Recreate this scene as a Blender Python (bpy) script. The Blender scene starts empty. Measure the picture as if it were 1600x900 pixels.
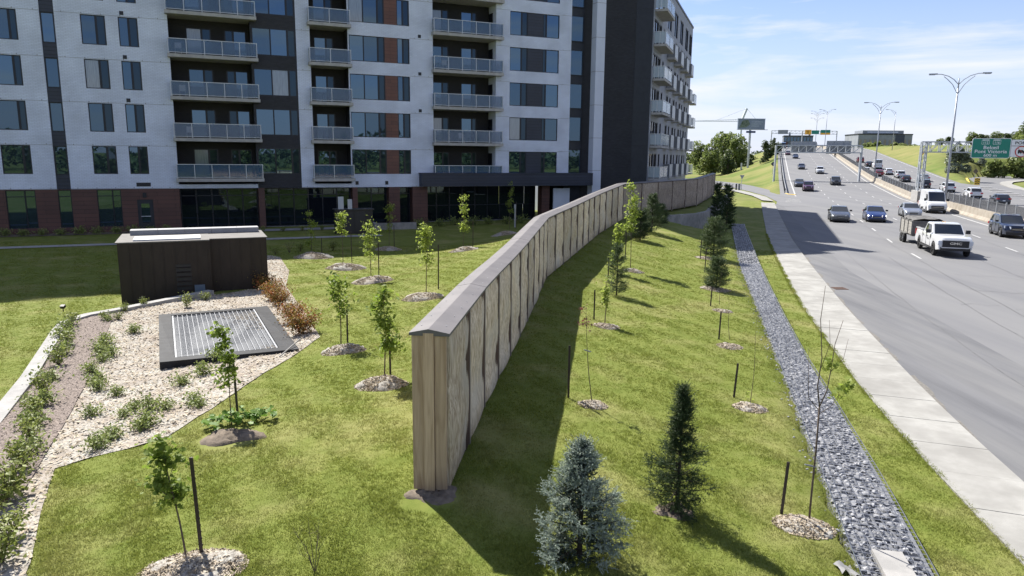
import bpy, bmesh, math, random
import numpy as np
from mathutils import Vector, Matrix
from mathutils.geometry import delaunay_2d_cdt
R = math.radians
rnd = random.Random(7)
rng = np.random.default_rng(7)
scene = bpy.context.scene
COL = scene.collection

# ------------------------------------------------------------------ camera
FPX, PIT, ROLL, CZ = 1125.4, .1808, .0106, 5.9
_F = np.array([0, math.cos(PIT), -math.sin(PIT)])
_U0 = np.array([0, math.sin(PIT), math.cos(PIT)])
_R0 = np.array([1., 0, 0])
_R = math.cos(ROLL) * _R0 + math.sin(ROLL) * _U0
_U = -math.sin(ROLL) * _R0 + math.cos(ROLL) * _U0
cam_data = bpy.data.cameras.new("camera")
cam = bpy.data.objects.new("camera", cam_data)
COL.objects.link(cam)
cam_data.sensor_width = 36.0
cam_data.lens = 36.0 * FPX / 1600.0
cam_data.clip_start = 0.1
cam_data.clip_end = 9000
m = Matrix((( _R[0], _U[0], -_F[0], 0), (_R[1], _U[1], -_F[1], 0), (_R[2], _U[2], -_F[2], CZ), (0, 0, 0, 1)))
cam.matrix_world = m
scene.camera = cam

# ------------------------------------------------------------------ light
SUN_EL = R(49)
SUN_H = Vector((-.568, .823))          # horizontal direction towards the sun
SUN_H.normalize()
SUN_ROT = math.atan2(SUN_H.x, SUN_H.y)
world = bpy.data.worlds.new("World")
scene.world = world
world.use_nodes = True
wn, wl = world.node_tree.nodes, world.node_tree.links
wn.clear()
w_out = wn.new("ShaderNodeOutputWorld")
w_bg = wn.new("ShaderNodeBackground")
w_bg.inputs[1].default_value = 0.07
sky = wn.new("ShaderNodeTexSky")
sky.sky_type = 'NISHITA'
sky.sun_disc = False
sky.sun_elevation = SUN_EL
sky.sun_rotation = SUN_ROT
sky.altitude = 50
sky.air_density = 1.0
sky.dust_density = 0.05
sky.ozone_density = 4.0
# thin high cloud all round the dome
tc = wn.new("ShaderNodeTexCoord")
mp = wn.new("ShaderNodeMapping")
mp.inputs['Scale'].default_value = (2.2, 2.2, 16.0)
mp.inputs['Location'].default_value = (3.1, 1.7, 0.35)
wl.new(tc.outputs['Generated'], mp.inputs[0])
nz = wn.new("ShaderNodeTexNoise")
nz.inputs['Scale'].default_value = 1.3
nz.inputs['Detail'].default_value = 8
nz.inputs['Roughness'].default_value = .58
nz.inputs['Distortion'].default_value = .3
wl.new(mp.outputs[0], nz.inputs[0])
cr = wn.new("ShaderNodeMapRange")
cr.inputs[1].default_value = .46
cr.inputs[2].default_value = .66
cr.inputs[3].default_value = 0
cr.inputs[4].default_value = .95
wl.new(nz.outputs[0], cr.inputs[0])
mx = wn.new("ShaderNodeMix")
mx.data_type = 'RGBA'
mx.inputs[7].default_value = (6.1, 6.25, 6.6, 1)
wl.new(cr.outputs[0], mx.inputs[0])
# pale air towards the horizon, the same all round
spz = wn.new("ShaderNodeSeparateXYZ")
wl.new(tc.outputs['Generated'], spz.inputs[0])
ab = wn.new("ShaderNodeMath"); ab.operation = 'ABSOLUTE'
wl.new(spz.outputs[2], ab.inputs[0])
hz_ = wn.new("ShaderNodeMapRange")
hz_.interpolation_type = 'SMOOTHERSTEP'
hz_.inputs[1].default_value = -.05
hz_.inputs[2].default_value = .30
hz_.inputs[3].default_value = .80
hz_.inputs[4].default_value = 0
wl.new(ab.outputs[0], hz_.inputs[0])
hm = wn.new("ShaderNodeMix")
hm.data_type = 'RGBA'
hm.inputs[7].default_value = (4.5, 5.1, 6.5, 1)
wl.new(hz_.outputs[0], hm.inputs[0])
wb_ = wn.new("ShaderNodeMix")           # cool white balance of the photograph
wb_.data_type = 'RGBA'
wb_.blend_type = 'MULTIPLY'
wb_.inputs[0].default_value = 1
wb_.inputs[7].default_value = (1.0, .91, 1.05, 1)
wl.new(sky.outputs[0], wb_.inputs[6])
wl.new(wb_.outputs[2], hm.inputs[6])
wl.new(hm.outputs[2], mx.inputs[6])
wl.new(mx.outputs[2], w_bg.inputs[0])
wl.new(w_bg.outputs[0], w_out.inputs[0])

sun_data = bpy.data.lights.new("sun", 'SUN')
sun_data.energy = 5.0
sun_data.angle = R(.53)
sun_data.color = (1, .955, .88)
sun = bpy.data.objects.new("sun", sun_data)
COL.objects.link(sun)
sd = Vector((-SUN_H.x * math.cos(SUN_EL), -SUN_H.y * math.cos(SUN_EL), -math.sin(SUN_EL)))
sun.rotation_euler = sd.to_track_quat('-Z', 'Y').to_euler()

scene.view_settings.view_transform = 'Standard'
scene.view_settings.look = 'None'
scene.view_settings.gamma = 1
scene.view_settings.exposure = 1.18
scene.render.engine = 'CYCLES'
scene.cycles.max_bounces = 6
scene.cycles.transparent_max_bounces = 12

# ------------------------------------------------------------------ helpers
class MB:
    """collects faces and builds ONE mesh object"""
    def __init__(s):
        s.v, s.f, s.m = [], [], []
    def add(s, vs, fs, mi=0):
        b = len(s.v)
        s.v += [tuple(p) for p in vs]
        s.f += [tuple(b + i for i in f) for f in fs]
        s.m += [mi] * len(fs)
        return s
    def quad(s, a, b, c, d, mi=0):
        return s.add([a, b, c, d], [(0, 1, 2, 3)], mi)
    def bx(s, x0, x1, y0, y1, z0, z1, mi=0):
        vs = [(x0, y0, z0), (x1, y0, z0), (x1, y1, z0), (x0, y1, z0), (x0, y0, z1), (x1, y0, z1), (x1, y1, z1), (x0, y1, z1)]
        return s.add(vs, [(0, 3, 2, 1), (4, 5, 6, 7), (0, 1, 5, 4), (1, 2, 6, 5), (2, 3, 7, 6), (3, 0, 4, 7)], mi)
    def obox(s, c, half, ux, uy, uz, mi=0):
        c, ux, uy, uz = Vector(c), Vector(ux) * half[0], Vector(uy) * half[1], Vector(uz) * half[2]
        vs = [c + a * ux + b * uy + d * uz for d in (-1, 1) for (a, b) in ((-1, -1), (1, -1), (1, 1), (-1, 1))]
        return s.add(vs, [(0, 3, 2, 1), (4, 5, 6, 7), (0, 1, 5, 4), (1, 2, 6, 5), (2, 3, 7, 6), (3, 0, 4, 7)], mi)
    def bar(s, a, b, w, h=None, mi=0):
        a, b = Vector(a), Vector(b)
        d = b - a
        L = d.length
        d = d / L
        up = Vector((0, 0, 1)) if abs(d.z) < .95 else Vector((0, 1, 0))
        x = d.cross(up).normalized()
        z = x.cross(d)
        return s.obox((a + b) / 2, (w / 2, L / 2, (h or w) / 2), x, d, z, mi)
    def tube(s, pts, rad, n=6, mi=0, cap=True):
        pts = [Vector(p) for p in pts]
        if not hasattr(rad, '__len__'):
            rad = [rad] * len(pts)
        rings = []
        px = None
        for i, p in enumerate(pts):
            d = (pts[min(i + 1, len(pts) - 1)] - pts[max(i - 1, 0)])
            d = d.normalized() if d.length > 1e-9 else Vector((0, 0, 1))
            if px is None:
                px = d.cross(Vector((0, 0, 1)) if abs(d.z) < .9 else Vector((1, 0, 0))).normalized()
            x = (px - d * px.dot(d)).normalized()
            px = x
            y = d.cross(x)
            rings.append([p + (x * math.cos(a) + y * math.sin(a)) * rad[i] for a in [2 * math.pi * k / n for k in range(n)]])
        vs = [q for r in rings for q in r]
        fs = []
        for i in range(len(pts) - 1):
            for k in range(n):
                a, b = i * n + k, i * n + (k + 1) % n
                fs.append((a, b, b + n, a + n))
        if cap:
            fs.append(tuple(range(n))[::-1])
            fs.append(tuple((len(pts) - 1) * n + k for k in range(n)))
        return s.add(vs, fs, mi)
    def prism(s, poly, z0, z1, mi=0):
        n = len(poly)
        vs = [(p[0], p[1], z0) for p in poly] + [(p[0], p[1], z1) for p in poly]
        fs = [tuple(range(n))[::-1], tuple(range(n, 2 * n))] + [(i, (i + 1) % n, (i + 1) % n + n, i + n) for i in range(n)]
        return s.add(vs, fs, mi)
    def extr(s, poly, axis, a0, a1, mi=0):
        """poly in the two other axes extruded along axis ('x' or 'y')"""
        n = len(poly)
        f = (lambda p, a: (a, p[0], p[1])) if axis == 'x' else (lambda p, a: (p[0], a, p[1]))
        vs = [f(p, a0) for p in poly] + [f(p, a1) for p in poly]
        fs = [tuple(range(n)), tuple(range(n, 2 * n))[::-1]] + [(i + n, (i + 1) % n + n, (i + 1) % n, i) for i in range(n)]
        return s.add(vs, fs, mi)
    def mesh(s, name, mats, smooth=False, shift=None):
        me = bpy.data.meshes.new(name)
        vs = s.v if shift is None else [(a - shift[0], b - shift[1], c - shift[2]) for a, b, c in s.v]
        me.from_pydata(vs, [], s.f)
        for mt in (mats if isinstance(mats, (list, tuple)) else [mats]):
            me.materials.append(mt)
        if isinstance(mats, (list, tuple)) and len(mats) > 1:
            me.polygons.foreach_set('material_index', s.m)
        if smooth:
            me.polygons.foreach_set('use_smooth', [True] * len(s.f))
        me.update()
        return me
    def build(s, name, mats, parent=None, smooth=False, label=None, kind=None, world=True):
        """world=True: the collected points are world points; parent (unrotated) location is subtracted"""
        sh = parent_origin(parent) if (world and parent is not None) else None
        o = bpy.data.objects.new(name, s.mesh(name, mats, smooth, sh))
        COL.objects.link(o)
        if parent is not None:
            o.parent = parent
        if label:
            o['label'] = label
        if kind:
            o['kind'] = kind
        return o

def parent_origin(p):
    l = Vector((0, 0, 0))
    while p is not None:
        l += p.location
        p = p.parent
    return l

def inst(me, name, loc=(0, 0, 0), rz=0, parent=None, scale=None, label=None):
    o = bpy.data.objects.new(name, me)
    COL.objects.link(o)
    o.location = loc
    if rz:
        o.rotation_euler = (0, 0, rz)
    if scale:
        o.scale = scale
    if parent is not None:
        o.parent = parent
    if label:
        o['label'] = label
    return o

def thing(name, label, cat, loc=(0, 0, 0), rz=0, group=None):
    o = bpy.data.objects.new(name, None)
    COL.objects.link(o)
    o.empty_display_size = .2
    o.location = loc
    o.rotation_euler = (0, 0, rz)
    return tag(o, label, cat, group)

def tag(o, label, cat, group=None):
    o['label'] = label
    o['category'] = cat
    if group:
        o['group'] = group
    return o

def struct(o):
    o['kind'] = 'structure'
    return o

def copy_tree(o, parent=None):
    c = o.copy()
    COL.objects.link(c)
    if parent is not None:
        c.parent = parent
        c.matrix_parent_inverse = Matrix.Identity(4)
    for ch in list(o.children):
        copy_tree(ch, c)
    return c

def np_mesh(name, verts, tris, mats, parent=None, nv=3, smooth=False):
    me = bpy.data.meshes.new(name)
    verts = np.ascontiguousarray(verts, dtype=np.float32).reshape(-1, 3)
    tris = np.ascontiguousarray(tris, dtype=np.int32).reshape(-1, nv)
    me.vertices.add(len(verts))
    me.vertices.foreach_set('co', verts.ravel())
    me.loops.add(tris.size)
    me.loops.foreach_set('vertex_index', tris.ravel())
    me.polygons.add(len(tris))
    me.polygons.foreach_set('loop_start', np.arange(0, tris.size, nv, dtype=np.int32))
    if smooth:
        me.polygons.foreach_set('use_smooth', np.ones(len(tris), dtype=bool))
    me.materials.append(mats)
    me.update(calc_edges=True)
    return me

# ------------------------------------------------------------------ materials
def mat(name, c1, c2=None, scale=8.0, rough=.7, bump=0.0, bscale=None, metal=0.0, spec=.5, stretch=(1, 1, 1), c3=None, s3=.6, coord='pos', trans=0.0, lo=.35, hi=.65, ior=None, coat=0, c3r=(.42, .68), rot=0, tint=None):
    mt = bpy.data.materials.new(name)
    mt.use_nodes = True
    n, l = mt.node_tree.nodes, mt.node_tree.links
    b = n['Principled BSDF']
    b.inputs['Roughness'].default_value = rough
    b.inputs['Metallic'].default_value = metal
    b.inputs['Specular IOR Level'].default_value = spec
    if ior:
        b.inputs['IOR'].default_value = ior
    if tint:
        b.inputs['Specular Tint'].default_value = tuple(tint) + (1,)
    if coat:
        b.inputs['Coat Weight'].default_value = coat
        b.inputs['Coat Roughness'].default_value = .03
    c1 = tuple(c1) + (1,)
    b.inputs['Base Color'].default_value = c1
    src = None
    if c2 is not None or bump:
        if coord == 'pos':
            g = n.new('ShaderNodeNewGeometry').outputs['Position']
        else:
            g = n.new('ShaderNodeTexCoord').outputs['Object']
        mp = n.new('ShaderNodeMapping')
        mp.inputs['Scale'].default_value = stretch
        mp.inputs['Rotation'].default_value = (0, 0, rot)
        l.new(g, mp.inputs[0])
        src = mp.outputs[0]
    def noise(sc, det=6, ro=.6):
        t = n.new('ShaderNodeTexNoise')
        t.inputs['Scale'].default_value = sc
        t.inputs['Detail'].default_value = det
        t.inputs['Roughness'].default_value = ro
        l.new(src, t.inputs[0])
        return t.outputs[0]
    def rng_(x, a, bb):
        r = n.new('ShaderNodeMapRange')
        r.inputs[1].default_value = a
        r.inputs[2].default_value = bb
        l.new(x, r.inputs[0])
        return r.outputs[0]
    def mix(f, a, bb):
        x = n.new('ShaderNodeMix')
        x.data_type = 'RGBA'
        l.new(f, x.inputs[0])
        for k, val in ((6, a), (7, bb)):
            if isinstance(val, tuple):
                x.inputs[k].default_value = val
            else:
                l.new(val, x.inputs[k])
        return x.outputs[2]
    colo = None
    if c2 is not None:
        colo = mix(rng_(noise(scale), lo, hi), c1, tuple(c2) + (1,))
        if c3 is not None:
            colo = mix(rng_(noise(s3, 5), c3r[0], c3r[1]), colo, tuple(c3) + (1,))
        l.new(colo, b.inputs['Base Color'])
    if bump:
        bp = n.new('ShaderNodeBump')
        bp.inputs['Strength'].default_value = min(1, bump)
        bp.inputs['Distance'].default_value = .02
        l.new(noise(bscale or scale * 2), bp.inputs['Height'])
        l.new(bp.outputs[0], b.inputs['Normal'])
    if trans:
        tr = n.new('ShaderNodeBsdfTranslucent')
        if colo is not None:
            l.new(colo, tr.inputs[0])
        else:
            tr.inputs[0].default_value = c1
        ms = n.new('ShaderNodeMixShader')
        ms.inputs[0].default_value = trans
        l.new(b.outputs[0], ms.inputs[1])
        l.new(tr.outputs[0], ms.inputs[2])
        l.new(ms.outputs[0], n['Material Output'].inputs[0])
    return mt

def brick_mat(name, c1, c2, mort, bw, bh, rough=.7, mort_size=.012, bump=.4, frame='xz', c_var=None):
    mt = bpy.data.materials.new(name)
    mt.use_nodes = True
    n, l = mt.node_tree.nodes, mt.node_tree.links
    b = n['Principled BSDF']
    b.inputs['Roughness'].default_value = rough
    tcn = n.new('ShaderNodeTexCoord')
    sp = n.new('ShaderNodeSeparateXYZ')
    l.new(tcn.outputs['Object'], sp.inputs[0])
    cb = n.new('ShaderNodeCombineXYZ')
    ad = n.new('ShaderNodeMath')
    l.new(sp.outputs[0], ad.inputs[0])
    l.new(sp.outputs[1], ad.inputs[1])
    l.new(ad.outputs[0], cb.inputs[0])
    l.new(sp.outputs[2], cb.inputs[1])
    t = n.new('ShaderNodeTexBrick')
    t.inputs['Scale'].default_value = 1
    t.inputs['Brick Width'].default_value = bw
    t.inputs['Row Height'].default_value = bh
    t.inputs['Mortar Size'].default_value = mort_size
    t.inputs['Color1'].default_value = tuple(c1) + (1,)
    t.inputs['Color2'].default_value = tuple(c2) + (1,)
    t.inputs['Mortar'].default_value = tuple(mort) + (1,)
    l.new(cb.outputs[0], t.inputs[0])
    nz = n.new('ShaderNodeTexNoise')
    nz.inputs['Scale'].default_value = .5
    nz.inputs['Detail'].default_value = 8
    l.new(tcn.outputs['Object'], nz.inputs[0])
    mr = n.new('ShaderNodeMapRange')
    mr.inputs[1].default_value = .3
    mr.inputs[2].default_value = .7
    mr.inputs[3].default_value = .82
    mr.inputs[4].default_value = 1.08
    l.new(nz.outputs[0], mr.inputs[0])
    mu = n.new('ShaderNodeMix')
    mu.data_type = 'RGBA'
    mu.blend_type = 'MULTIPLY'
    mu.inputs[0].default_value = 1
    l.new(t.outputs[0], mu.inputs[6])
    l.new(mr.outputs[0], mu.inputs[7])
    l.new(mu.outputs[2], b.inputs['Base Color'])
    bp = n.new('ShaderNodeBump')
    bp.inputs['Strength'].default_value = bump
    bp.inputs['Distance'].default_value = .01
    bp.invert = True
    l.new(t.outputs['Fac'], bp.inputs['Height'])
    l.new(bp.outputs[0], b.inputs['Normal'])
    return mt

def glass_mat(name, tint, alpha, rough=.02, ior=1.5):
    """see-through balustrade glass: part transparent, part frosted film"""
    mt = bpy.data.materials.new(name)
    mt.use_nodes = True
    n, l = mt.node_tree.nodes, mt.node_tree.links
    b = n['Principled BSDF']
    b.inputs['Base Color'].default_value = tuple(tint) + (1,)
    b.inputs['Roughness'].default_value = rough
    b.inputs['IOR'].default_value = ior
    tr = n.new('ShaderNodeBsdfTransparent')
    ms = n.new('ShaderNodeMixShader')
    ms.inputs[0].default_value = alpha
    l.new(tr.outputs[0], ms.inputs[1])
    l.new(b.outputs[0], ms.inputs[2])
    l.new(ms.outputs[0], n['Material Output'].inputs[0])
    return mt

M = {}
M['lawn'] = mat('lawn', (.106, .134, .025), (.148, .168, .039), 2.2, .9, .5, 60, c3=(.23, .215, .088), s3=.5, spec=.1, c3r=(.48, .80))
M['blade'] = mat('blade', (.150, .190, .032), (.265, .290, .062), 26, .7, c3=(.36, .335, .14), s3=.5, spec=.15, trans=.38, c3r=(.48, .80))
M['meadow'] = mat('meadow', (.085, .122, .030), (.145, .165, .050), .12, .9, .3, 3, c3=(.20, .185, .075), s3=.05, spec=.05)
M['mulch'] = mat('mulch', (.12, .108, .088), (.44, .42, .375), 22, .9, 1.0, 30, lo=.3, hi=.62, c3=(.25, .21, .175), s3=1.3, spec=.1)
M['chip'] = mat('chip', (.22, .175, .122), (.60, .525, .41), 9, .85, spec=.1)
M['gravel'] = mat('gravel', (.075, .062, .055), (.30, .25, .22), 26, .9, 1.0, 34, spec=.1)
M['concrete'] = mat('concrete', (.25, .245, .235), (.33, .32, .305), 3.0, .85, .25, 60, spec=.2)
M['sidewalk'] = mat('sidewalk', (.255, .25, .232), (.315, .31, .29), 2.2, .9, .25, 50, c3=(.215, .21, .195), s3=.7, spec=.15)
M['old_concrete'] = mat('old_concrete', (.20, .20, .195), (.31, .30, .29), 2.0, .9, .4, 25, spec=.15)
M['barrier'] = mat('barrier', (.24, .21, .17), (.32, .29, .245), 1.2, .9, .2, 20, spec=.15)
M['asphalt'] = mat('asphalt', (.132, .133, .139), (.152, .152, .156), 1.1, .85, .35, 60, stretch=(1, .035, 1), c3=(.165, .165, .166), s3=.5, spec=.25, rot=R(19.5), lo=.38, hi=.62)
M['asphalt_dark'] = mat('asphalt_dark', (.098, .099, .105), (.138, .139, .144), 1.6, .85, .35, 60, stretch=(1, .08, 1), c3=(.155, .155, .155), s3=.7, spec=.25, rot=R(17))
M['marking'] = mat('marking', (.40, .40, .395), (.22, .22, .22), 6, .7, spec=.2, lo=.5, hi=.75)
M['yellow'] = mat('yellow', (.75, .50, .06), (.6, .42, .1), 3, .7)
M['dirt'] = mat('dirt', (.10, .085, .07), (.2, .165, .13), 5, .95, .6, 20, spec=.05)

# ------------------------------------------------------------------ terrain
AL = R(19.5)
SA, CA = math.sin(AL), math.cos(AL)
def W(u, v, z=0.0):
    return (u * SA + v * CA, u * CA - v * SA, z)
def UV(x, y):
    return x * SA + y * CA, x * CA - y * SA
def tab(pts):
    a = np.array(pts, float)
    return lambda u: np.interp(u, a[:, 0], a[:, 1])
def smooth_tab(pts):
    """interpolation through a softened copy of the points"""
    a = np.array(pts, float)
    us = np.arange(a[0, 0], a[-1, 0], .5)
    vs = np.interp(us, a[:, 0], a[:, 1])
    k = np.ones(9) / 9
    vs2 = np.convolve(np.pad(vs, 4, mode='edge'), k, 'valid')
    vs2[:5], vs2[-5:] = vs[:5], vs[-5:]
    return lambda u: np.interp(u, us, vs2)
curb_v = smooth_tab([(-30, 13.5), (-10, 9.2), (5, 6.35), (14.6, 4.75), (19.6, 4.1), (24, 3.73), (31.3, 3.13), (43.2, 2.4), (56.9, 1.73), (80, 1.15), (103, .63), (140, .4)])
def walk_v(u): return curb_v(u) - np.interp(u, [10, 20, 32], [1.36, 1.52, 1.68])
gabL = smooth_tab([(-30, 5.0), (-10, 3.3), (10.07, 1.49), (11.56, 1.38), (13.5, 1.19), (16.3, .95), (20, .60), (27.3, -.06), (38.5, -1.17), (63, -2.85), (66, -2.95)])
gabR = smooth_tab([(-30, 6.1), (-10, 4.4), (10.3, 2.45), (11.9, 2.38), (13.9, 2.15), (17.5, 1.78), (20.7, 1.37), (27.6, .73), (40, -.26), (63.4, -1.85), (66, -1.9)])
zr = smooth_tab([(-60, 0), (128, 0), (145, .5), (173, 1.35), (192, 2.3), (254, 5.8), (322, 9.8), (365, 11.4), (410, 12), (460, 11.4), (700, 6)])
FENCE_R = [(-.92, 9.95, 1.0), (-.50, 14.2, .98), (0.0, 17.7, 1.0), (.48, 21.3, 1.04), (.96, 25.2, 1.08), (1.36, 28.5, 1.1), (1.95, 30.9, 1.13), (2.6, 33.4, 1.16), (3.38, 36.4, 1.2), (4.28, 39.9, 1.27), (5.25, 43.3, 1.37), (7.6, 50.0, 1.68), (16.9, 66.7, 1.62), (20.9, 77.2, 1.75), (23.0, 83.0, 1.8)]
_fuv = [UV(p[0] - .28, p[1]) + (p[2],) for p in FENCE_R]
fence_v = tab([(-60, 3.0)] + [(a, b) for a, b, c in _fuv] + [(150, -6)])
fence_z = tab([(-60, .8), (0, .8)] + [(a, c) for a, b, c in _fuv] + [(100, 1.2), (125, 0), (150, 0)])
WALL_XY = [(10.35, 53.7), (12.2, 54.7), (14.3, 56.3), (15.8, 58.7), (16.75, 61.5), (18.6, 66.2), (21.5, 74.2), (24.3, 82.0), (25.0, 84.2)]
_wuv = [UV(*p) for p in WALL_XY]
wall_v = tab(_wuv)
CURB_XY = [(-4.5, 0.0), (-9.1, 10.0), (-12.0, 16.9), (-14.2, 21.6), (-14.75, 22.9), (-14.6, 24.0), (-14.0, 25.0), (-12.3, 28.6)]
curb_x_left = tab([(-40, 12.0), (0.0, -4.5), (10.0, -9.1), (16.9, -12.0), (21.6, -14.2), (22.9, -14.75), (24.0, -14.6), (25.0, -14.0), (28.6, -12.3)])
RAMP_L = [(168, 37.6), (172, 38.8), (190, 42), (210, 45), (223, 47.9), (235, 54.5), (246, 66), (253, 82), (256, 110)]
RAMP_R = [(130, 41.2), (150, 42.6), (177, 46.7), (192, 48.6), (203, 52), (212, 58), (219, 70), (223, 85), (225, 110)]
def sstep(t):
    t = np.clip(t, 0, 1)
    return t * t * (3 - 2 * t)
def seg_dist(u, v, pl):
    d = np.full(np.shape(u), 1e9)
    for (a, b), (c, e) in zip(pl[:-1], pl[1:]):
        du, dv = c - a, e - b
        t = np.clip(((u - a) * du + (v - b) * dv) / (du * du + dv * dv), 0, 1)
        d = np.minimum(d, np.hypot(u - a - t * du, v - b - t * dv))
    return d
def bumps(x, y):
    return .018 * np.sin(x * 1.9 + 1.3 * np.sin(y * .9)) * np.cos(y * 1.55 + .7 * np.sin(x * 1.1)) + .012 * np.sin(x * 4.1 + y * 2.3) * np.cos(y * 3.7 - x * 1.2)
def G(x, y):
    """height of the ground"""
    x, y = np.asarray(x, float), np.asarray(y, float)
    u, v = UV(x, y)
    vf, zf = fence_v(u), fence_z(u)
    vg = gabL(u)
    lowr = np.where(u < 70, .40, .40 - .35 * sstep((u - 70) / 30))
    t = np.clip((v - vf - .25) / np.maximum(vg - vf - .25, .5), 0, 1)
    zr_ = lowr + (zf - lowr) * (1 - (1.12 * t - .12 * t * t) ** 1.08 / 1.0)
    # raised terrace behind the concrete wall
    vw = wall_v(u)
    inw = (u > _wuv[0][0]) & (u < 90)
    zr_ = np.where(inw & (v < vw), np.maximum(zf - .12, 1.4), zr_)
    tw = np.clip((v - vw) / np.maximum(vg - vw, .4), 0, 1)
    zr_ = np.where(inw & (v >= vw), np.minimum(zr_, 1.15 - .75 * sstep(tw) if False else lowr + (1.2 - lowr) * np.clip(1 - (u - 54) / 2.4, 0, 1) * (1 - tw)), zr_)
    # right of the stone trench: flat strip beside the pavement
    zr_ = np.where(v > vg - .02, .10 + 0 * u, zr_)
    # left of the fence
    d = vf - v
    lowl = np.interp(y, [24, 34, 60], [.38, .12, .08])
    zl = lowl + (zf - lowl) * (1 - sstep(d / 11.0))
    zl = np.where((x < curb_x_left(y)) & (y < 29.5), 0.0, zl)
    zl = np.where((x < -12.6) & (y >= 28.4) & (y < 34), .05, zl)
    z = np.where(v < vf, zl, zr_)
    far = sstep((u - 88) / 25)
    z = z * (1 - far)
    near = (u < 88) & (v > -30) & (v < gabL(u) - .3)
    z = z + np.where(near, bumps(x, y), 0)
    z = np.where((u > 88) | (v > curb_v(u) - .4), np.where(u > 88, np.minimum(z, .02) - .06, -.07), z)
    # motorway bank zone is carried by its own sheet: drop the base sheet there
    z = np.where((u > 112) & (v > -42) & (v < 170), z - 1.2, z)
    z = np.where((u > 60) & (v > 36) & (v < 170) & (u <= 112), z - .9, z)
    return z
def BANK(u, v):
    """height of the motorway banks, u > 105"""
    u, v = np.asarray(u, float), np.asarray(v, float)
    zz = zr(u)
    z = zz - .09
    lb = np.clip(1.5 - v, 0, None)
    z = np.where(v < 1.5, np.maximum(zz - .09 - lb * .36 * sstep(lb / 2), -.02 + 0 * u), z)
    rise = .34 * np.clip(v - 37.6, 0, None)
    dr = seg_dist(u, v, RAMP_L)
    vL = np.interp(u, [p[0] for p in RAMP_L], [p[1] for p in RAMP_L], left=36, right=400)
    vR = np.interp(u, [p[0] for p in RAMP_R], [p[1] for p in RAMP_R], left=40, right=400)
    left_of_ramp = (v < vL)
    hill = np.where(left_of_ramp & (u > 168), np.minimum(rise, .30 * dr * np.where(u < 257, 1, 9)), 0)
    cap = np.interp(u, [168, 230, 330], [9.2, 10.3, 11.5])
    hz = np.minimum(zz - .09 + hill, np.maximum(cap, zz - .09))
    z = np.where(v > 37.6, hz, z)
    zramp = np.interp(u, [150, 250], [0, 2.2])
    z = np.where((v > 37.6) & ~left_of_ramp, np.interp(u, [110, 150, 256], [-.03, -.04, 2.1]), z)
    und = .25 * np.sin(u * .21 + 2 * np.sin(v * .13)) * np.sin(v * .33)
    z = z + np.where((v > 41) & (hill > 1.0), und, 0)
    return z

def ray(px, py):
    return _F + _R * (px - 800) / FPX + _U * (450 - py) / FPX
def at(px, py, z=None, lift=0.0):
    """point of the ground (or of the level z) that lies along the line of sight through a photo pixel"""
    d = ray(px, py)
    if z is not None:
        k = (z - CZ) / d[2]
        return Vector((d[0] * k, d[1] * k, z))
    ts = np.linspace(5, 190, 3800)
    P = d[None] * ts[:, None]
    zz = P[:, 2] + CZ - G(P[:, 0], P[:, 1])
    i = int(np.argmax(zz < 0))
    if zz[i] >= 0:
        i = len(ts) - 1
    a, b = ts[max(i - 1, 0)], ts[i]
    za, zb = zz[max(i - 1, 0)], zz[i]
    t = a + (b - a) * za / max(za - zb, 1e-6)
    x, y = d[0] * t, d[1] * t
    return Vector((x, y, float(G(x, y)) + lift))
def Gz(x, y):
    return float(G(x, y))
def height_at(p, py):
    """height above p of something whose top shows at photo row py"""
    q = Vector(p)
    for _ in range(12):
        e = np.array([q.x, q.y, q.z - CZ])
        dd = e @ _F
        q.z += (450 - FPX * (e @ _U) / dd - py) * dd / FPX
    return q.z - p[2]

# one sheet of ground out to the horizon
def axis(lo, hi, st, far, g=1.17):
    a = list(np.arange(lo, hi + 1e-6, st))
    s, x = st, hi
    up = []
    while x < far:
        s *= g
        x += s
        up.append(x)
    s, x = st, lo
    dn = []
    while x > -far:
        s *= g
        x -= s
        dn.append(x)
    return np.array(dn[::-1] + a + up)
gx, gy = axis(-26, 30, .28, 4000), axis(2, 68, .28, 5000)
XX, YY = np.meshgrid(gx, gy)
ZZ = G(XX, YY)
nx_, ny_ = len(gx), len(gy)
V_ = np.stack([XX, YY, ZZ], -1).reshape(-1, 3)
I_ = np.arange(nx_ * ny_).reshape(ny_, nx_)
Q_ = np.stack([I_[:-1, :-1], I_[:-1, 1:], I_[1:, 1:], I_[1:, :-1]], -1).reshape(-1, 4)
ground = bpy.data.objects.new('ground', np_mesh('ground', V_, Q_, M['lawn'], nv=4, smooth=True))
COL.objects.link(ground)
struct(ground)

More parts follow.
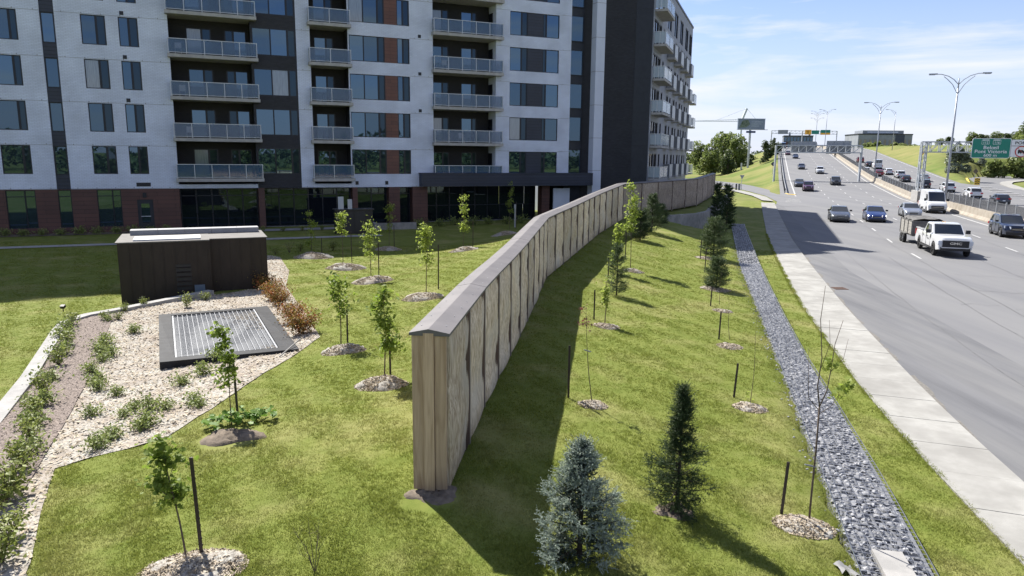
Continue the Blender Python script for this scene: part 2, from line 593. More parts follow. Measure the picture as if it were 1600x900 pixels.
def strip_mesh(fl, fr, us, zf, nv=2, lift=0.0):
    mb = MB()
    vs, fs = [], []
    for u in us:
        a, b = fl(u), fr(u)
        for k in range(nv):
            v = a + (b - a) * k / (nv - 1)
            p = W(u, v)
            vs.append((p[0], p[1], zf(u, v) + lift))
    for i in range(len(us) - 1):
        for k in range(nv - 1):
            a = i * nv + k
            fs.append((a, a + 1, a + nv + 1, a + nv))
    mb.add(vs, fs)
    return mb
def drape(name, poly, step, lift, mt, zf=G, kind='structure'):
    """a sheet with an exact outline that follows the ground"""
    poly = [Vector((p[0], p[1])) for p in poly]
    b = []
    for p, q in zip(poly, poly[1:] + poly[:1]):
        n = max(1, int((q - p).length / step))
        b += [p.lerp(q, k / n) for k in range(n)]
    pa = np.array([(p.x, p.y) for p in b])
    xs = np.arange(pa[:, 0].min(), pa[:, 0].max(), step)
    ys = np.arange(pa[:, 1].min(), pa[:, 1].max(), step)
    gx2, gy2 = np.meshgrid(xs, ys)
    pts = np.stack([gx2.ravel(), gy2.ravel()], 1) + rng.uniform(-.2, .2, (gx2.size, 2)) * step
    pts = pts[inside(pts, pa)]
    allp = b + [Vector(p) for p in pts]
    n = len(b)
    r = delaunay_2d_cdt(allp, [], [list(range(n))], 1, 1e-5)
    vs = np.array([(p.x, p.y) for p in r[0]])
    z = zf(vs[:, 0], vs[:, 1]) + lift
    mb = MB()
    mb.add([(a[0], a[1], c) for a, c in zip(vs, z)], [tuple(f) for f in r[2]])
    o = mb.build(name, mt, smooth=True)
    if kind:
        o['kind'] = kind
    return o
def inside(p, poly):
    x, y = p[:, 0], p[:, 1]
    r = np.zeros(len(p), bool)
    a = np.roll(poly, 1, axis=0)
    for (x1, y1), (x2, y2) in zip(a, poly):
        c = ((y1 > y) != (y2 > y)) & (x < (x2 - x1) * (y - y1) / (y2 - y1 + 1e-12) + x1)
        r ^= c
    return r

# motorway banks and hill (grass), finer than the ground sheet
us = np.concatenate([np.arange(104, 130, 2), np.arange(130, 270, 2.2), np.arange(270, 520, 6)])
vs_ = np.concatenate([np.arange(-44, -2, 2.5), np.array([-2, -1, -.2, .6, 1.2, 1.5, 3.4, 12, 20.5, 30, 37.0, 37.6, 38.4, 39.5]), np.arange(41, 80, 1.5), np.arange(80, 176, 5)])
UU, VV = np.meshgrid(us, vs_)
Zb = BANK(UU, VV)
Zb = np.where((UU < 112) & (VV < 36), np.minimum(Zb, -.1), Zb)
Pb = np.stack([UU * SA + VV * CA, UU * CA - VV * SA, Zb], -1).reshape(-1, 3)
I_ = np.arange(UU.size).reshape(UU.shape)
Q_ = np.stack([I_[:-1, :-1], I_[1:, :-1], I_[1:, 1:], I_[:-1, 1:]], -1).reshape(-1, 4)
bank = bpy.data.objects.new('grass_bank', np_mesh('grass_bank', Pb, Q_[:, ::-1], M['meadow'], nv=4, smooth=True))
COL.objects.link(bank)
struct(bank)

# roadway: both carriageways
us_r = np.concatenate([np.arange(-25, 110, 1.5), np.arange(110, 470, 4)])
def road_l(u):
    return float(np.where(u < 100, curb_v(u), np.interp(u, [100, 104, 119, 126], [.66, .9, 2.6, 1.6])))
def shift(u):
    return float(np.interp(u, [-25, 14.6, 24, 31, 43, 57], [9.0, 3.0, 1.9, 1.3, .6, 0]))
BAR_V = 20.2
road = strip_mesh(road_l, lambda u: BAR_V + .9, us_r, lambda u, v: zr(u), 5).build('road', M['asphalt'], smooth=True)
struct(road)
road2 = strip_mesh(lambda u: BAR_V + .4, lambda u: float(np.interp(u, [-25, 120, 160, 172], [44, 42.5, 43.5, 37.2])), us_r, lambda u, v: zr(u), 5, -.012).build('opposite_road', M['asphalt'], smooth=True)
struct(road2)
# darker, newer asphalt of the merging lane
us_d = np.arange(-25, 103, 1.5)
lane = strip_mesh(lambda u: float(curb_v(u)) + .02, lambda u: float(np.interp(u, [-25, 10, 24, 42, 70, 103], [19.5, 10.6, 7.35, 4.35, 2.9, 1.5])), us_d, lambda u, v: zr(u), 3, .006).build('merging_lane', M['asphalt_dark'], smooth=True)
struct(lane)
# ------------------------------------------------------------------ pavement, trench, markings
walk = strip_mesh(lambda u: float(walk_v(u)), lambda u: float(curb_v(u)) - .0, np.arange(-8, 104, 1.0), lambda u, v: .112 + 0 * u, 2)
for u in np.arange(-8, 103, 1.0):          # kerb face down to the roadway
    a, b = W(u, float(curb_v(u)), .112), W(u + 1, float(curb_v(u + 1)), .112)
    walk.quad((a[0], a[1], .112), (a[0], a[1], -.05), (b[0], b[1], -.05), (b[0], b[1], .112))
sidewalk = walk.build('sidewalk', M['old_concrete'])
struct(sidewalk)
def slab_mb(mb, u0, u1, z):
    k = .008
    p = [W(u0 + k, float(walk_v(u0)) + .0, z), W(u0 + k, float(curb_v(u0)) + .012, z), W(u1 - k, float(curb_v(u1)) + .012, z), W(u1 - k, float(walk_v(u1)), z)]
    mb.add([(q[0], q[1], z) for q in p] + [(q[0], q[1], .02) for q in p], [(3, 2, 1, 0), (0, 1, 5, 4), (1, 2, 6, 5), (2, 3, 7, 6), (3, 0, 4, 7)])
u = -6.2
far_slabs = MB()
while u < 102:
    z = .13 + rnd.uniform(-.003, .004)
    if u < 60:
        mb = MB()
        slab_mb(mb, u, u + 1.5, z)
        mb.build('slab', M['sidewalk'], sidewalk)
    else:
        slab_mb(far_slabs, u, u + 1.5, z)
    u += 1.5
fs = far_slabs.build('slab_run', M['sidewalk'], sidewalk)
fs['kind'] = 'stuff'

# side street that splits off to the left, its pavement and yellow kerb
side_poly = [W(98, 1.6)[:2], W(103, .9)[:2]] + [tuple(at(px, py, 0)[:2]) for px, py in ((1214, 315), (1196, 306), (1160, 296.5), (1130, 291), (1112, 288), (1060, 284), (1062, 278), (1112, 282), (1150, 286), (1176, 290.5), (1211, 299), (1232, 304), (1247, 305.5))] + [W(121, 4.7)[:2], W(100, 5.2)[:2]]
o = drape('side_street', side_poly, 3.0, 0, M['asphalt'], zf=lambda x, y: .012 + 0 * x)
sw_poly = [tuple(at(px, py, .1)[:2]) for px, py in ((1191, 313), (1176, 306), (1150, 299.5), (1118, 294), (1060, 287), (1060, 284.5), (1112, 290), (1132, 292.5), (1162, 298.5), (1197, 307.5), (1209, 314.5))]
o = drape('side_pavement', sw_poly, 2.0, 0, M['sidewalk'], zf=lambda x, y: .12 + 0 * x)
mb = MB()
kp = [at(px, py, .02) for px, py in ((1211, 299), (1222, 302), (1232, 304.2), (1243, 305.2))]
for a, b in zip(kp, kp[1:]):
    mb.bar(a + Vector((0, 0, .07)), b + Vector((0, 0, .07)), .25, .14)
struct(mb.build('yellow_kerb', M['yellow']))
mb = MB()
kp = [W(u_, v_, float(BANK(u_, v_))) for u_, v_ in ((186, 40.8), (177, 39.9), (172, 38.9), (169, 38.0))]
for a, b in zip(kp, kp[1:]):
    mb.bar(Vector(a) + Vector((0, 0, .12)), Vector(b) + Vector((0, 0, .12)), .3, .2)
struct(mb.build('yellow_kerb', M['yellow']))

# exit ramp on the far right
vs, fs = [], []
n = 26
def along(pl, k, n):
    a = np.array(pl, float)
    s = np.concatenate([[0], np.cumsum(np.hypot(*np.diff(a, axis=0).T))])
    t = s[-1] * k / (n - 1)
    return np.interp(t, s, a[:, 0]), np.interp(t, s, a[:, 1])
for k in range(n):
    for pl in (RAMP_L, RAMP_R):
        a, b = along(pl, k, n)
        p = W(a, b)
        vs.append((p[0], p[1], float(np.interp(a, [110, 150, 256], [.02, .03, 2.2]))))
mb = MB()
mb.add(vs, [(2 * i, 2 * i + 1, 2 * i + 3, 2 * i + 2) for i in range(n - 1)])
struct(mb.build('exit_ramp', M['asphalt'], smooth=True))
mb = MB()
vs = []
RAMP_W = [(u_ - 1.5, v_ + 2.0) for u_, v_ in RAMP_R]
for k in range(n):
    for pl, dz in ((RAMP_R, .14), (RAMP_W, .15)):
        a, b = along(pl, k, n)
        p = W(a, b)
        vs.append((p[0], p[1], float(np.interp(a, [110, 150, 256], [.02, .03, 2.2])) + dz))
mb.add(vs, [(2 * i, 2 * i + 1, 2 * i + 3, 2 * i + 2) for i in range(n - 1)])
for i in range(n - 1):
    a, b = vs[2 * i], vs[2 * i + 2]
    mb.quad(a, b, (b[0], b[1], b[2] - .2), (a[0], a[1], a[2] - .2))
struct(mb.build('ramp_pavement', M['sidewalk'], smooth=True))

# painted lines
mb = MB()
def line(u0, u1, v, w, step=4, curve=True):
    us = np.linspace(u0, u1, max(2, int((u1 - u0) / step) + 1))
    vs, fs = [], []
    for u_ in us:
        for s_ in (-w / 2, w / 2):
            p = W(u_, v + s_ + (shift(u_) if curve else 0))
            vs.append((p[0], p[1], float(zr(u_)) + .008))
    mb.add(vs, [(2 * i, 2 * i + 1, 2 * i + 3, 2 * i + 2) for i in range(len(us) - 1)])
line(115, 440, 3.95, .22)
line(30, 440, 19.35, .2)
line(30, 440, 22.4, .2)
line(180, 440, 36.4, .2)
for vv, u0 in ((8.65, 49.5), (12.2, 54.0), (15.75, 47.0), (26.2, 40), (29.8, 44), (33.3, 42), (36.9, 40)):
    u_ = u0
    while u_ < 400:
        if not (vv > 36 and u_ > 165):
            line(u_, u_ + 2.6, vv, .125, 2)
        u_ += 9.1
for k in range(7):                      # ladder bars at the mouth of the side street
    u_ = 108.5 + k * 1.35
    p = [W(u_, 2.1 + .05 * k), W(u_, 4.2), W(u_ + .35, 4.2), W(u_ + .35, 2.1 + .05 * k)]
    mb.add([(q[0], q[1], .026) for q in p], [(0, 1, 2, 3)])
for k in range(6):                      # bars at the exit ramp nose
    u_ = 140 + k * 4.2
    p = [W(u_, 37.4), W(u_, 39.8), W(u_ + 1.2, 39.8), W(u_ + 1.2, 37.4)]
    mb.add([(q[0], q[1], .09 + .0 * k + float(zr(u_))) for q in p], [(0, 1, 2, 3)])
struct(mb.build('lane_lines', M['marking']))

def ribbon(mb, pts, w, z, mi=0):
    vs = []
    for i, p in enumerate(pts):
        a, b = Vector(pts[max(i - 1, 0)]), Vector(pts[min(i + 1, len(pts) - 1)])
        t = (b - a).normalized()
        ww = w * rnd.uniform(.5, 1.4)
        vs += [(p[0] + t.y * ww, p[1] - t.x * ww, z(p)), (p[0] - t.y * ww, p[1] + t.x * ww, z(p))]
    mb.add(vs, [(2 * i, 2 * i + 1, 2 * i + 3, 2 * i + 2) for i in range(len(pts) - 1)])
zroad_ = lambda p: float(zr(UV(p[0], p[1])[0])) + .0105
mb = MB()
for (v0, u0, u1, off) in ((4.6, 12, 60, 1), (8.4, 20, 110, 1), (12.0, 35, 140, 1), (6.9, 16, 50, 1), (15.5, 50, 150, 1)):
    pts = [W(u_, v0 + (shift(u_) if off else 0) + rnd.uniform(-.04, .04))[:2] for u_ in np.arange(u0, u1, 1.6)]
    ribbon(mb, pts, .012, zroad_)
for k in range(22):
    u_ = rnd.uniform(14, 110); v0 = rnd.uniform(1.5, 14)
    n_ = rnd.randint(4, 9); d_ = rnd.choice((-1, 1))
    pts = [W(u_ + rnd.uniform(-.25, .25) + .12 * q, float(curb_v(u_)) + v0 + .5 * q * d_)[:2] for q in range(n_)]
    if min(UV(*p)[1] - curb_v(UV(*p)[0]) for p in pts) > .3:
        ribbon(mb, pts, .010, zroad_)
struct(mb.build('sealed_cracks', mat('crack_seal', (.07, .07, .072), (.11, .11, .112), 3, .8)))
mb = MB()
u_ = 6.0
while u_ < 75:
    n_ = rnd.randint(3, 8)
    pts = [W(u_ + q * .5, float(curb_v(u_ + q * .5)) + .10 + rnd.uniform(-.03, .10))[:2] for q in range(n_)]
    ribbon(mb, pts, rnd.uniform(.05, .14), zroad_)
    u_ += n_ * .5 + rnd.uniform(-.6, 1.8)
struct(mb.build('gutter_grit', mat('grit', (.10, .095, .085), (.16, .15, .135), 14, .95)))
# drain grate in the kerb lane
gl = thing('storm_drain', 'small rusty storm drain grate set in the asphalt beside the kerb', 'drain', W(36.2, 2.75 + .6, .012))
mb = MB()
mb.bx(-.3, .3, -.3, .3, -.02, .0)
mb.build('pit', M['dirt'], gl, world=False)
mb = MB()
for k in range(6):
    mb.bx(-.3, .3, -.3 + k * .11, -.25 + k * .11, 0, .012)
mb.build('grate', mat('rust', (.16, .09, .06), (.09, .06, .05), 20, .8), gl, world=False)

# ------------------------------------------------------------------ stone trench
stone_mats = [mat('stone_%d' % i, a, b, 14, .85, .5, 40, spec=.2) for i, (a, b) in enumerate([((.14, .145, .155), (.24, .245, .26)), ((.20, .205, .22), (.31, .315, .33)), ((.25, .255, .265), (.34, .34, .35)), ((.10, .105, .115), (.17, .175, .19))])]
def hull_mesh(seed, n=12):
    r = random.Random(seed)
    bm = bmesh.new()
    for _ in range(n):
        a, b = r.uniform(0, 6.283), r.uniform(-1, 1)
        c = math.sqrt(1 - b * b)
        k = r.uniform(.72, 1.0)
        bm.verts.new((math.cos(a) * c * k, math.sin(a) * c * .8 * k, b * .6 * k))
    bmesh.ops.convex_hull(bm, input=bm.verts)
    bmesh.ops.delete(bm, geom=[v for v in bm.verts if not v.link_faces], context='VERTS')
    me = bpy.data.meshes.new('stone')
    bm.to_mesh(me)
    bm.free()
    return me
hulls = [hull_mesh(100 + i) for i in range(9)]
hull_data = [([tuple(v.co) for v in h.vertices], [tuple(p.vertices) for p in h.polygons]) for h in hulls]
TR_Z = .40
trench = thing('stone_trench', 'long bed of grey angular stones under wire mesh beside the pavement grass', 'stone bed', W(5, 2.5, 0))
mb = MB()
tus = np.arange(-8, 65.5, 1.0)
vs, fs = [], []
for u_ in tus:
    a, b = float(gabL(u_)), float(gabR(u_))
    for v_, z_ in ((a - .03, TR_Z - .5), (a - .03, TR_Z - .06), (b, TR_Z - .06), (b, -.1)):
        p = W(u_, v_)
        vs.append((p[0], p[1], z_))
fs = [(4 * i + k, 4 * i + k + 1, 4 * i + k + 5, 4 * i + k + 4) for i in range(len(tus) - 1) for k in range(3)]
fs.append((len(vs) - 4, len(vs) - 3, len(vs) - 2, len(vs) - 1))
mb.add(vs, fs)
mb.build('trench_side', stone_mats[3], trench)
smeshes = {}
fill = MB()
cands = []
u_ = 6.2
while u_ < 65:
    st = .105 if u_ < 30 else .135
    a, b = float(gabL(u_)), float(gabR(u_))
    v_ = a + .04
    while v_ < b - .02:
        cands.append((u_ + rnd.uniform(-.03, .03), v_ + rnd.uniform(-.03, .03), st))
        v_ += st
    u_ += st
for k, (u_, v_, st) in enumerate(cands):
    p = W(u_, v_)
    s_ = st * rnd.choice((.52, .6, .68, .78))
    hi = rnd.randrange(9)
    mi = rnd.choice((0, 0, 1, 1, 1, 2, 2, 3))
    loc = (p[0], p[1], TR_Z - .035 + rnd.uniform(-.03, .02))
    if 8.6 <= u_ and k < 10000 and u_ < 12.1:
        key = (hi, mi)
        if key not in smeshes:
            me = hulls[hi].copy()
            me.materials.append(stone_mats[mi])
            smeshes[key] = me
        o = inst(smeshes[key], 'stone', tuple(Vector(loc) - trench.location), rnd.uniform(0, 6.28), trench, (s_, s_, s_))
        o.rotation_euler = (rnd.uniform(-.7, .7), rnd.uniform(-.7, .7), rnd.uniform(0, 6.28))
    else:
        hv, hf = hull_data[hi]
        mt_ = Matrix.Rotation(rnd.uniform(0, 6.28), 3, 'Z') @ Matrix.Rotation(rnd.uniform(-.7, .7), 3, 'X')
        fill.add([tuple(Vector(loc) + mt_ @ (Vector(q) * s_)) for q in hv], hf, mi)
for k in range(420):
    u_ = rnd.uniform(8, 48)
    side = rnd.random() < .5
    v_ = float(gabL(u_)) - abs(rnd.gauss(0, .13)) - .03 if side else float(gabR(u_)) + abs(rnd.gauss(0, .08)) + .04
    p = W(u_, v_)
    hv, hf = hull_data[rnd.randrange(9)]
    s_ = rnd.uniform(.015, .045)
    z_ = Gz(p[0], p[1]) + .01
    mt_ = Matrix.Rotation(rnd.uniform(0, 6.28), 3, 'Z')
    fill.add([tuple(Vector((p[0], p[1], z_)) + mt_ @ (Vector(q) * s_)) for q in hv], hf, rnd.choice((0, 1, 2)))
o = fill.build('stone_fill', stone_mats, trench)
o['kind'] = 'stuff'
mb = MB()
M['wire'] = mat('wire', (.45, .46, .48), None, rough=.4, metal=.9)
for f_ in np.linspace(0, 1, 9):
    pts = []
    for u_ in np.arange(6, 65, 1.5):
        a, b = float(gabL(u_)), float(gabR(u_))
        p = W(u_, a + (b - a) * f_)
        pts.append((p[0], p[1], TR_Z + .035))
    mb.tube(pts, .0045 if 0 < f_ < 1 else .008, 3)
for u_ in np.arange(6, 40, .125):
    a, b = W(u_, float(gabL(u_))), W(u_, float(gabR(u_)))
    mb.tube([(a[0], a[1], TR_Z + .038), (b[0], b[1], TR_Z + .038)], .0045, 3, cap=False)
for u_ in np.arange(6, 65, 2.0):
    b = W(u_, float(gabR(u_)) + .004)
    mb.tube([(b[0], b[1], .05), (b[0], b[1], TR_Z + .04)], .006, 3, cap=False)
mb.build('wire_mesh', M['wire'], trench)
blk = at(1388, 884, TR_Z)
o = MB()
d_ = Vector((.2, .98, 0)).normalized()
o.obox(blk + Vector((0.02, -.15, .03)), (.2, .42, .05), (d_.y, -d_.x, 0), d_, (0, 0, 1))
o = o.build('concrete_cover', M['concrete'])
tag(o, 'pale concrete cover block lying on the near end of the stone bed', 'cover')
# folded white geotextile sheet at the near end of the trench
p = at(1322, 893)
o = MB()
vs, fs = [], []
for i in range(7):
    for j in range(5):
        vs.append((p.x - .12 + i * .04, p.y - .14 + j * .07, p.z + .02 + .07 * math.exp(-((i - 1.2) ** 2) / 1.6) + .03 * math.sin(i * 1.4 + j)))
fs = [(i * 5 + j, i * 5 + j + 1, i * 5 + j + 6, i * 5 + j + 5) for i in range(6) for j in range(4)]
o.add(vs, fs)
o = o.build('liner_sheet', mat('liner', (.20, .20, .20), (.15, .15, .15), 6, .8), smooth=True)
tag(o, 'crumpled pale liner sheet beside the near end of the stone bed', 'sheet')

# ------------------------------------------------------------------ planting bed on the left
def PX(l):
    return [tuple(at(a, b)[:2]) for a, b in l]
cxy = [Vector(p) for p in CURB_XY]
def off_curb(d):
    out = []
    for i, p in enumerate(cxy):
        t = (cxy[min(i + 1, len(cxy) - 1)] - cxy[max(i - 1, 0)]).normalized()
        out.append(p + Vector((t.y, -t.x)) * d)
    return out
bed_edge_px = [(437, 402), (452, 424), (447, 447), (477, 490), (500, 527), (465, 552), (400, 592), (330, 640), (262, 683), (200, 702), (140, 716), (86, 733), (64, 800), (48, 880), (40, 898)]
inner = off_curb(.34)
bed_poly = [tuple(p) for p in inner[1:]] + [(-11.6, 29.2), (-10.3, 30.6), (-11.65, 33.1)] + PX([(414, 399)]) + PX(bed_edge_px) + [(-4.9, 7.2), (-8.4, 7.6)]
drape('mulch_bed', bed_poly, .4, .016, M['mulch'])
g_out = off_curb(1.55)
grav_poly = [tuple(p) for p in inner[1:7]] + [tuple(p) for p in g_out[1:6]][::-1]
drape('gravel_strip', grav_poly, .4, .04, M['gravel'])
# chips lying on the bed
bp_ = np.array(bed_poly)
gp_ = np.array(grav_poly)
def chips(name, poly, n, size, mats, lift, hole=None):
    lo, hi = poly.min(0), poly.max(0)
    p = rng.uniform(lo, hi, (int(n * 2.2), 2))
    p = p[inside(p, poly)]
    if hole is not None:
        p = p[~inside(p, hole)]
    p = p[:n]
    z = G(p[:, 0], p[:, 1]) + lift
    n = len(p)
    c = np.stack([p[:, 0], p[:, 1], z], 1)
    s = rng.uniform(.5, 1.5, n) * size
    a = rng.uniform(0, 6.28, n)
    d1 = np.stack([np.cos(a), np.sin(a), rng.uniform(-.5, .5, n)], 1) * s[:, None]
    d2 = np.stack([-np.sin(a), np.cos(a), rng.uniform(-.6, .6, n)], 1) * (s * rng.uniform(.25, .6, n))[:, None]
    v = np.stack([c - d1 - d2, c + d1 - d2 * .6, c + d1 * .8 + d2, c - d1 * .9 + d2], 1)
    o = bpy.data.objects.new(name, np_mesh(name, v, np.arange(4 * n).reshape(-1, 4), mats, nv=4))
    COL.objects.link(o)
    o['kind'] = 'stuff'
    return o
chips('mulch_chips', bp_, 26000, .030, M['chip'], .035, gp_)
chips('gravel_stones', gp_, 9000, .017, mat('gravel_chip', (.07, .055, .05), (.36, .29, .25), 14, .85), .055)
# low concrete retaining kerb around the bed
mb = MB()
for i in range(len(cxy) - 1):
    a0, b0 = cxy[i], cxy[i + 1]
    a1, b1 = inner[i], inner[i + 1]
    z1 = .47
    vs = [(a0.x, a0.y, -.3), (b0.x, b0.y, -.3), (b1.x, b1.y, -.3), (a1.x, a1.y, -.3), (a0.x, a0.y, z1), (b0.x, b0.y, z1), (b1.x, b1.y, z1), (a1.x, a1.y, z1)]
    mb.add(vs, [(4, 7, 6, 5), (0, 4, 5, 1), (2, 6, 7, 3)] + ([(0, 3, 7, 4)] if i == 0 else []) + ([(1, 5, 6, 2)] if i == len(cxy) - 2 else []))
o = mb.build('bed_kerb', M['concrete'])
tag(o, 'low pale concrete retaining kerb curving around the mulched bed', 'kerb')
# garden spotlight standing on the kerb
p = at(99, 487, .47)
t = thing('garden_spotlight', 'small black spotlight standing on the corner of the concrete kerb', 'spotlight', p)
M['black'] = mat('black', (.012, .012, .013), None, rough=.5)
M['dark_metal'] = mat('dark_metal', (.03, .03, .033), None, rough=.45, metal=.3)
mb = MB(); mb.bx(-.012, .012, -.012, .012, 0, .14); mb.build('stem', M['black'], t, world=False)
mb = MB(); mb.obox((0, 0, .18), (.07, .06, .05), (1, 0, 0), (0, .9, .4), (0, -.4, .9)); mb.build('lamp_head', M['black'], t, world=False)
# walkways in front of the building
bt = Vector((.9147, .4042)); bn = Vector((.4042, -.9147))       # along the front, away from it
borg = Vector((-24.39, 55.18))
def FS(s, d):
    p = borg + bt * s + bn * d
    return (p.x, p.y)
drape('footpath', [FS(-16, 7.7), FS(12.5, 7.7), FS(12.5, 8.8), FS(-16, 8.8)], 1.0, .03, M['concrete'])
drape('footpath', [FS(-.5, 1.2), FS(16, 1.2), FS(16, 2.9), FS(-.5, 2.9)], 1.0, .035, M['old_concrete'])
drape('planting_soil', [FS(-14, .0), FS(-.9, .0), FS(-.9, 1.6), FS(-14, 1.6)], 1.0, .03, M['dirt'])
# ------------------------------------------------------------------ apartment tower
M['white_brick'] = brick_mat('white_brick', (.64, .695, .82), (.585, .635, .76), (.47, .51, .60), .30, .10, .75, .012, .35)
M['white_panel'] = mat('white_panel', (.64, .685, .79), (.585, .625, .73), .8, .6, coord='obj')
M['dark_brick'] = brick_mat('dark_brick', (.016, .017, .022), (.026, .027, .034), (.02, .02, .025), .30, .10, .7, .012, .5)
M['brown_board'] = brick_mat('brown_board', (.105, .046, .036), (.085, .038, .031), (.03, .016, .014), 2.4, .30, .6, .012, .6)
M['brick_red'] = brick_mat('brick_red', (.155, .062, .042), (.12, .05, .036), (.05, .025, .02), 2.4, .28, .55, .012, .5)
M['navy_metal'] = mat('navy_metal', (.014, .017, .026), (.02, .024, .034), 2, .45, spec=.4, coord='obj')
M['navy_board'] = brick_mat('navy_board', (.020, .026, .044), (.024, .030, .050), (.008, .010, .016), 9, .25, .5, .015, .6)
M['frame'] = mat('frame', (.010, .012, .020), None, rough=.4, spec=.4)
def mirror_glass(name, base, ior):
    return mat(name, base, None, rough=.015, ior=ior, spec=.5, tint=(.50, .76, 1.0))
M['glass'] = mirror_glass('glass', (.010, .018, .032), 2.25)
M['glass_b'] = mirror_glass('glass_b', (.014, .022, .034), 2.0)
M['glass_sash'] = mirror_glass('glass_sash', (.016, .023, .030), 1.55)
M['glass_dark'] = mirror_glass('glass_dark', (.008, .010, .014), 1.55)
M['curtain_glass'] = mat('curtain_glass', (.20, .24, .27), (.12, .15, .18), 3, .05, ior=1.9, stretch=(9, 9, .4), coord='obj')
M['rail_metal'] = mat('rail_metal', (.46, .48, .50), None, rough=.35, metal=.2)
M['rail_glass'] = glass_mat('rail_glass', (.06, .13, .23), .44, .04, 1.7)
M['rail_glass_light'] = glass_mat('rail_glass_light', (.42, .50, .55), .60, .08, 1.5)
M['slab_concrete'] = mat('slab_concrete', (.30, .29, .28), (.40, .39, .37), 2.5, .85, .3, 30, coord='obj')
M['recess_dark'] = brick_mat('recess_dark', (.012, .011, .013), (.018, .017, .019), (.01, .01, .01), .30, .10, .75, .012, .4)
M['soffit'] = mat('soffit', (.05, .045, .042), None, rough=.8)
M['roof_membrane'] = mat('roof_membrane', (.55, .55, .54), (.45, .45, .44), 1, .8)

def facade(mb, s0, s1, z0, z1, holes, y=0.0, reveal=.14, mi=0):
    """flat wall in the local x-z plane with rectangular openings and their reveals"""
    holes = [(max(a, s0), min(b, s1), max(c, z0), min(d, z1)) for a, b, c, d in holes]
    holes = [h for h in holes if h[1] - h[0] > .01 and h[3] - h[2] > .01]
    xs = sorted({s0, s1, *[h[0] for h in holes], *[h[1] for h in holes]})
    zs = sorted({z0, z1, *[h[2] for h in holes], *[h[3] for h in holes]})
    for j in range(len(zs) - 1):
        run = None
        for i in range(len(xs) - 1):
            cx, cz = (xs[i] + xs[i + 1]) / 2, (zs[j] + zs[j + 1]) / 2
            op = any(h[0] < cx < h[1] and h[2] < cz < h[3] for h in holes)
            if not op:
                mb.quad((xs[i], y, zs[j]), (xs[i + 1], y, zs[j]), (xs[i + 1], y, zs[j + 1]), (xs[i], y, zs[j + 1]), mi)
    for a, b, c, d in holes:
        r = y + reveal
        mb.quad((a, y, c), (a, y, d), (a, r, d), (a, r, c), mi)
        mb.quad((b, y, d), (b, y, c), (b, r, c), (b, r, d), mi)
        mb.quad((a, y, d), (b, y, d), (b, r, d), (a, r, d), mi)
        mb.quad((b, y, c), (a, y, c), (a, r, c), (b, r, c), mi)

_wcache = {}
def window(parent, s0, s1, z0, z1, y=.07, splits=(), sash=(), glass='glass', trans=None, fw=.06, name='window', pname='pane'):
    """frame (part) + each light (sub-part), meshes shared between alike windows"""
    key = (round(s1 - s0, 3), round(z1 - z0, 3), splits, sash, trans, fw)
    w, h = s1 - s0, z1 - z0
    if key not in _wcache:
        fm = MB()
        fm.bx(0, w, 0, .07, 0, fw); fm.bx(0, w, 0, .07, h - fw, h)
        fm.bx(0, fw, .001, .069, fw, h - fw); fm.bx(w - fw, w, .001, .069, fw, h - fw)
        xs = [0] + [w * q for q in splits] + [w]
        for q in xs[1:-1]:
            fm.bx(q - fw * .6, q + fw * .6, .002, .068, fw, h - fw)
        panes = []
        zcuts = [fw, h - fw] if trans is None else [fw, h * trans, h - fw]
        if trans is not None:
            fm.bx(fw, w - fw, .003, .066, h * trans - fw * .5, h * trans + fw * .5)
        for i in range(len(xs) - 1):
            ex = .05 if i in sash else 0
            a, b = xs[i] + fw * .8 + ex, xs[i + 1] - fw * .8 - ex
            if ex:
                for (p0, p1, q0, q1) in ((xs[i] + fw * .6, a, fw, h - fw), (b, xs[i + 1] - fw * .6, fw, h - fw)):
                    fm.bx(p0, p1, .012, .06, q0, q1)
            for c, d in zip(zcuts, zcuts[1:]):
                pm = MB()
                pm.bx(a, b, .03, .045, c, d)
                panes.append((i, pm.mesh(pname, M['glass'])))
        _wcache[key] = (fm.mesh(name, M['frame']), panes)
    fm, panes = _wcache[key]
    f = inst(fm, name, (s0, y, z0), 0, parent)
    for i, pm in panes:
        p = inst(pm, pname, (0, 0, 0), 0, f)
        p.rotation_euler = (R(rnd.uniform(-.25, .25)), 0, R(rnd.uniform(-.25, .25)))
        g = 'glass_sash' if i in sash else glass
        if i not in sash and glass == 'glass' and rnd.random() < .35:
            g = 'glass_b'
        if i not in sash and glass == 'glass' and rnd.random() < .11:
            g = 'curtain_glass'
        p.material_slots[0].link = 'OBJECT'
        p.material_slots[0].material = M[g]
    return f

ANG = math.atan2(.4042, .9147)
tower = thing('apartment_building', 'tall white brick apartment block with glass balconies and brown ground floor behind the lawn', 'apartment building', (borg.x, borg.y, 0), ANG)
S_L, S_R, TOP = -24.0, 32.29, 22.4
TOP2 = 31.3                              # the two ends of the block are taller than its middle
B1, B2 = -4.45, 25.3
def top_at(s):
    return TOP if B1 < s < B2 else TOP2
def shown(s, k):
    return FL[k] + 2.5 < top_at(s)
FL = [4.0 + 3 * k for k in range(9)]
NV = 7                                   # most floors that get windows
wins = []                                # (s0, s1, splits, sash)
wins += [(-17.9, -16.1, (.72,), (1,)), (-11.9, -10.15, (.72,), (1,)), (-6.41, -4.88, (.60,), (1,)), (-4.08, -2.84, (.50,), (1,))]
mid = [(12.19, 15.09, (.405, .80), (2,)), (16.13, 17.17, (.45,), (1,))]
rgt = [(26.23, 27.96, (.64,), (1,)), (29.41, 31.06, (.24,), (0,))]
holes = []
for k in range(NV):
    zt = FL[k] + 2.33
    for a, b, _, _ in wins:
        if shown(a, k):
            holes.append((a, b, zt - 2.0, zt))
    if shown(13, k):
        holes.append((12.19, 17.17, zt - 2.0, zt))
    holes.append((26.23, 31.06, zt - 2.0, zt))
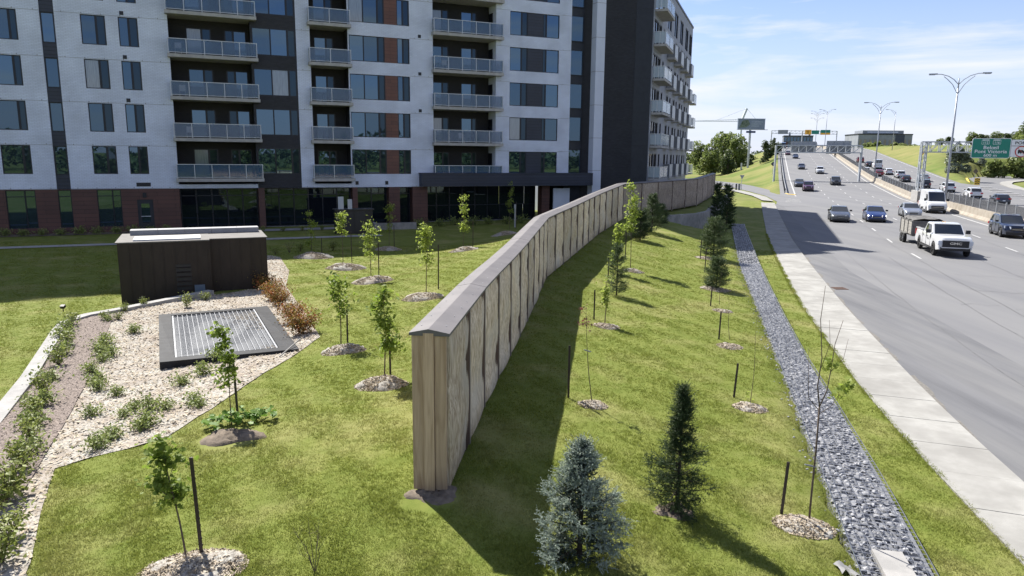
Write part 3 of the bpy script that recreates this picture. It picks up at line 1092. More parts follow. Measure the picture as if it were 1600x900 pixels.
REC = [(-.89, 4.76), (9.15, 12.10), (19.18, 24.92)]
for a, b in REC:
    holes.append((a, b, 3.55 if a < 15 else 4.4, TOP - .4))
holes.append((4.76, 8.10, 3.25, TOP - .0))
holes.append((-8.81, -7.95, 3.25, TOP2))
mb = MB()
for p, q, tp in ((S_L, B1, TOP2), (B1, B2, TOP), (B2, S_R, TOP2)):
    facade(mb, p, q, 3.25, tp, holes)
    mb.quad((p, 0.0, tp), (q, 0, tp), (q, 17, tp), (p, 17, tp))
    mb.quad((p, 17, 0), (p, 17, tp), (q, 17, tp), (q, 17, 0))
mb.quad((S_L, 0, 3.25), (S_L, 0, TOP2), (S_L, 17, TOP2), (S_L, 17, 3.25))
mb.quad((B1, 0, TOP), (B1, 17, TOP), (B1, 17, TOP2), (B1, 0, TOP2))
mb.quad((B2, 0, TOP), (B2, 0, TOP2), (B2, 17, TOP2), (B2, 17, TOP))
mb.quad((S_R, 0, 3.25), (S_R, 17, 3.25), (S_R, 17, TOP2), (S_R, 0, TOP2))
mb.quad((S_L, .02, 3.25), (S_L, 3.0, 3.25), (S_R, 3.0, 3.25), (S_R, .02, 3.25))
mb.build('brick_wall', M['white_brick'], tower, world=False)
# joints: shelf-angle lines at every window head
mb = MB()
segs = [(S_L, -8.81), (-7.95, -.89), (8.10, 9.15), (12.10, 12.19), (17.17, 19.18), (24.92, 26.23), (31.06, S_R)]
for k in range(-1, 8):
    for a, b in segs:
        z = FL[k] + 2.36 if k >= 0 else 3.27
        if z > top_at((a + b) / 2) - .3: continue
        mb.bx(a + .01, b - .01, -.004, .01, z, z + .022)
        q = a + .4
        while q < b:
            mb.bx(q, q + .05, -.008, .0, z + .02, z + .09)
            q += 1.2
o = mb.build('joint_line', mat('joint', (.22, .22, .23), None), tower, world=False)
o['kind'] = 'stuff'
for k in range(NV):
    zt = FL[k] + 2.33
    for a, b, sp, sa in wins + mid + rgt:
        if shown(a, k): window(tower, a, b, zt - 2.0, zt, .07, sp, sa)
    mb = MB(); mb.bx(15.09, 16.13, .05, .12, zt - 2.0, zt); shown(15, k) and mb.build('brown_panel', M['brick_red'], tower, world=False)
    mb = MB(); mb.bx(27.96, 29.41, .05, .12, zt - 2.0, zt); mb.build('siding_panel', M['navy_board'], tower, world=False)
    # dark brick bay beside the first balconies
    if shown(5, k): window(tower, 4.86, 8.06, zt - 2.0, zt, .04, (.415, .80), (2,))
    # narrow stair strip
    window(tower, -8.77, -7.99, zt - 2.05, zt - .05, .07, (), ())
    # little square wall vents
    for sv in (-3.95, 17.9) if k else (12.4, 14.9):
        mb = MB(); mb.bx(sv, sv + .26, -.02, .03, zt + .14 if k else 3.45, zt + .40 if k else 3.75); shown(sv, k) and mb.build('wall_vent', M['frame'], tower, world=False)
mb = MB()
dh = [(4.86, 8.06, FL[k] + .33, FL[k] + 2.33) for k in range(NV) if shown(5, k)]
facade(mb, 4.76, 8.10, 3.25, TOP, dh, .035)
mb.build('dark_brick_bay', M['dark_brick'], tower, world=False)
mb = MB()
dh = [(-8.77, -7.99, FL[k] + .28, FL[k] + 2.28) for k in range(NV)]
facade(mb, -8.81, -7.95, 3.25, TOP2, dh, .06)
for k in range(NV):
    mb.bx(-8.80, -7.96, -.02, .06, FL[k] + 2.30, FL[k] + 2.42)
mb.build('stair_strip', M['navy_board'], tower, world=False)
# recesses behind the balconies
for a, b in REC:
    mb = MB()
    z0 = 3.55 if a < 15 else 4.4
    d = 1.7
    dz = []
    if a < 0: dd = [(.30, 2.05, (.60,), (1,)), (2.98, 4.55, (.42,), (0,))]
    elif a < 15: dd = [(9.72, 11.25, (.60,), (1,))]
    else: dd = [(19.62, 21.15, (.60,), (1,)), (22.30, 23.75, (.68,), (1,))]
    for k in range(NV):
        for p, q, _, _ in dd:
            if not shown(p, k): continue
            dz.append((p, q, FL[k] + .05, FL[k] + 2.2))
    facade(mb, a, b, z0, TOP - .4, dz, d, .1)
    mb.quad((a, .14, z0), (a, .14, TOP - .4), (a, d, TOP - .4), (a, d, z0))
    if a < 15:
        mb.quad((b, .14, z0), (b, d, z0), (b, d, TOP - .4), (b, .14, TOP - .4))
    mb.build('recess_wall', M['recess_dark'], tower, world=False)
    if a > 15:
        mb = MB()
        facade2 = [(b - .0, .14), (b - .0, d)]
        mb.bx(b - .012, b - .002, .14, d, z0, TOP - .4)
        mb.build('recess_side', M['white_panel'], tower, world=False)
        for k in range(NV - 1):
            mb = MB(); mb.bx(b - .06, b - .013, .75, 1.6, FL[k] + .05, FL[k] + 2.15); mb.build('side_door', M['frame'], tower, world=False)
    for k in range(NV):
        for p, q, sp, sa in dd:
            if shown(p, k): window(tower, p, q, FL[k] + .05, FL[k] + 2.2, d + .03, sp, sa, name='patio_door')
def railing(x0, x1, y0, y1, zf, nseg, h=1.07):
    """posts, rails and the list of glass rectangles of a balcony with its front at y0"""
    mb = MB()
    gl = []
    xs = [x0 + (x1 - x0) * i / nseg for i in range(nseg + 1)]
    for i, x in enumerate(xs):
        mb.bx(x - .025, x + .025, y0, y0 + .05, zf - .02, zf + h - .04)
    mb.bx(x0 - .03, x1 + .03, y0 - .005, y0 + .055, zf + h - .04, zf + h + .01)
    mb.bx(x0, x1, y0 + .01, y0 + .04, zf + .08, zf + .12)
    for x in (x0, x1):
        mb.bx(x - .02, x + .02, y0 + .06, y1, zf + h - .04, zf + h + .008)
        mb.bx(x - .018, x + .018, y0 + .06, y1, zf + .08, zf + .12)
        mb.bx(x - .02, x + .02, y1 - .05, y1, zf, zf + h - .04)
    for a, b in zip(xs, xs[1:]):
        gl.append((a + .03, b - .03, y0 + .02, y0 + .03))
    for x in (x0, x1):
        gl.append((x - .005, x + .005, y0 + .06, y1 - .06))
    return mb, gl
SL = [(-1.04, 5.20, 5), (8.94, 12.28, 2), (19.05, 25.42, 5)]
for (x0, x1, ns) in SL:
    sm = MB(); sm.bx(x0, x1, -.62, -.002, -.24, 0)
    sm.bx(max(x0, [r for r in REC if abs(r[0] - x0) < 1][0][0] + .01), min(x1, [r for r in REC if abs(r[0] - x0) < 1][0][1] - .01), -.002, 1.69, -.24, -.002)
    slab_me = sm.mesh('balcony', M['slab_concrete'])
    rl, gls = railing(x0 + .08, x1 - .08, -.58, -.06, 0, ns)
    rail_me = rl.mesh('railing', M['rail_metal'])
    g_me = []
    for a, b, c, d in gls:
        g = MB(); g.bx(a, b, c, d, .13, 1.02); g_me.append(g.mesh('glass_panel', M['rail_glass']))
    for k in range(0, NV - 1):
        o = inst(slab_me, 'balcony', (0, 0, FL[k]), 0, tower)
        inst(rail_me, 'railing', (0, 0, 0), 0, o)
        for g in g_me:
            inst(g, 'glass_panel', (0, 0, 0), 0, o)
# a few chairs and boxes left on the balconies
M['chair_white'] = mat('chair_white', (.6, .6, .6), None)
for k, s_, lb in ((3, -.3, 'small pale chair at the left end of the fourth-floor balcony nearest the left'), (2, -.2, 'small pale chair at the left end of the third-floor balcony nearest the left'), (1, .1, 'small pale chair at the left end of the second-floor balcony nearest the left'), (3, 20.2, 'small pale chair on the fourth-floor balcony of the wide right-hand stack'), (1, 21.7, 'small pale chair on the second-floor balcony of the wide right-hand stack')):
    z = FL[k]
    px_, py_ = borg + bt * s_ - bn * (-.1)
    t = thing('balcony_chair', lb, 'chair', (px_, py_, z), ANG, 'chairs on the balconies')
    mb = MB(); mb.bx(-.22, .22, -.2, .2, .40, .44); mb.build('seat', M['chair_white'], t, world=False)
    mb = MB(); mb.bx(-.22, .22, .18, .21, .44, .85); mb.build('backrest', M['chair_white'], t, world=False)
    for a in (-.2, .2):
        for b in (-.18, .18):
            mb = MB(); mb.bx(a - .015, a + .015, b - .015, b + .015, 0, .40); mb.build('leg', M['chair_white'], t, world=False)

# ground floor
mb = MB()
gh = [(-11.93, -10.15, .5, 3.2), (-17.9, -16.1, .5, 3.2), (-8.80, -7.97, .5, 3.2), (-6.37, -4.81, .5, 3.2), (-3.81, -2.74, .1, 2.45)]
facade(mb, S_L, -.90, -.4, 3.245, gh, .03, .15)
mb.quad((S_L, .03, -.4), (S_L, .03, 3.245), (S_L, 17, 3.245), (S_L, 17, -.4))
mb.quad((-.90, .03, -.4), (-.90, 1.4, -.4), (-.90, 1.4, 3.245), (-.90, .03, 3.245))
mb.build('brown_cladding', M['brown_board'], tower, world=False)
for a, b in ((4.76, 5.22), (12.15, 12.56), (15.21, 16.15), (17.27, 18.6), (29.6, 30.4)):
    mb = MB(); mb.bx(a, b, .03, .9, -.4, 3.245); mb.build('brown_pier', M['brown_board'], tower, world=False)
for a, b in ((-11.93, -10.15), (-17.9, -16.1), (-6.37, -4.81)):
    window(tower, a, b, .5, 3.2, .1, (.64,), (), trans=.83, glass='glass_b')
window(tower, -8.80, -7.97, .5, 3.2, .1, (), (), trans=.83, glass='glass_b')
dr = MB(); dr.bx(-3.81, -2.74, .09, .15, .1, 2.45)
dr = dr.build('door', M['navy_metal'], tower, world=False)
mb = MB(); mb.bx(-3.55, -3.0, .075, .089, .75, 2.15); mb.build('pane', M['glass'], dr, world=False)
mb = MB(); mb.bx(-3.6, -2.95, .05, .074, 1.18, 1.23); mb.build('push_bar', M['rail_metal'], dr, world=False)
mb = MB(); mb.bx(-3.75, -2.80, -.02, .03, 3.42, 3.70); mb.build('wall_vent', M['frame'], tower, world=False)
mb = MB(); mb.bx(-3.4, -3.15, -.05, .03, 2.6, 2.95); mb.build('wall_lamp', M['frame'], tower, world=False)
for a, b, ns in ((-.88, 4.74, 5), (5.22, 12.13, 6), (12.58, 15.2, 2), (16.16, 17.26, 1)):
    window(tower, a, b, .12, 3.2, .85, tuple(i / ns for i in range(1, ns)), (), glass='glass_dark', trans=.82, name='shopfront', fw=.07)
    mb = MB(); mb.bx(a, b, .80, 1.1, -.4, .12); mb.build('plinth', M['old_concrete'], tower, world=False)
window(tower, 18.62, 29.58, .12, 3.25, 1.4, tuple(i / 9 for i in range(1, 9)), (), glass='glass_dark', trans=.45, name='shopfront', fw=.07)
window(tower, 30.42, 34.0, .12, 3.25, 1.4, (.33, .66), (), glass='glass_dark', trans=.45, name='shopfront', fw=.07)
mb = MB(); mb.bx(18.6, 29.6, 1.35, 1.6, -.4, .12); mb.bx(30.4, 34.5, 1.35, 1.6, -.4, .12); mb.build('plinth', M['old_concrete'], tower, world=False)
mb = MB(); mb.bx(30.9, 32.6, .2, .35, .3, 3.0); mb.build('white_pier', M['white_panel'], tower, world=False)
# canopy band over the entrance
mb = MB(); mb.bx(17.86, 34.4, -.95, -.003, 3.30, 4.38); mb.bx(17.80, 34.4, -1.0, -.004, 4.38, 4.44)
mb.build('canopy', M['navy_board'], tower, world=False)
# glazed stair slot and the white pier at the right end
mb = MB()
mb.quad((S_R + .002, .9, -.4), (34.6, .9, -.4), (34.6, .9, TOP2), (S_R + .002, .9, TOP2))
mb.quad((S_R + .002, .9, TOP2), (34.6, .9, TOP2), (34.6, 8, TOP2), (S_R + .002, 8, TOP2))
mb.quad((S_R + .002, .9, TOP), (S_R + .002, .9, TOP2), (S_R + .002, 8, TOP2), (S_R + .002, 8, TOP))
mb.build('slot_wall', M['navy_metal'], tower, world=False)
for k in range(NV):
    window(tower, S_R + .15, 34.0, FL[k] + .35, FL[k] + 2.6, .78, (), (), glass='glass_b')
mb = MB(); mb.bx(34.6, 35.75, -.5, 17, -.4, TOP2); mb.build('white_pier', M['white_panel'], tower, world=False)
mb = MB()
for k in range(9):
    mb.bx(34.59, 35.76, -.507, .9, FL[k] + .66, FL[k] + .69)
o = mb.build('joint_line', mat('joint_b', (.25, .25, .27), None), tower, world=False)
o['kind'] = 'stuff'

# ------------------------------------------------------------------ dark lower wing
wing = thing('apartment_wing', 'dark clad lower wing of the flats with white balconied side facing the motorway', 'apartment building', (12.4, 67.6, 0), -AL)
WT = 22.4
mb = MB()
mb.bx(-9.5, -1.55, 0.03, 32, -.4, WT - .4)
mb.build('brick_wall', M['dark_brick'], wing, world=False)
mb = MB(); mb.bx(-1.55, -.02, 0, .5, -.4, WT); mb.build('corner_cladding', M['navy_metal'], wing, world=False)
mb = MB()
for k in range(7):
    mb.bx(-1.56, -.015, -.008, .4, 4.02 + 3 * k - .04, 4.02 + 3 * k)
    mb.bx(-9.4, -1.56, .024, .2, 4.02 + 3 * k - .75, 4.02 + 3 * k - .72)
o = mb.build('joint_line', M['frame'], wing, world=False)
o['kind'] = 'stuff'
# side wall (local +x), with openings
WFL = [4.0 + 3 * k for k in range(6)]
def side_facade(mb, y0, y1, z0, z1, holes, x=0., rv=.15):
    t = MB()
    facade(t, y0, y1, z0, z1, holes, 0, rv)
    # local x->y, inward y -> -x
    mb.add([(x - p[1], p[0], p[2]) for p in t.v], t.f)
sh = []
for k, z in enumerate(WFL):
    if k < 5:
        sh += [(.6, 3.2, z + .02, z + 2.3), (3.5, 5.2, z + .05, z + 2.3), (6.4, 7.4, z + .2, z + 2.3)]
        for yy in (10.2, 15.6, 21.0, 26.2):
            sh += [(yy, yy + 1.5, z + .02, z + 2.3), (yy + 2.5, yy + 3.5, z + .3, z + 2.3)]
    else:
        sh += [(.6, 6.4, z + .02, z + 2.5)]
        for yy in (9.0, 14.0, 19.0, 24.2, 28.6):
            sh += [(yy, yy + 2.9, z - .2, z + 2.3)]
for yy in (2, 7, 12, 17, 22, 27):
    sh += [(yy, yy + 3, .4, 3.0)]
mb = MB()
side_facade(mb, .5, 32, -.4, WT, sh)
mb.quad((0, 32, -.4), (-9.5, 32, -.4), (-9.5, 32, WT), (0, 32, WT))
mb.bx(-.02, .03, -.02, .5, -.4, WT)
mb.build('white_wall', mat('wing_panel', (.22, .235, .275), (.19, .205, .24), .8, .6, coord='obj'), wing, world=False)
mb = MB()
mb.bx(-9.4, -.1, .5, 31.95, WT - .02, WT + .05)
mb.build('roof', M['roof_membrane'], wing, world=False)
mb = MB()
mb.bx(-.08, .08, -.06, 32.1, WT, WT + .22); mb.bx(-9.5, -.08, -.06, .08, WT, WT + .22)
mb.build('parapet', M['navy_metal'], wing, world=False)
def side_window(y0, y1, z0, z1, gl='glass_dark'):
    mb = MB(); mb.bx(-.12, -.10, y0 + .03, y1 - .03, z0 + .03, z1 - .03)
    f = MB()
    f.bx(-.13, -.04, y0, y0 + .07, z0, z1); f.bx(-.13, -.04, y1 - .07, y1, z0, z1); f.bx(-.13, -.04, y0 + .07, y1 - .07, z1 - .07, z1); f.bx(-.13, -.04, y0 + .07, y1 - .07, z0, z0 + .07)
    if y1 - y0 > 1.2:
        f.bx(-.13, -.04, (y0 + y1) / 2 - .04, (y0 + y1) / 2 + .04, z0 + .07, z1 - .07)
    fo = f.build('window', M['frame'], wing, world=False)
    mb.build('pane', M[gl], fo, world=False)
for a, b, c, d in sh:
    side_window(a, b, c, d)
M['grey_panel'] = mat('grey_panel', (.17, .175, .185), (.2, .205, .21), 1, .5, coord='obj')
M['pale_panel'] = mat('pale_panel', (.38, .40, .43), (.44, .46, .48), 1, .45, coord='obj')
def wing_balcony(y0, y1, dep, z, kind):
    o = MB(); o.bx(.004, dep, y0, y1, -.2, 0)
    o = o.build('balcony', M['slab_concrete'], wing, world=False)
    o.location = (0, 0, z)
    if kind == 'glass':
        r = MB()
        for (x, y) in ((dep - .05, y0 + .05), (dep - .05, y1 - .05), (.05, y0 + .05), (dep * .5, y0 + .05), (dep - .05, (y0 + y1) / 2)):
            r.bx(x - .025, x + .025, y - .025, y + .025, 0, 1.05)
        r.bx(.03, dep - .02, y0 + .02, y0 + .08, 1.05, 1.1); r.bx(dep - .08, dep - .02, y0 + .08, y1 - .02, 1.05, 1.1)
        r.build('railing', M['rail_metal'], o, world=False)
        g = MB(); g.bx(.08, dep - .08, y0 + .045, y0 + .055, .1, 1.03); g.build('glass_panel', M['rail_glass_light'], o, world=False)
        g = MB(); g.bx(dep - .055, dep - .045, y0 + .08, y1 - .08, .1, 1.03); g.build('glass_panel', M['rail_glass_light'], o, world=False)
    else:
        g = MB(); g.bx(.06, dep - .03, y0 + .02, y0 + .06, .0, 1.25); g.build('side_screen', M['grey_panel'], o, world=False)
        g = MB(); g.bx(.06, dep - .03, y1 - .06, y1 - .02, .0, 1.25); g.build('side_screen', M['grey_panel'], o, world=False)
        g = MB(); g.bx(dep - .05, dep - .01, y0 + .0, y1, -.1, 1.25); g.build('front_panel', M['pale_panel'], o, world=False)
for k, z in enumerate(WFL):
    wing_balcony(.35, 5.6, 1.15, z, 'glass')
    if k < 5:
        for yy in (9.6, 15.0, 20.4, 25.6):
            wing_balcony(yy, yy + 2.3, .8, z, 'panel')
    if k < 4:
        wing_balcony(30.6, 33.2, .8, z, 'glass')
# ------------------------------------------------------------------ wooden noise wall
def wood_mat(name, c1, c2, c3, scale=3.0, rough=.75, wav=1.6):
    mt = bpy.data.materials.new(name)
    mt.use_nodes = True
    n, l = mt.node_tree.nodes, mt.node_tree.links
    b = n['Principled BSDF']
    b.inputs['Roughness'].default_value = rough
    b.inputs['Specular IOR Level'].default_value = .2
    t = n.new('ShaderNodeTexCoord')
    oi = n.new('ShaderNodeObjectInfo')
    ad = n.new('ShaderNodeVectorMath'); ad.operation = 'ADD'
    mu = n.new('ShaderNodeVectorMath'); mu.operation = 'SCALE'
    cb = n.new('ShaderNodeCombineXYZ')
    for k in range(3):
        l.new(oi.outputs['Random'], cb.inputs[k])
    l.new(cb.outputs[0], mu.inputs[0]); mu.inputs['Scale'].default_value = 37
    l.new(t.outputs['Object'], ad.inputs[0]); l.new(mu.outputs[0], ad.inputs[1])
    mp = n.new('ShaderNodeMapping'); mp.inputs['Scale'].default_value = (9, 9, .55)
    l.new(ad.outputs[0], mp.inputs[0])
    nz = n.new('ShaderNodeTexNoise'); nz.inputs['Scale'].default_value = scale; nz.inputs['Detail'].default_value = 8; nz.inputs['Distortion'].default_value = wav
    l.new(mp.outputs[0], nz.inputs[0])
    nb = n.new('ShaderNodeTexNoise'); nb.inputs['Scale'].default_value = 1.1; nb.inputs['Detail'].default_value = 5
    l.new(ad.outputs[0], nb.inputs[0])
    r1 = n.new('ShaderNodeMapRange'); r1.inputs[1].default_value = .36; r1.inputs[2].default_value = .64
    l.new(nz.outputs[0], r1.inputs[0])
    m1 = n.new('ShaderNodeMix'); m1.data_type = 'RGBA'
    m1.inputs[6].default_value = tuple(c1) + (1,); m1.inputs[7].default_value = tuple(c2) + (1,)
    l.new(r1.outputs[0], m1.inputs[0])
    r2 = n.new('ShaderNodeMapRange'); r2.inputs[1].default_value = .45; r2.inputs[2].default_value = .75
    l.new(nb.outputs[0], r2.inputs[0])
    m2 = n.new('ShaderNodeMix'); m2.data_type = 'RGBA'
    l.new(r2.outputs[0], m2.inputs[0]); l.new(m1.outputs[2], m2.inputs[6]); m2.inputs[7].default_value = tuple(c3) + (1,)
    tone = n.new('ShaderNodeMapRange'); tone.inputs[3].default_value = .80; tone.inputs[4].default_value = 1.16
    l.new(oi.outputs['Random'], tone.inputs[0])
    # dirt splashed up from the soil: a ragged band at the foot of the boards
    sz = n.new('ShaderNodeSeparateXYZ'); l.new(t.outputs['Object'], sz.inputs[0])
    zz_ = n.new('ShaderNodeMath'); zz_.operation = 'MULTIPLY_ADD'; zz_.inputs[1].default_value = -.5; l.new(nb.outputs[0], zz_.inputs[0]); l.new(sz.outputs[2], zz_.inputs[2])
    dr_ = n.new('ShaderNodeMapRange'); dr_.inputs[1].default_value = -.25; dr_.inputs[2].default_value = .12; dr_.inputs[3].default_value = .62; dr_.inputs[4].default_value = 1
    l.new(zz_.outputs[0], dr_.inputs[0])
    tm_ = n.new('ShaderNodeMath'); tm_.operation = 'MULTIPLY'; l.new(tone.outputs[0], tm_.inputs[0]); l.new(dr_.outputs[0], tm_.inputs[1])
    m3 = n.new('ShaderNodeMix'); m3.data_type = 'RGBA'; m3.blend_type = 'MULTIPLY'; m3.inputs[0].default_value = 1
    l.new(m2.outputs[2], m3.inputs[6]); l.new(tm_.outputs[0], m3.inputs[7])
    l.new(m3.outputs[2], b.inputs['Base Color'])
    bp = n.new('ShaderNodeBump'); bp.inputs['Strength'].default_value = .5; bp.inputs['Distance'].default_value = .006
    l.new(nz.outputs[0], bp.inputs['Height']); l.new(bp.outputs[0], b.inputs['Normal'])
    return mt
M['carved'] = wood_mat('carved_wood', (.38, .285, .18), (.78, .67, .50), (.57, .51, .42), 3.2)
M['end_wood'] = wood_mat('end_wood', (.34, .24, .15), (.50, .375, .255), (.42, .31, .215), 2.0, .7, .8)
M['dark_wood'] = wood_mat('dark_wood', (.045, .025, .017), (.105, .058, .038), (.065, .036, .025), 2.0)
M['grey_wood'] = wood_mat('grey_wood', (.26, .22, .18), (.40, .35, .29), (.32, .28, .24), 2.0)
M['cap_metal'] = mat('cap_metal', (.115, .108, .110), (.150, .140, .140), 1.5, .55, spec=.3, metal=.1)
M['galv'] = mat('galv', (.36, .37, .38), (.46, .47, .48), 3, .5, metal=.5)
HW = 2.42                                  # height of the boards
TH = .50
fpath = [Vector(p) for p in FENCE_R]
_fl = [0.0]
for a, b in zip(fpath, fpath[1:]):
    _fl.append(_fl[-1] + math.hypot(b.x - a.x, b.y - a.y))
def fpt(s):
    return Vector([float(np.interp(s, _fl, [p[k] for p in fpath])) for k in range(3)])
S50 = _fl[11]
S66 = _fl[12]
n1 = 22
bays = [S50 * i / n1 for i in range(n1 + 1)] + [S50 + (S66 - S50) * i / 5 for i in range(1, 6)] + [S66 + (_fl[-1] - S66) * i / 4 for i in range(1, 5)]
def panel_mesh(L, seed, coarse=False):
    r = random.Random(seed)
    nx, nz = (int(L / .0165), 30) if not coarse else (int(L / .03), 18)
    x0, x1 = .05, L - .13
    zz = np.linspace(0, 1, nz)
    ph = [r.uniform(0, 6.28) for _ in range(8)]
    H = HW - .12
    eL = .035 * np.sin(zz * 5.2 + ph[0]) + .02 * np.sin(zz * 11 + ph[1])
    eR = .045 * np.sin(zz * 6.6 + ph[2]) + .025 * np.sin(zz * 14 + ph[3])
    vs = []
    for j in range(nz):
        for i in range(nx):
            f = i / (nx - 1)
            x = x0 + eL[j] + (x1 + eR[j] - x0 - eL[j]) * f
            z = zz[j]
            warp = .9 * math.sin(z * 4.1 + ph[4] + 2.2 * f) + .5 * math.sin(z * 9 + ph[5] + 5 * f) + .8 * math.sin(f * 7 + ph[6] + z * 2)
            a = (f * L / .075) * math.pi + warp * 2.6
            g = abs(math.sin(a))
            bul = .044 * math.sin(math.pi * min(max(f, 0), 1)) ** .55 * (.5 + .5 * math.sin(z * 7.5 + ph[4] + 1.5 * math.sin(z * 3.3 + ph[5]))) * min(1, (1 - z) * 7)
            dep = -.008 - .022 * (g ** 1.4) - bul
            if i in (0, nx - 1):
                dep = .05
            vs.append((x, dep, .06 + z * H))
    fs = [(j * nx + i, j * nx + i + 1, (j + 1) * nx + i + 1, (j + 1) * nx + i) for j in range(nz - 1) for i in range(nx - 1)]
    mb = MB()
    mb.add(vs, fs)
    return mb.mesh('carved_panel', M['carved'], smooth=False)
nwall = thing('wooden_noise_wall', 'long carved timber noise barrier with grey metal cap along the crest of the lawn', 'noise wall', tuple(fpath[0]))
LB = S50 / n1
pv = [panel_mesh(LB, 40 + i) for i in range(6)]
pv_b = [panel_mesh(LB, 60 + i, True) for i in range(3)]
M['carved_old'] = wood_mat('carved_old', (.16, .125, .10), (.46, .39, .31), (.27, .22, .18), 3.0)
pw = [panel_mesh((S66 - S50) / 5, 80 + i, True) for i in range(3)]
for me_ in pw: me_.materials[0] = M['carved_old']
o0 = nwall.location
_prev_n = None
for i in range(len(bays) - 1):
    a, b = fpt(bays[i]), fpt(bays[i + 1])
    d = b - a
    L = math.hypot(d.x, d.y)
    t = Vector((d.x / L, d.y / L, 0))
    nr = Vector((t.y, -t.x, 0))             # to the right (motorway side)
    ang = math.atan2(t.y, t.x)
    sl = math.atan2(d.z, L)
    wide = i >= n1
    src = pw[i % 3] if wide else pv[(i * 5 + i // 3) % 6]
    o = inst(src, 'carved_panel', tuple(a - o0), 0, nwall)
    sc = L / ((S66 - S50) / 5 if wide else LB)
    o.rotation_euler = (0, -sl, ang)
    o.scale = (sc, 1, 1)
    src = pw[(i + 1) % 3] if wide else pv_b[i % 3]
    back = b - nr * TH
    o = inst(src, 'carved_panel', tuple(back - o0), 0, nwall)
    o.rotation_euler = (0, sl, ang + math.pi)
    o.scale = (sc, 1, 1)
    # dark recessed core behind the carved boards
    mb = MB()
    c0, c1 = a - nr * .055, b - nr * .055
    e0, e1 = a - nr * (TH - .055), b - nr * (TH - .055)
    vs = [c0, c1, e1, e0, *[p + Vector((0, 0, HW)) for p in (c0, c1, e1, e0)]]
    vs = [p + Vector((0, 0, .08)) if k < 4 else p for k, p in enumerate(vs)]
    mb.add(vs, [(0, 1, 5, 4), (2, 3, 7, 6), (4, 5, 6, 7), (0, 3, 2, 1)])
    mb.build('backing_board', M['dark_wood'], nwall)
    # dark wavy-edged batten, then a straight grey post edge
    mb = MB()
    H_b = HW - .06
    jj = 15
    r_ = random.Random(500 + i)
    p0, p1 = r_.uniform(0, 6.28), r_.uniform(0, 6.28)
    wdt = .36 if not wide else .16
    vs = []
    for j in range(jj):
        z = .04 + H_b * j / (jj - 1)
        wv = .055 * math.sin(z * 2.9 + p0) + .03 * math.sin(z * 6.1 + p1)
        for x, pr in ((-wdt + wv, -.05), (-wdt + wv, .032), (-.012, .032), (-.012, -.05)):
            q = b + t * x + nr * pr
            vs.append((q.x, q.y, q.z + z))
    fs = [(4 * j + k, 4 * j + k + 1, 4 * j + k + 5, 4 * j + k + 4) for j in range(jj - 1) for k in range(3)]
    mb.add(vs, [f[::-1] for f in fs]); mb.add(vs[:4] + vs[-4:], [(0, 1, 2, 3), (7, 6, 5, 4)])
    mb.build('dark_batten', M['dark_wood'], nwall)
    mb = MB()
    c = b + t * .022 + nr * .0
    mb.obox(c + Vector((0, 0, HW / 2 - .05)), (.03, .042, HW / 2 - .01), t, nr, (0, 0, 1))
    mb.build('post_edge', M['grey_wood'], nwall)
# boards of the end post
t0 = (fpath[1] - fpath[0]); t0.z = 0; t0.normalize()
n0 = Vector((t0.y, -t0.x, 0))
for k, (off, w, pr) in enumerate(((.085, .17, .0), (.25, .155, .035), (.415, .17, .002))):
    mb = MB()
    c = fpath[0] - n0 * off - t0 * (.03 + pr / 2) + Vector((0, 0, HW / 2 + .03))
    mb.obox(c, (w / 2 - .002, .03 + pr / 2, HW / 2 - .02), n0, t0, (0, 0, 1))
    mb.build('end_board', M['end_wood'], nwall)
mb = MB(); mb.obox(fpath[0] - n0 * .25 + t0 * .2 + Vector((0, 0, -.02)), (.12, .12, .16), n0, t0, (0, 0, 1)); mb.build('footing', M['old_concrete'], nwall)
# little maker's plate with a line of unreadable print
mb = MB(); mb.obox(fpath[0] - n0 * .25 - t0 * .0695 + Vector((0, 0, 1.33)), (.062, .002, .032), n0, t0, (0, 0, 1)); pl = mb.build('name_plate', mat('plate', (.75, .75, .72), None, rough=.5), nwall)
mb = MB()
for k in range(8):
    mb.obox(fpath[0] - n0 * (.25 - .04 + k * .0115) - t0 * .072 + Vector((0, 0, 1.335)), (.004, .001, .006 if k % 3 else .008), n0, t0, (0, 0, 1))
o = mb.build('print', M['black'], pl); o['kind'] = 'stuff'
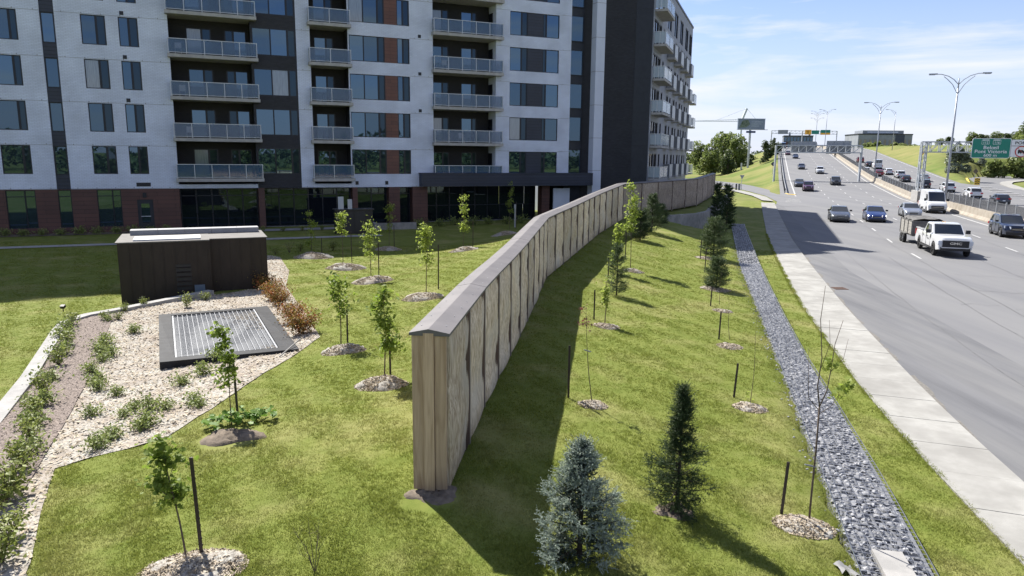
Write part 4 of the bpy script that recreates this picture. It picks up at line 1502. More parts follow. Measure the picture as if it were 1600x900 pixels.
# cap: folded metal sheets, two bays long
i = 0
cuts = []
while i < len(bays) - 1:
    j = min(i + (2 if i < n1 else 1), len(bays) - 1)
    cuts.append((i, j)); i = j
def cap_sec(k, s):
    a = fpt(bays[k])
    a0, b0 = fpt(bays[max(k - 1, 0)]), fpt(bays[min(k + 1, len(bays) - 1)])
    t = (b0 - a0); t.z = 0; t.normalize()
    nr = Vector((t.y, -t.x, 0))
    up = Vector((0, 0, 1))
    c = a + t * s + up * HW
    return [c + nr * .056 + up * -.03, c + nr * .058 + up * .012, c - nr * TH / 2 + up * .07, c - nr * (TH + .030) + up * .012, c - nr * (TH + .028) + up * -.03], nr, t
for q, (i, j) in enumerate(cuts):
    mb = MB()
    secs = [cap_sec(i, -.09 if i == 0 else .004)[0]] + [cap_sec(k, 0)[0] for k in range(i + 1, j)] + [cap_sec(j, .012)[0]]
    dz = Vector((0, 0, .004 * (q % 2)))
    vs = [p + dz for s_ in secs for p in s_]
    fs = [(r * 5 + k, (r + 1) * 5 + k, (r + 1) * 5 + k + 1, r * 5 + k + 1) for r in range(len(secs) - 1) for k in range(4)]
    n_ = len(vs)
    low = [p - Vector((0, 0, .006)) for s_ in secs for p in (s_[0], s_[4])]
    fs += [tuple(range(5))[::-1], tuple(range(n_ - 5, n_))]
    mb.add(vs, fs)
    cp = mb.build('cap_sheet', M['cap_metal'], nwall)
    bo = MB()
    for k in range(i, j):
        for f_ in (.15, .5, .85):
            s0, nr, t = cap_sec(k, f_ * (bays[k + 1] - bays[k]))
            for e_ in (1, 3):
                p = s0[2].lerp(s0[e_], .62) + dz + Vector((0, 0, .004))
                bo.obox(p, (.007, .007, .004), nr, t, (0, 0, 1))
    o = bo.build('bolt', M['galv'], cp); o['kind'] = 'stuff'
mb = MB()
s0 = cap_sec(0, -.085)[0]
mb.add([s0[1], s0[2], s0[3], s0[4] , s0[0]], [(0, 1, 2, 3, 4)])
mb.build('cap_end', M['dark_metal'], nwall)

# ------------------------------------------------------------------ concrete retaining wall of the terrace
rw = thing('retaining_wall', 'curved grey concrete retaining wall at the foot of the timber barrier', 'retaining wall', (14.3, 56.3, 0))
mb = MB()
wp = [Vector(p) for p in WALL_XY]
tops = np.interp(np.arange(len(wp)), [0, 1, 4, 6, 8], [1.70, 1.66, 1.72, 1.9, 2.0])
vs, fs = [], []
for i, p in enumerate(wp):
    t = (wp[min(i + 1, len(wp) - 1)] - wp[max(i - 1, 0)]).normalized()
    nr = Vector((t.y, -t.x))
    for s_, z in ((.16, -.1), (.16, tops[i]), (-.16, tops[i]), (-.16, -.1)):
        vs.append((p.x + nr.x * s_, p.y + nr.y * s_, z))
fs = [(4 * i + k, 4 * i + 4 + k, 4 * i + 4 + (k + 1) % 4, 4 * i + (k + 1) % 4) for i in range(len(wp) - 1) for k in range(3)]
fs += [(0, 1, 2, 3), tuple(len(vs) - 4 + k for k in (3, 2, 1, 0))]
mb.add(vs, fs)
mb.build('wall', M['old_concrete'], rw)

# ------------------------------------------------------------------ kiosk
kl = Vector((-15.35, 27.75, 0))
kt = Vector((bt.x, bt.y, 0)); kb = Vector((-bt.y, bt.x, 0))
kiosk = thing('service_kiosk', 'dark brown metal clad service kiosk with white flat roof beside the mulched bed', 'kiosk', tuple(kl), ANG)
M['brown_metal'] = mat('brown_metal', (.022, .016, .013), (.032, .024, .019), 2.5, .5, .06, 12, spec=.35, metal=.2, coord='obj', stretch=(1, 1, .4))
KH = 2.42
x = 0
KW1, KW = 3.30, 5.55
mb = MB(); mb.bx(.03, KW1 - .02, .03, 3.3, -.5, KH - .03); mb.bx(KW1 - .02, KW - .03, .48, 3.3, -.5, KH - .03); mb.build('core', M['black'], kiosk, world=False)
x = 0.0
while x < KW - .05:
    w = min(.405, (KW1 if x < KW1 - .05 else KW) - x)
    y0 = 0 if x < KW1 - .05 else .45
    mb = MB()
    if x < 1.95 < x + w + .2 and x > 1.4:
        pass
    mb.bx(x + .006, x + w - .006, y0 + rnd.uniform(-.003, .003), y0 + .03, -.5, KH - .02)
    mb.bx(x + w - .012, x + w + .006, y0 - .018, y0 + .03, -.5, KH - .03)
    mb.build('cladding_panel', M['brown_metal'], kiosk, world=False)
    x += w
for k in range(8):
    mb = MB(); y = k * .405
    mb.bx(KW - .03, KW, .45 + y * .86, .45 + (y + .39) * .86, -.5, KH - .02); mb.build('cladding_panel', M['brown_metal'], kiosk, world=False)
    mb = MB(); mb.bx(0, .029, .035 + y, .035 + y + .39, -.5, KH - .02); mb.build('cladding_panel', M['brown_metal'], kiosk, world=False)
mb = MB(); mb.bx(KW1, KW1 + .03, .0, .449, -.5, KH - .02); mb.build('cladding_panel', M['brown_metal'], kiosk, world=False)
lv = MB(); lv.bx(2.02, 2.58, -.03, .0, .30, 1.48)
lv = lv.build('louvre', M['black'], kiosk, world=False)
for k in range(6):
    mb = MB(); mb.obox((2.30, -.05, .42 + k * .19), (.26, .035, .006), (1, 0, 0), (0, .8, .6), (0, -.6, .8)); mb.build('blade', M['brown_metal'], lv, world=False)
mb = MB(); mb.bx(2.66, 3.05, -.04, .0, .26, .62); mb.build('access_panel', mat('blue_panel', (.10, .14, .20), None, rough=.5, metal=.3), kiosk, world=False)
M['white_roof'] = mat('white_roof', (.62, .62, .61), (.52, .52, .51), 1.2, .6, coord='obj')
mb = MB(); mb.bx(-.06, KW1 + .03, -.05, 3.35, KH - .018, KH + .03); mb.bx(KW1 + .03, KW + .05, .40, 3.35, KH - .018, KH + .02); mb.build('roof', mat('roof_edge', (.12, .112, .105), (.085, .08, .075), 3, .8, coord='obj'), kiosk, world=False)
mb = MB(); mb.bx(.55, 3.0, .25, 1.5, KH + .031, KH + .09); mb.build('roof_pad', M['white_roof'], kiosk, world=False)
x = .3
while x < KW - .2:
    mb = MB(); mb.bx(x, min(x + 1.05, KW - .12), 2.55, 3.2, KH + .022 + .01, KH + .24); mb.build('parapet_block', mat('parapet_grey', (.27, .27, .28), (.22, .22, .23), 2, .7, coord='obj') if x < .4 else bpy.data.materials['parapet_grey'], kiosk, world=False); x += 1.06

# ------------------------------------------------------------------ floor grille of the underground vent
gA, gB, gC, gD = at(250, 580), at(468, 548), at(419, 480), at(248, 495)
hA = [gA.z + .22, max(gB.z, Gz(gB.x, gB.y)) + .07, gC.z + .10, gD.z + .14]
top = [at(249, 566, hA[0]), at(467, 545, hA[1]), at(418, 478, hA[2]), at(248, 491.5, hA[3])]
vent = thing('vent_grille', 'large square vent with black membrane border and pale wire grille in the mulch', 'vent', tuple((top[0] + top[2]) / 2))
M['membrane'] = mat('membrane', (.014, .015, .018), (.026, .028, .032), 2.2, .5, .35, 4, spec=.15)
mb = MB()
def lerp4(a, b):
    p = top[0].lerp(top[1], a); q = top[3].lerp(top[2], a)
    return p.lerp(q, b)
IN = (.105, .865, .055, .95)
ring_o = [lerp4(0, 0), lerp4(1, 0), lerp4(1, 1), lerp4(0, 1)]
ring_i = [lerp4(IN[0], IN[2]), lerp4(IN[1], IN[2]), lerp4(IN[1], IN[3]), lerp4(IN[0], IN[3])]
rd = [p - Vector((0, 0, .05)) for p in ring_i]
bot = [Vector((p.x, p.y, p.z - .6)) for p in ring_o]
vs = ring_o + ring_i + rd + bot
mb.add(vs, [(0, 1, 5, 4), (1, 2, 6, 5), (2, 3, 7, 6), (3, 0, 4, 7), (4, 5, 9, 8), (5, 6, 10, 9), (6, 7, 11, 10), (7, 4, 8, 11), (0, 12, 13, 1), (1, 13, 14, 2), (2, 14, 15, 3), (3, 15, 12, 0)])
mb.build('border', M['membrane'], vent)
mb = MB(); mb.add([p - Vector((0, 0, .02)) for p in rd], [(0, 1, 2, 3)]); mb.build('shaft', mat('shaft', (.115, .125, .14), (.165, .175, .19), 4, .6), vent)
M['grille_bar'] = mat('grille_bar', (.22, .23, .245), None, rough=.6)
for k in range(19):
    f_ = IN[0] + .012 + (IN[1] - IN[0] - .024) * k / 18
    mb = MB(); mb.bar(lerp4(f_, IN[2]) + Vector((0, 0, -.025)), lerp4(f_, IN[3]) + Vector((0, 0, -.025)), .015 if k not in (0, 18) else .045, .02); mb.build('bar', M['grille_bar'], vent)
mb = MB()
for k in range(60):
    f_ = IN[2] + (IN[3] - IN[2]) * (k + .5) / 60
    mb.bar(lerp4(IN[0], f_) + Vector((0, 0, -.032)), lerp4(IN[1], f_) + Vector((0, 0, -.032)), .010 if k % 30 else .03, .01)
o = mb.build('cross_wire', mat('cross_wire', (.13, .14, .155), None, rough=.7), vent); o['kind'] = 'stuff'
# pale hose end lying beside it
p, q = at(437, 560, None, .05), at(470, 541, None, .22)
mb = MB(); mb.tube([p, q], .018, 6); tag(mb.build('pipe', M['concrete']), 'thin pale pipe leaning against the corner of the black vent border', 'pipe')

# ------------------------------------------------------------------ plants
def leaf_cloud(C_, size, r, droop=.3, asp=.8):
    """folded four-point leaves, two triangles each; C_ (n,3)"""
    n = len(C_)
    nrm = r.normal(size=(n, 3)); nrm[:, 2] = np.abs(nrm[:, 2]) + .35
    nrm /= np.linalg.norm(nrm, axis=1)[:, None]
    tx = r.normal(size=(n, 3)); tx[:, 2] -= droop
    tx -= nrm * (tx * nrm).sum(1)[:, None]
    tx /= np.linalg.norm(tx, axis=1)[:, None]
    ty = np.cross(nrm, tx)
    s = (size * r.uniform(.65, 1.3, n))[:, None]
    v = np.stack([C_ - tx * s, C_ + ty * s * asp * .62 + nrm * s * .16, C_ + tx * s * .95, C_ - ty * s * asp * .62 + nrm * s * .16], 1)
    f = np.arange(n)[:, None] * 4 + np.array([[0, 1, 2, 0, 2, 3]])
    return v.reshape(-1, 3), f.reshape(-1, 3)
def lobed_leaves(C_, size, r, nrm=None):
    """five-pointed leaves for the plants close to the camera"""
    n = len(C_)
    if nrm is None:
        nrm = r.normal(size=(n, 3)); nrm[:, 2] = np.abs(nrm[:, 2]) + .5
    nrm /= np.linalg.norm(nrm, axis=1)[:, None]
    tx = r.normal(size=(n, 3)); tx[:, 2] -= .5
    tx -= nrm * (tx * nrm).sum(1)[:, None]
    tx /= np.linalg.norm(tx, axis=1)[:, None]
    ty = np.cross(nrm, tx)
    s = (size * r.uniform(.6, 1.25, n))[:, None]
    out = []
    pts = [(-.75, 0, 0), (-.35, .62, .10), (.10, .42, .02), (.30, .80, .12), (.42, .30, .0), (1.0, 0, -.12), (.42, -.30, 0), (.30, -.80, .12), (.10, -.42, .02), (-.35, -.62, .10)]
    for a, b, c in pts:
        out.append(C_ + tx * s * a + ty * s * b + nrm * s * c)
    v = np.stack(out, 1)
    base = [(0, 1, 2), (2, 3, 4), (0, 2, 4), (4, 5, 6), (0, 4, 6), (6, 7, 8), (0, 6, 8), (0, 8, 9)]
    f = (np.arange(n)[:, None, None] * 10 + np.array(base)[None]).reshape(-1, 3)
    return v.reshape(-1, 3), f
def leafmat(name, a, b, tr=.35, sc=7):
    return mat(name, a, b, sc, .55, spec=.35, trans=tr)
M['maple'] = leafmat('maple', (.19, .26, .036), (.34, .40, .09), .6)
M['maple_dark'] = leafmat('maple_dark', (.12, .19, .025), (.24, .31, .055), .55)
M['maple_red'] = leafmat('maple_red', (.13, .045, .035), (.24, .10, .08), .3)
M['shrub'] = leafmat('shrub', (.13, .18, .04), (.27, .31, .10), .38)
M['shrub_pale'] = leafmat('shrub_pale', (.14, .18, .035), (.26, .29, .08), .38)
M['barberry'] = leafmat('barberry', (.30, .075, .035), (.20, .20, .04), .35, 5)
M['bigleaf'] = leafmat('bigleaf', (.075, .165, .018), (.15, .26, .035), .35)
M['bark'] = mat('bark', (.085, .065, .05), (.15, .12, .095), 30, .85, .4, 60, spec=.1)
M['bark_dark'] = mat('bark_dark', (.05, .04, .033), (.09, .07, .06), 30, .85)
M['spruce'] = leafmat('spruce', (.022, .045, .013), (.048, .080, .022), .15, 9)
M['spruce_mid'] = leafmat('spruce_mid', (.060, .095, .034), (.115, .155, .058), .2, 9)
M['blue_spruce'] = leafmat('blue_spruce', (.185, .235, .19), (.40, .45, .37), .10, 9)
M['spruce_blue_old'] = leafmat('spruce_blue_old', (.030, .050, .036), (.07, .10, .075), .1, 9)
M['spruce_core'] = mat('spruce_core', (.030, .024, .018), (.05, .04, .03), 20, .9)

def stem_path(r, h, lean, wob):
    n = 7
    pts = []
    ph = r.uniform(0, 6.28, 2)
    for i in range(n):
        t = i / (n - 1)
        pts.append(Vector((lean[0] * t + wob * math.sin(t * 4 + ph[0]) * t, lean[1] * t + wob * math.sin(t * 3.3 + ph[1]) * t, h * t)))
    return pts
def sapling(name, label, p, h, seed, nclump=9, per=24, leaf=.062, lo=.3, spread=.26, mt='maple', lean=(0, 0), group=None, cat='young tree', lobed=False, bare=False, trunk_r=.018, twigs=8, csize=.13):
    r = np.random.default_rng(seed)
    t = thing(name, label, cat, tuple(p), 0, group)
    pts = stem_path(r, h, lean, .05)
    mb = MB()
    mb.tube([pts[0] - Vector((0, 0, .15))] + pts, [trunk_r * 1.25] + [trunk_r * (1 - .8 * i / 6) for i in range(7)], 6)
    def pos(f):
        k = f * 6
        i = min(int(k), 5)
        return pts[i].lerp(pts[i + 1], k - i)
    ends = []
    for k in range(twigs):
        f = lo + (.97 - lo) * (k + r.uniform(0, .8)) / twigs
        a = r.uniform(0, 6.28)
        b = pos(f)
        L = spread * r.uniform(.5, 1.25) * (1.15 - .6 * f) * (1.6 if bare else 1)
        e = b + Vector((math.cos(a) * L, math.sin(a) * L, L * r.uniform(.7, 1.6)))
        md = b.lerp(e, .5) + Vector((math.cos(a), math.sin(a), 0)) * L * .12
        mb.tube([b, md, e], [trunk_r * .42 * (1 - .5 * f), trunk_r * .3, .0022], 4)
        ends.append((b, md, e))
    mb.build('trunk', M['bark'], t, world=False, smooth=True)
    cs = []
    for k in range(nclump):
        f = lo + (1.0 - lo) * (k + r.uniform(0, 1)) / nclump
        c = pos(min(f, 1))
        if ends and r.uniform() < .75:
            b, md, e = ends[r.integers(len(ends))] if r.uniform() < .5 else min(ends, key=lambda q: abs(q[2].z - c.z))
            c = md.lerp(e, r.uniform(0, 1))
        n = int(per * r.uniform(.5, 1.4))
        cs.append(np.array(c) + r.normal(size=(n, 3)) * csize * np.array([1, 1, .85]) * r.uniform(.6, 1.15))
    if cs:
        C_ = np.concatenate(cs)
        C_ = C_[C_[:, 2] > .06]
        v, f = (lobed_leaves if lobed else leaf_cloud)(C_, leaf, r)
        o = bpy.data.objects.new('crown', np_mesh('crown', v, f, M[mt]))
        COL.objects.link(o)
        o.parent = t
    return t
def stake(p, h, label, tilt=(0, 0)):
    t = thing('stake', label, 'stake', tuple(p), 0, 'metal stakes beside the young trees')
    mb = MB()
    top_ = Vector((tilt[0], tilt[1], h))
    mb.bar((0, 0, -.2), top_, .045, .010)
    mb.bar((0, .012, -.2), top_ + Vector((0, .012, 0)), .010, .026)
    mb.build('bar', M['stake'], t, world=False)
    mb = MB()
    for k in range(int(h / .09)):
        q = top_ * ((k + .5) * .09 / h)
        mb.bx(q.x - .012, q.x + .012, q.y + .022, q.y + .03, q.z - .012, q.z + .012)
    o = mb.build('stud', M['stake'], t, world=False); o['kind'] = 'stuff'
    return t
M['stake'] = mat('stake', (.020, .014, .012), (.035, .022, .018), 8, .6)
def mound(p, rx, ry, h, label, seed, rot=0, mtn='mulch'):
    r = np.random.default_rng(seed)
    h *= .8
    t = thing('mulch_mound', label, 'mulch mound', tuple(p), 0, 'mulch mounds around the trees')
    nr, na = 9, 28
    vs = [(0, 0, h)]
    ca, sa = math.cos(rot), math.sin(rot)
    rim = 1 + .13 * np.sin(np.arange(na) * 2 * math.pi / na * 3 + seed) + .08 * np.sin(np.arange(na) * 2 * math.pi / na * 5 + seed * 2)
    for i in range(1, nr + 1):
        f = i / nr
        for k in range(na):
            a = 2 * math.pi * k / na
            x, y = math.cos(a) * rx * f * rim[k], math.sin(a) * ry * f * rim[k]
            X, Y = x * ca - y * sa, x * sa + y * ca
            z = h * (1 - f ** 1.9) * (1 + .22 * math.sin(3 * a + seed) * f) + r.uniform(-.03, .035) * (1 if i < nr else 0)
            vs.append((X, Y, z + (Gz(p[0] + X, p[1] + Y) - p[2]) - (.05 if i == nr else 0)))
    fs = [(0, 1 + k, 1 + (k + 1) % na) for k in range(na)]
    for i in range(nr - 1):
        for k in range(na):
            a, b = 1 + i * na + k, 1 + i * na + (k + 1) % na
            fs.append((a, a + na, b + na, b))
    mb = MB(); mb.add(vs, fs); mb.build('heap', M[mtn], t, world=False, smooth=True)
    MOUNDS.append((p[0], p[1], max(rx, ry)))
    if mtn == 'dirt':
        return t
    n = int(2600 * rx * ry / .25) + 300
    q = np.sqrt(r.uniform(0, 1.15, n)); a = r.uniform(0, 6.28, n)
    x, y = np.cos(a) * rx * q, np.sin(a) * ry * q
    X, Y = x * ca - y * sa, x * sa + y * ca
    z = np.where(q < 1, h * (1 - np.minimum(q, 1) ** 1.9) * (1 + .22 * np.sin(3 * a + seed) * q), 0) + (G(p[0] + X, p[1] + Y) - p[2]) + .012
    c = np.stack([X, Y, z], 1)
    s = r.uniform(.008, .028, n)[:, None]
    d1 = r.normal(size=(n, 3)) * np.array([1, 1, .5]); d1 /= np.linalg.norm(d1, axis=1)[:, None]
    d2 = np.cross(d1, r.normal(size=(n, 3)) + np.array([0, 0, 1.5])); d2 /= np.linalg.norm(d2, axis=1)[:, None]
    v = np.stack([c - d1 * s - d2 * s * .4, c + d1 * s - d2 * s * .3, c + d1 * s * .8 + d2 * s * .4, c - d1 * s * .9 + d2 * s * .4], 1)
    o = bpy.data.objects.new('chips', np_mesh('chips', v, np.arange(4 * n).reshape(-1, 4), M['chip'], nv=4)); COL.objects.link(o); o.parent = t; o['kind'] = 'stuff'
    MOUNDS.append((p[0], p[1], max(rx, ry)))
    return t
MOUNDS = []
def conifer(name, label, p, h, rad, seed, mt, nsh=900, nper=26, needle=.018, nw=.0035, shape='cone', group=None, low=.06, cluster=1, slf=5.2):
    r = np.random.default_rng(seed)
    t = thing(name, label, 'spruce tree', tuple(p), 0, group)
    mb = MB()
    mb.tube([(0, 0, -.15), (.01, 0, h * .5), (0, .01, h * .98)], [rad * .07, rad * .045, .006], 7)
    P_, D_, Q_ = [], [], []
    nb = int(nsh / 9)
    for k in range(nb):
        f = low + (.98 - low) * (k + r.uniform(0, 1)) / nb
        if shape == 'cone':
            L = rad * float(np.interp(f, [0, .12, .38, .6, .8, .92, 1], [.80, 1.0, .96, .70, .40, .20, .05])) * r.uniform(.72, 1.12)
        elif shape == 'waist':
            L = rad * (np.interp(f, [0, .08, .36, .46, .52, .64, .82, 1], [.80, 1.0, .98, .72, .36, .42, .26, .02])) * r.uniform(.40, 1.2)
        else:
            L = rad * np.interp(f, [0, .2, .5, .85, 1], [.7, 1, .95, .55, .1]) * r.uniform(.8, 1.1)
        a = r.uniform(0, 6.28)
        up = np.interp(f, [0, .5, 1], [.05, .35, 1.1]) + r.uniform(-.1, .15)
        d = np.array([math.cos(a), math.sin(a), up]); d /= np.linalg.norm(d)
        b = np.array([0, 0, f * h])
        mb.tube([tuple(b), tuple(b + d * L * .6 + np.array([0, 0, -.02])), tuple(b + d * L)], [.009, .006, .003], 3, cap=False)
        for q in range(16):
            g = r.uniform(.06, 1.0) ** .75
            side = np.cross(d, [0, 0, 1]); side /= np.linalg.norm(side)
            sd_ = side * r.choice([-1, 1]) * r.uniform(.2, 1.0) + d * r.uniform(.5, 1.0) + np.array([0, 0, r.uniform(-.15, .35)])
            sd_ /= np.linalg.norm(sd_)
            w = (1.05 - g * .6) * L
            P_.append(b + d * L * g + side * r.uniform(-1, 1) * w * .42 + np.array([0, 0, r.uniform(-.35, .25) * w * .6]))
            D_.append(sd_ * r.uniform(.7, 1.2))
            Q_.append(g)
    mb.build('trunk', M['spruce_core'], t, world=False)
    P_, D_ = np.array(P_), np.array(D_)
    if cluster > 1:
        Q_ = np.repeat(np.array(Q_), cluster, 0)
        P_ = np.repeat(P_, cluster, 0) + r.normal(size=(len(P_) * cluster, 3)) * .008
        D_ = np.repeat(D_, cluster, 0) * r.uniform(.6, 1.1, (len(P_), 1)) + r.normal(size=(len(P_), 3)) * .55
    n = len(P_)
    sl = needle * slf
    # needles round every shoot
    fr = r.uniform(0, 1, (n, nper, 1))
    base = P_[:, None] + D_[:, None] * sl * fr
    nd = r.normal(size=(n, nper, 3))
    dn = D_ / np.linalg.norm(D_, axis=1)[:, None]
    nd -= dn[:, None] * (nd * dn[:, None]).sum(2)[..., None]
    nd /= np.linalg.norm(nd, axis=2)[..., None]
    nd = nd * .85 + dn[:, None] * .6
    wv = np.cross(nd, r.normal(size=(n, nper, 3))); wv /= np.linalg.norm(wv, axis=2)[..., None]
    Ln = needle * r.uniform(.7, 1.2, (n, nper, 1)) * (1.15 - .5 * fr)
    v = np.stack([base - wv * nw, base + wv * nw, base + nd * Ln], 2).reshape(-1, 3)
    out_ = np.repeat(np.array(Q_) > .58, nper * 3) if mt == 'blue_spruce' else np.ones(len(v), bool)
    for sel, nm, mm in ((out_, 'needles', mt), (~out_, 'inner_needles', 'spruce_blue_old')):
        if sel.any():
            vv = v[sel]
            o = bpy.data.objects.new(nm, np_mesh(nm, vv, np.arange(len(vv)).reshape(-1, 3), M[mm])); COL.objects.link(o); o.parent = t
    return t
def shrub_mesh(seed, rad, h, nleaf, leaf, mt, stems=7):
    r = np.random.default_rng(seed)
    mb = MB()
    cs = []
    for k in range(stems):
        a = r.uniform(0, 6.28); q = r.uniform(.2, 1)
        e = np.array([math.cos(a) * rad * q, math.sin(a) * rad * q, h * r.uniform(.6, 1.05)])
        mb.tube([(0, 0, -.03), tuple(e * np.array([.4, .4, .6])), tuple(e)], [.006, .004, .002], 3, cap=False)
        n = nleaf // stems
        f = r.uniform(.25, 1.0, (n, 1))
        c = e * np.concatenate([f, f, f ** .8], 1) + r.normal(size=(n, 3)) * np.array([.07, .07, .055]) * (rad / .25)
        cs.append(c)
    C_ = np.concatenate(cs); C_[:, 2] = np.maximum(C_[:, 2], .02)
    v, f = leaf_cloud(C_, leaf, r)
    return mb.mesh('stems', M['bark']), np_mesh('foliage', v, f, M[mt])
def shrub(meshes, label, p, s=1, cat='shrub', group=None, name='shrub'):
    t = thing(name, label, cat, tuple(p), rnd.uniform(0, 6.28), group)
    t.scale = (s, s, s * rnd.uniform(.85, 1.15))
    inst(meshes[0], 'stems', (0, 0, 0), 0, t)
    inst(meshes[1], 'foliage', (0, 0, 0), 0, t)
    return t
ORD = ['first','second','third','fourth','fifth','sixth','seventh','eighth','ninth','tenth','eleventh','twelfth','thirteenth','fourteenth','fifteenth']
# ------------------------------------------------------------------ young trees left of the barrier
GT = 'young maples on the lawn'
def H_(px, pyb, pyt):
    p = at(px, pyb)
    return p, height_at(p, pyt)
left_trees = [
    # base px, base py, top py, mound (px, py, half-width px), stake (px, top py, base py) or None, label, seed, leaves, lower crown
    (601, 592, 442, (596, 601, 41), (610, 508, 585), 'leafy sapling on the big mulch mound nearest the timber wall end', 11, .20, 15),
    (533, 541, 437, (537, 549, 34), (543, 480, 535), 'slim sapling on a mulch mound just right of the red barberry shrubs', 12, .40, 8),
    (666, 460, 352, (660, 467, 31), (685, 382, 452), 'bushy sapling with a tall stake leaning right, close to the barrier cap', 13, .32, 10),
    (724, 387, 310, (724, 392, 22), (739, 345, 386), 'bright sapling on the mound two from the barrier crest', 14, .25, 10),
    (796, 358, 281, (788, 367, 20), (806, 315, 358), 'sapling on the lit mound right beside the barrier crest', 15, .30, 10),
    (847, 322, 268, None, None, 'last small leafy sapling before the dark canopy, half hidden by the barrier', 16, .25, 8),
    (608, 383, 320, (607, 391, 20), (616, 352, 388), 'sapling on the shaded edge of the lawn in front of the dark bin', 17, .25, 9),
    (580, 440, 344, (582, 441, 32), (592, 380, 436), 'tall thin sapling between two stakes, in the middle of the left lawn', 18, .28, 10),
    (536, 410, 328, (540, 420, 30), (550, 362, 410), 'forked sapling on the long flat mound left of the middle', 19, .45, 9),
    (487, 396, 330, (490, 402, 29), (503, 372, 396), 'sapling rising from the mound nearest the brown kiosk', 20, .15, 10),
]
for (bx_, by_, ty_, mo, st, lb, sd_, lo, ncl) in left_trees:
    p, h = H_(bx_, by_, ty_)
    if mo:
        q = at(mo[0], mo[1])
        w = mo[2] * q.y / FPX
        mound(q, w, w * .72, .20 * w / .7 + .06, 'pale mulch mound under the ' + lb.split(' on ')[0].split(' with ')[0].split(' between ')[0].split(' rising ')[0] + (' at pixel column' if False else '') + ', ' + {11: 'nearest the wall end', 12: 'right of the barberries', 13: 'close to the barrier cap', 14: 'second from the barrier crest', 15: 'touching the barrier crest', 17: 'at the edge of shade before the bin', 18: 'in the middle of the left lawn', 19: 'long and flat, left of the middle', 20: 'nearest the brown kiosk'}[sd_], sd_)
        p.z += .12
    h = max(h - .1, .8)
    sapling('maple_sapling', lb, p, h, sd_, ncl + 6, 36, .064, lo, .26, 'maple_dark' if sd_ in (11, 12) else 'maple', (rnd.uniform(-.06, .06), 0), GT, csize=.125)
    if st:
        q, hs = H_(st[0], st[2], st[1])
        stake(q, hs, 'black metal stake beside the ' + {11: 'sapling nearest the wall end', 12: 'slim sapling right of the barberries', 13: 'bushy sapling close to the barrier cap', 14: 'bright sapling second from the crest', 15: 'sapling touching the barrier crest', 17: 'sapling in front of the dark bin', 18: 'thin sapling in the middle of the left lawn', 19: 'forked sapling on the long flat mound', 20: 'sapling nearest the brown kiosk'}[sd_], (rnd.uniform(-.02, .02), 0))
# the two near saplings on the left
p, h = H_(291, 872, 690)
mound(at(300, 893), .62, .45, .13, 'broad pale mulch mound at the bottom edge under the nearest sapling', 31)
sapling('maple_sapling', 'nearest dark green sapling with a bare leaning leader at the bottom left', p, h * 1.0, 32, 20, 34, .050, .40, .19, 'maple_dark', (-.16, .0), GT, lobed=True, csize=.085, trunk_r=.014)
q, hs = H_(316, 868, 715)
stake(q, hs, 'tall dark metal stake beside the nearest sapling at the bottom left', (-.05, 0))
p, h = H_(362, 664, 518)
mound(at(362, 684), .62, .40, .16, 'grey soil mound under the sapling wrapped in big rounded leaves', 33, 0, 'dirt')
sapling('maple_sapling', 'slender sapling rising out of a big-leaved vine in front of the vent', p, h, 34, 17, 32, .050, .38, .17, 'maple_dark', (-.06, 0), GT, lobed=True, csize=.085, trunk_r=.012)
q, hs = H_(372, 652, 560)
stake(q, hs, 'dark metal stake standing in the big-leaved vine in front of the vent', (-.03, 0))
r = np.random.default_rng(5)
vt = thing('leafy_vine', 'low vine with large rounded bright green leaves sprawling over the grey mound', 'vine', tuple(at(368, 675)))
C_ = []
for (a, b, n) in ((338, 668, 26), (352, 664, 24), (372, 662, 22), (392, 660, 26), (410, 656, 26), (420, 660, 14), (330, 675, 12)):
    q = at(a, b) - vt.location
    C_.append(np.array(q) + r.normal(size=(n, 3)) * np.array([.12, .12, .05]) + np.array([0, 0, .16]))
C_ = np.concatenate(C_)
v, f = lobed_leaves(C_, .085, r, np.concatenate([r.normal(size=(len(C_), 2)) * .45, np.ones((len(C_), 1))], 1))
o = bpy.data.objects.new('foliage', np_mesh('foliage', v, f, M['bigleaf'])); COL.objects.link(o); o.parent = vt
# bare thin twigs: dry weed at the bottom and a bare whip beside the nearest sapling
def twiggy(name, label, p, h, seed, n=7, spread=.3, rad=.005, cat='bare shrub'):
    r_ = random.Random(seed)
    t = thing(name, label, cat, tuple(p))
    mb = MB()
    for k in range(n):
        a = r_.uniform(0, 6.28); L = h * r_.uniform(.6, 1.1)
        e = Vector((math.cos(a) * spread * r_.uniform(.3, 1.2), math.sin(a) * spread * r_.uniform(.3, 1), L))
        m_ = e * .5 + Vector((r_.uniform(-.04, .04), r_.uniform(-.04, .04), .05))
        mb.tube([(0, 0, -.03), m_, e], [rad, rad * .7, .0018], 4)
        for q in range(3):
            f = r_.uniform(.35, .9); b = m_.lerp(e, f)
            mb.tube([b, b + Vector((r_.uniform(-.1, .1), r_.uniform(-.1, .1), r_.uniform(.05, .16)))], [rad * .5, .0015], 3)
    mb.build('twigs', M['bark'], t, world=False)
    return t
twiggy('dry_weed', 'leafless dry weed in the lawn at the bottom edge left of the wall', at(492, 893), .55, 3, 7, .26)
twiggy('bare_shrub', 'bare twiggy shrub in the planting bed right of the kiosk', at(452, 395), .9, 4, 9, .5, .008)

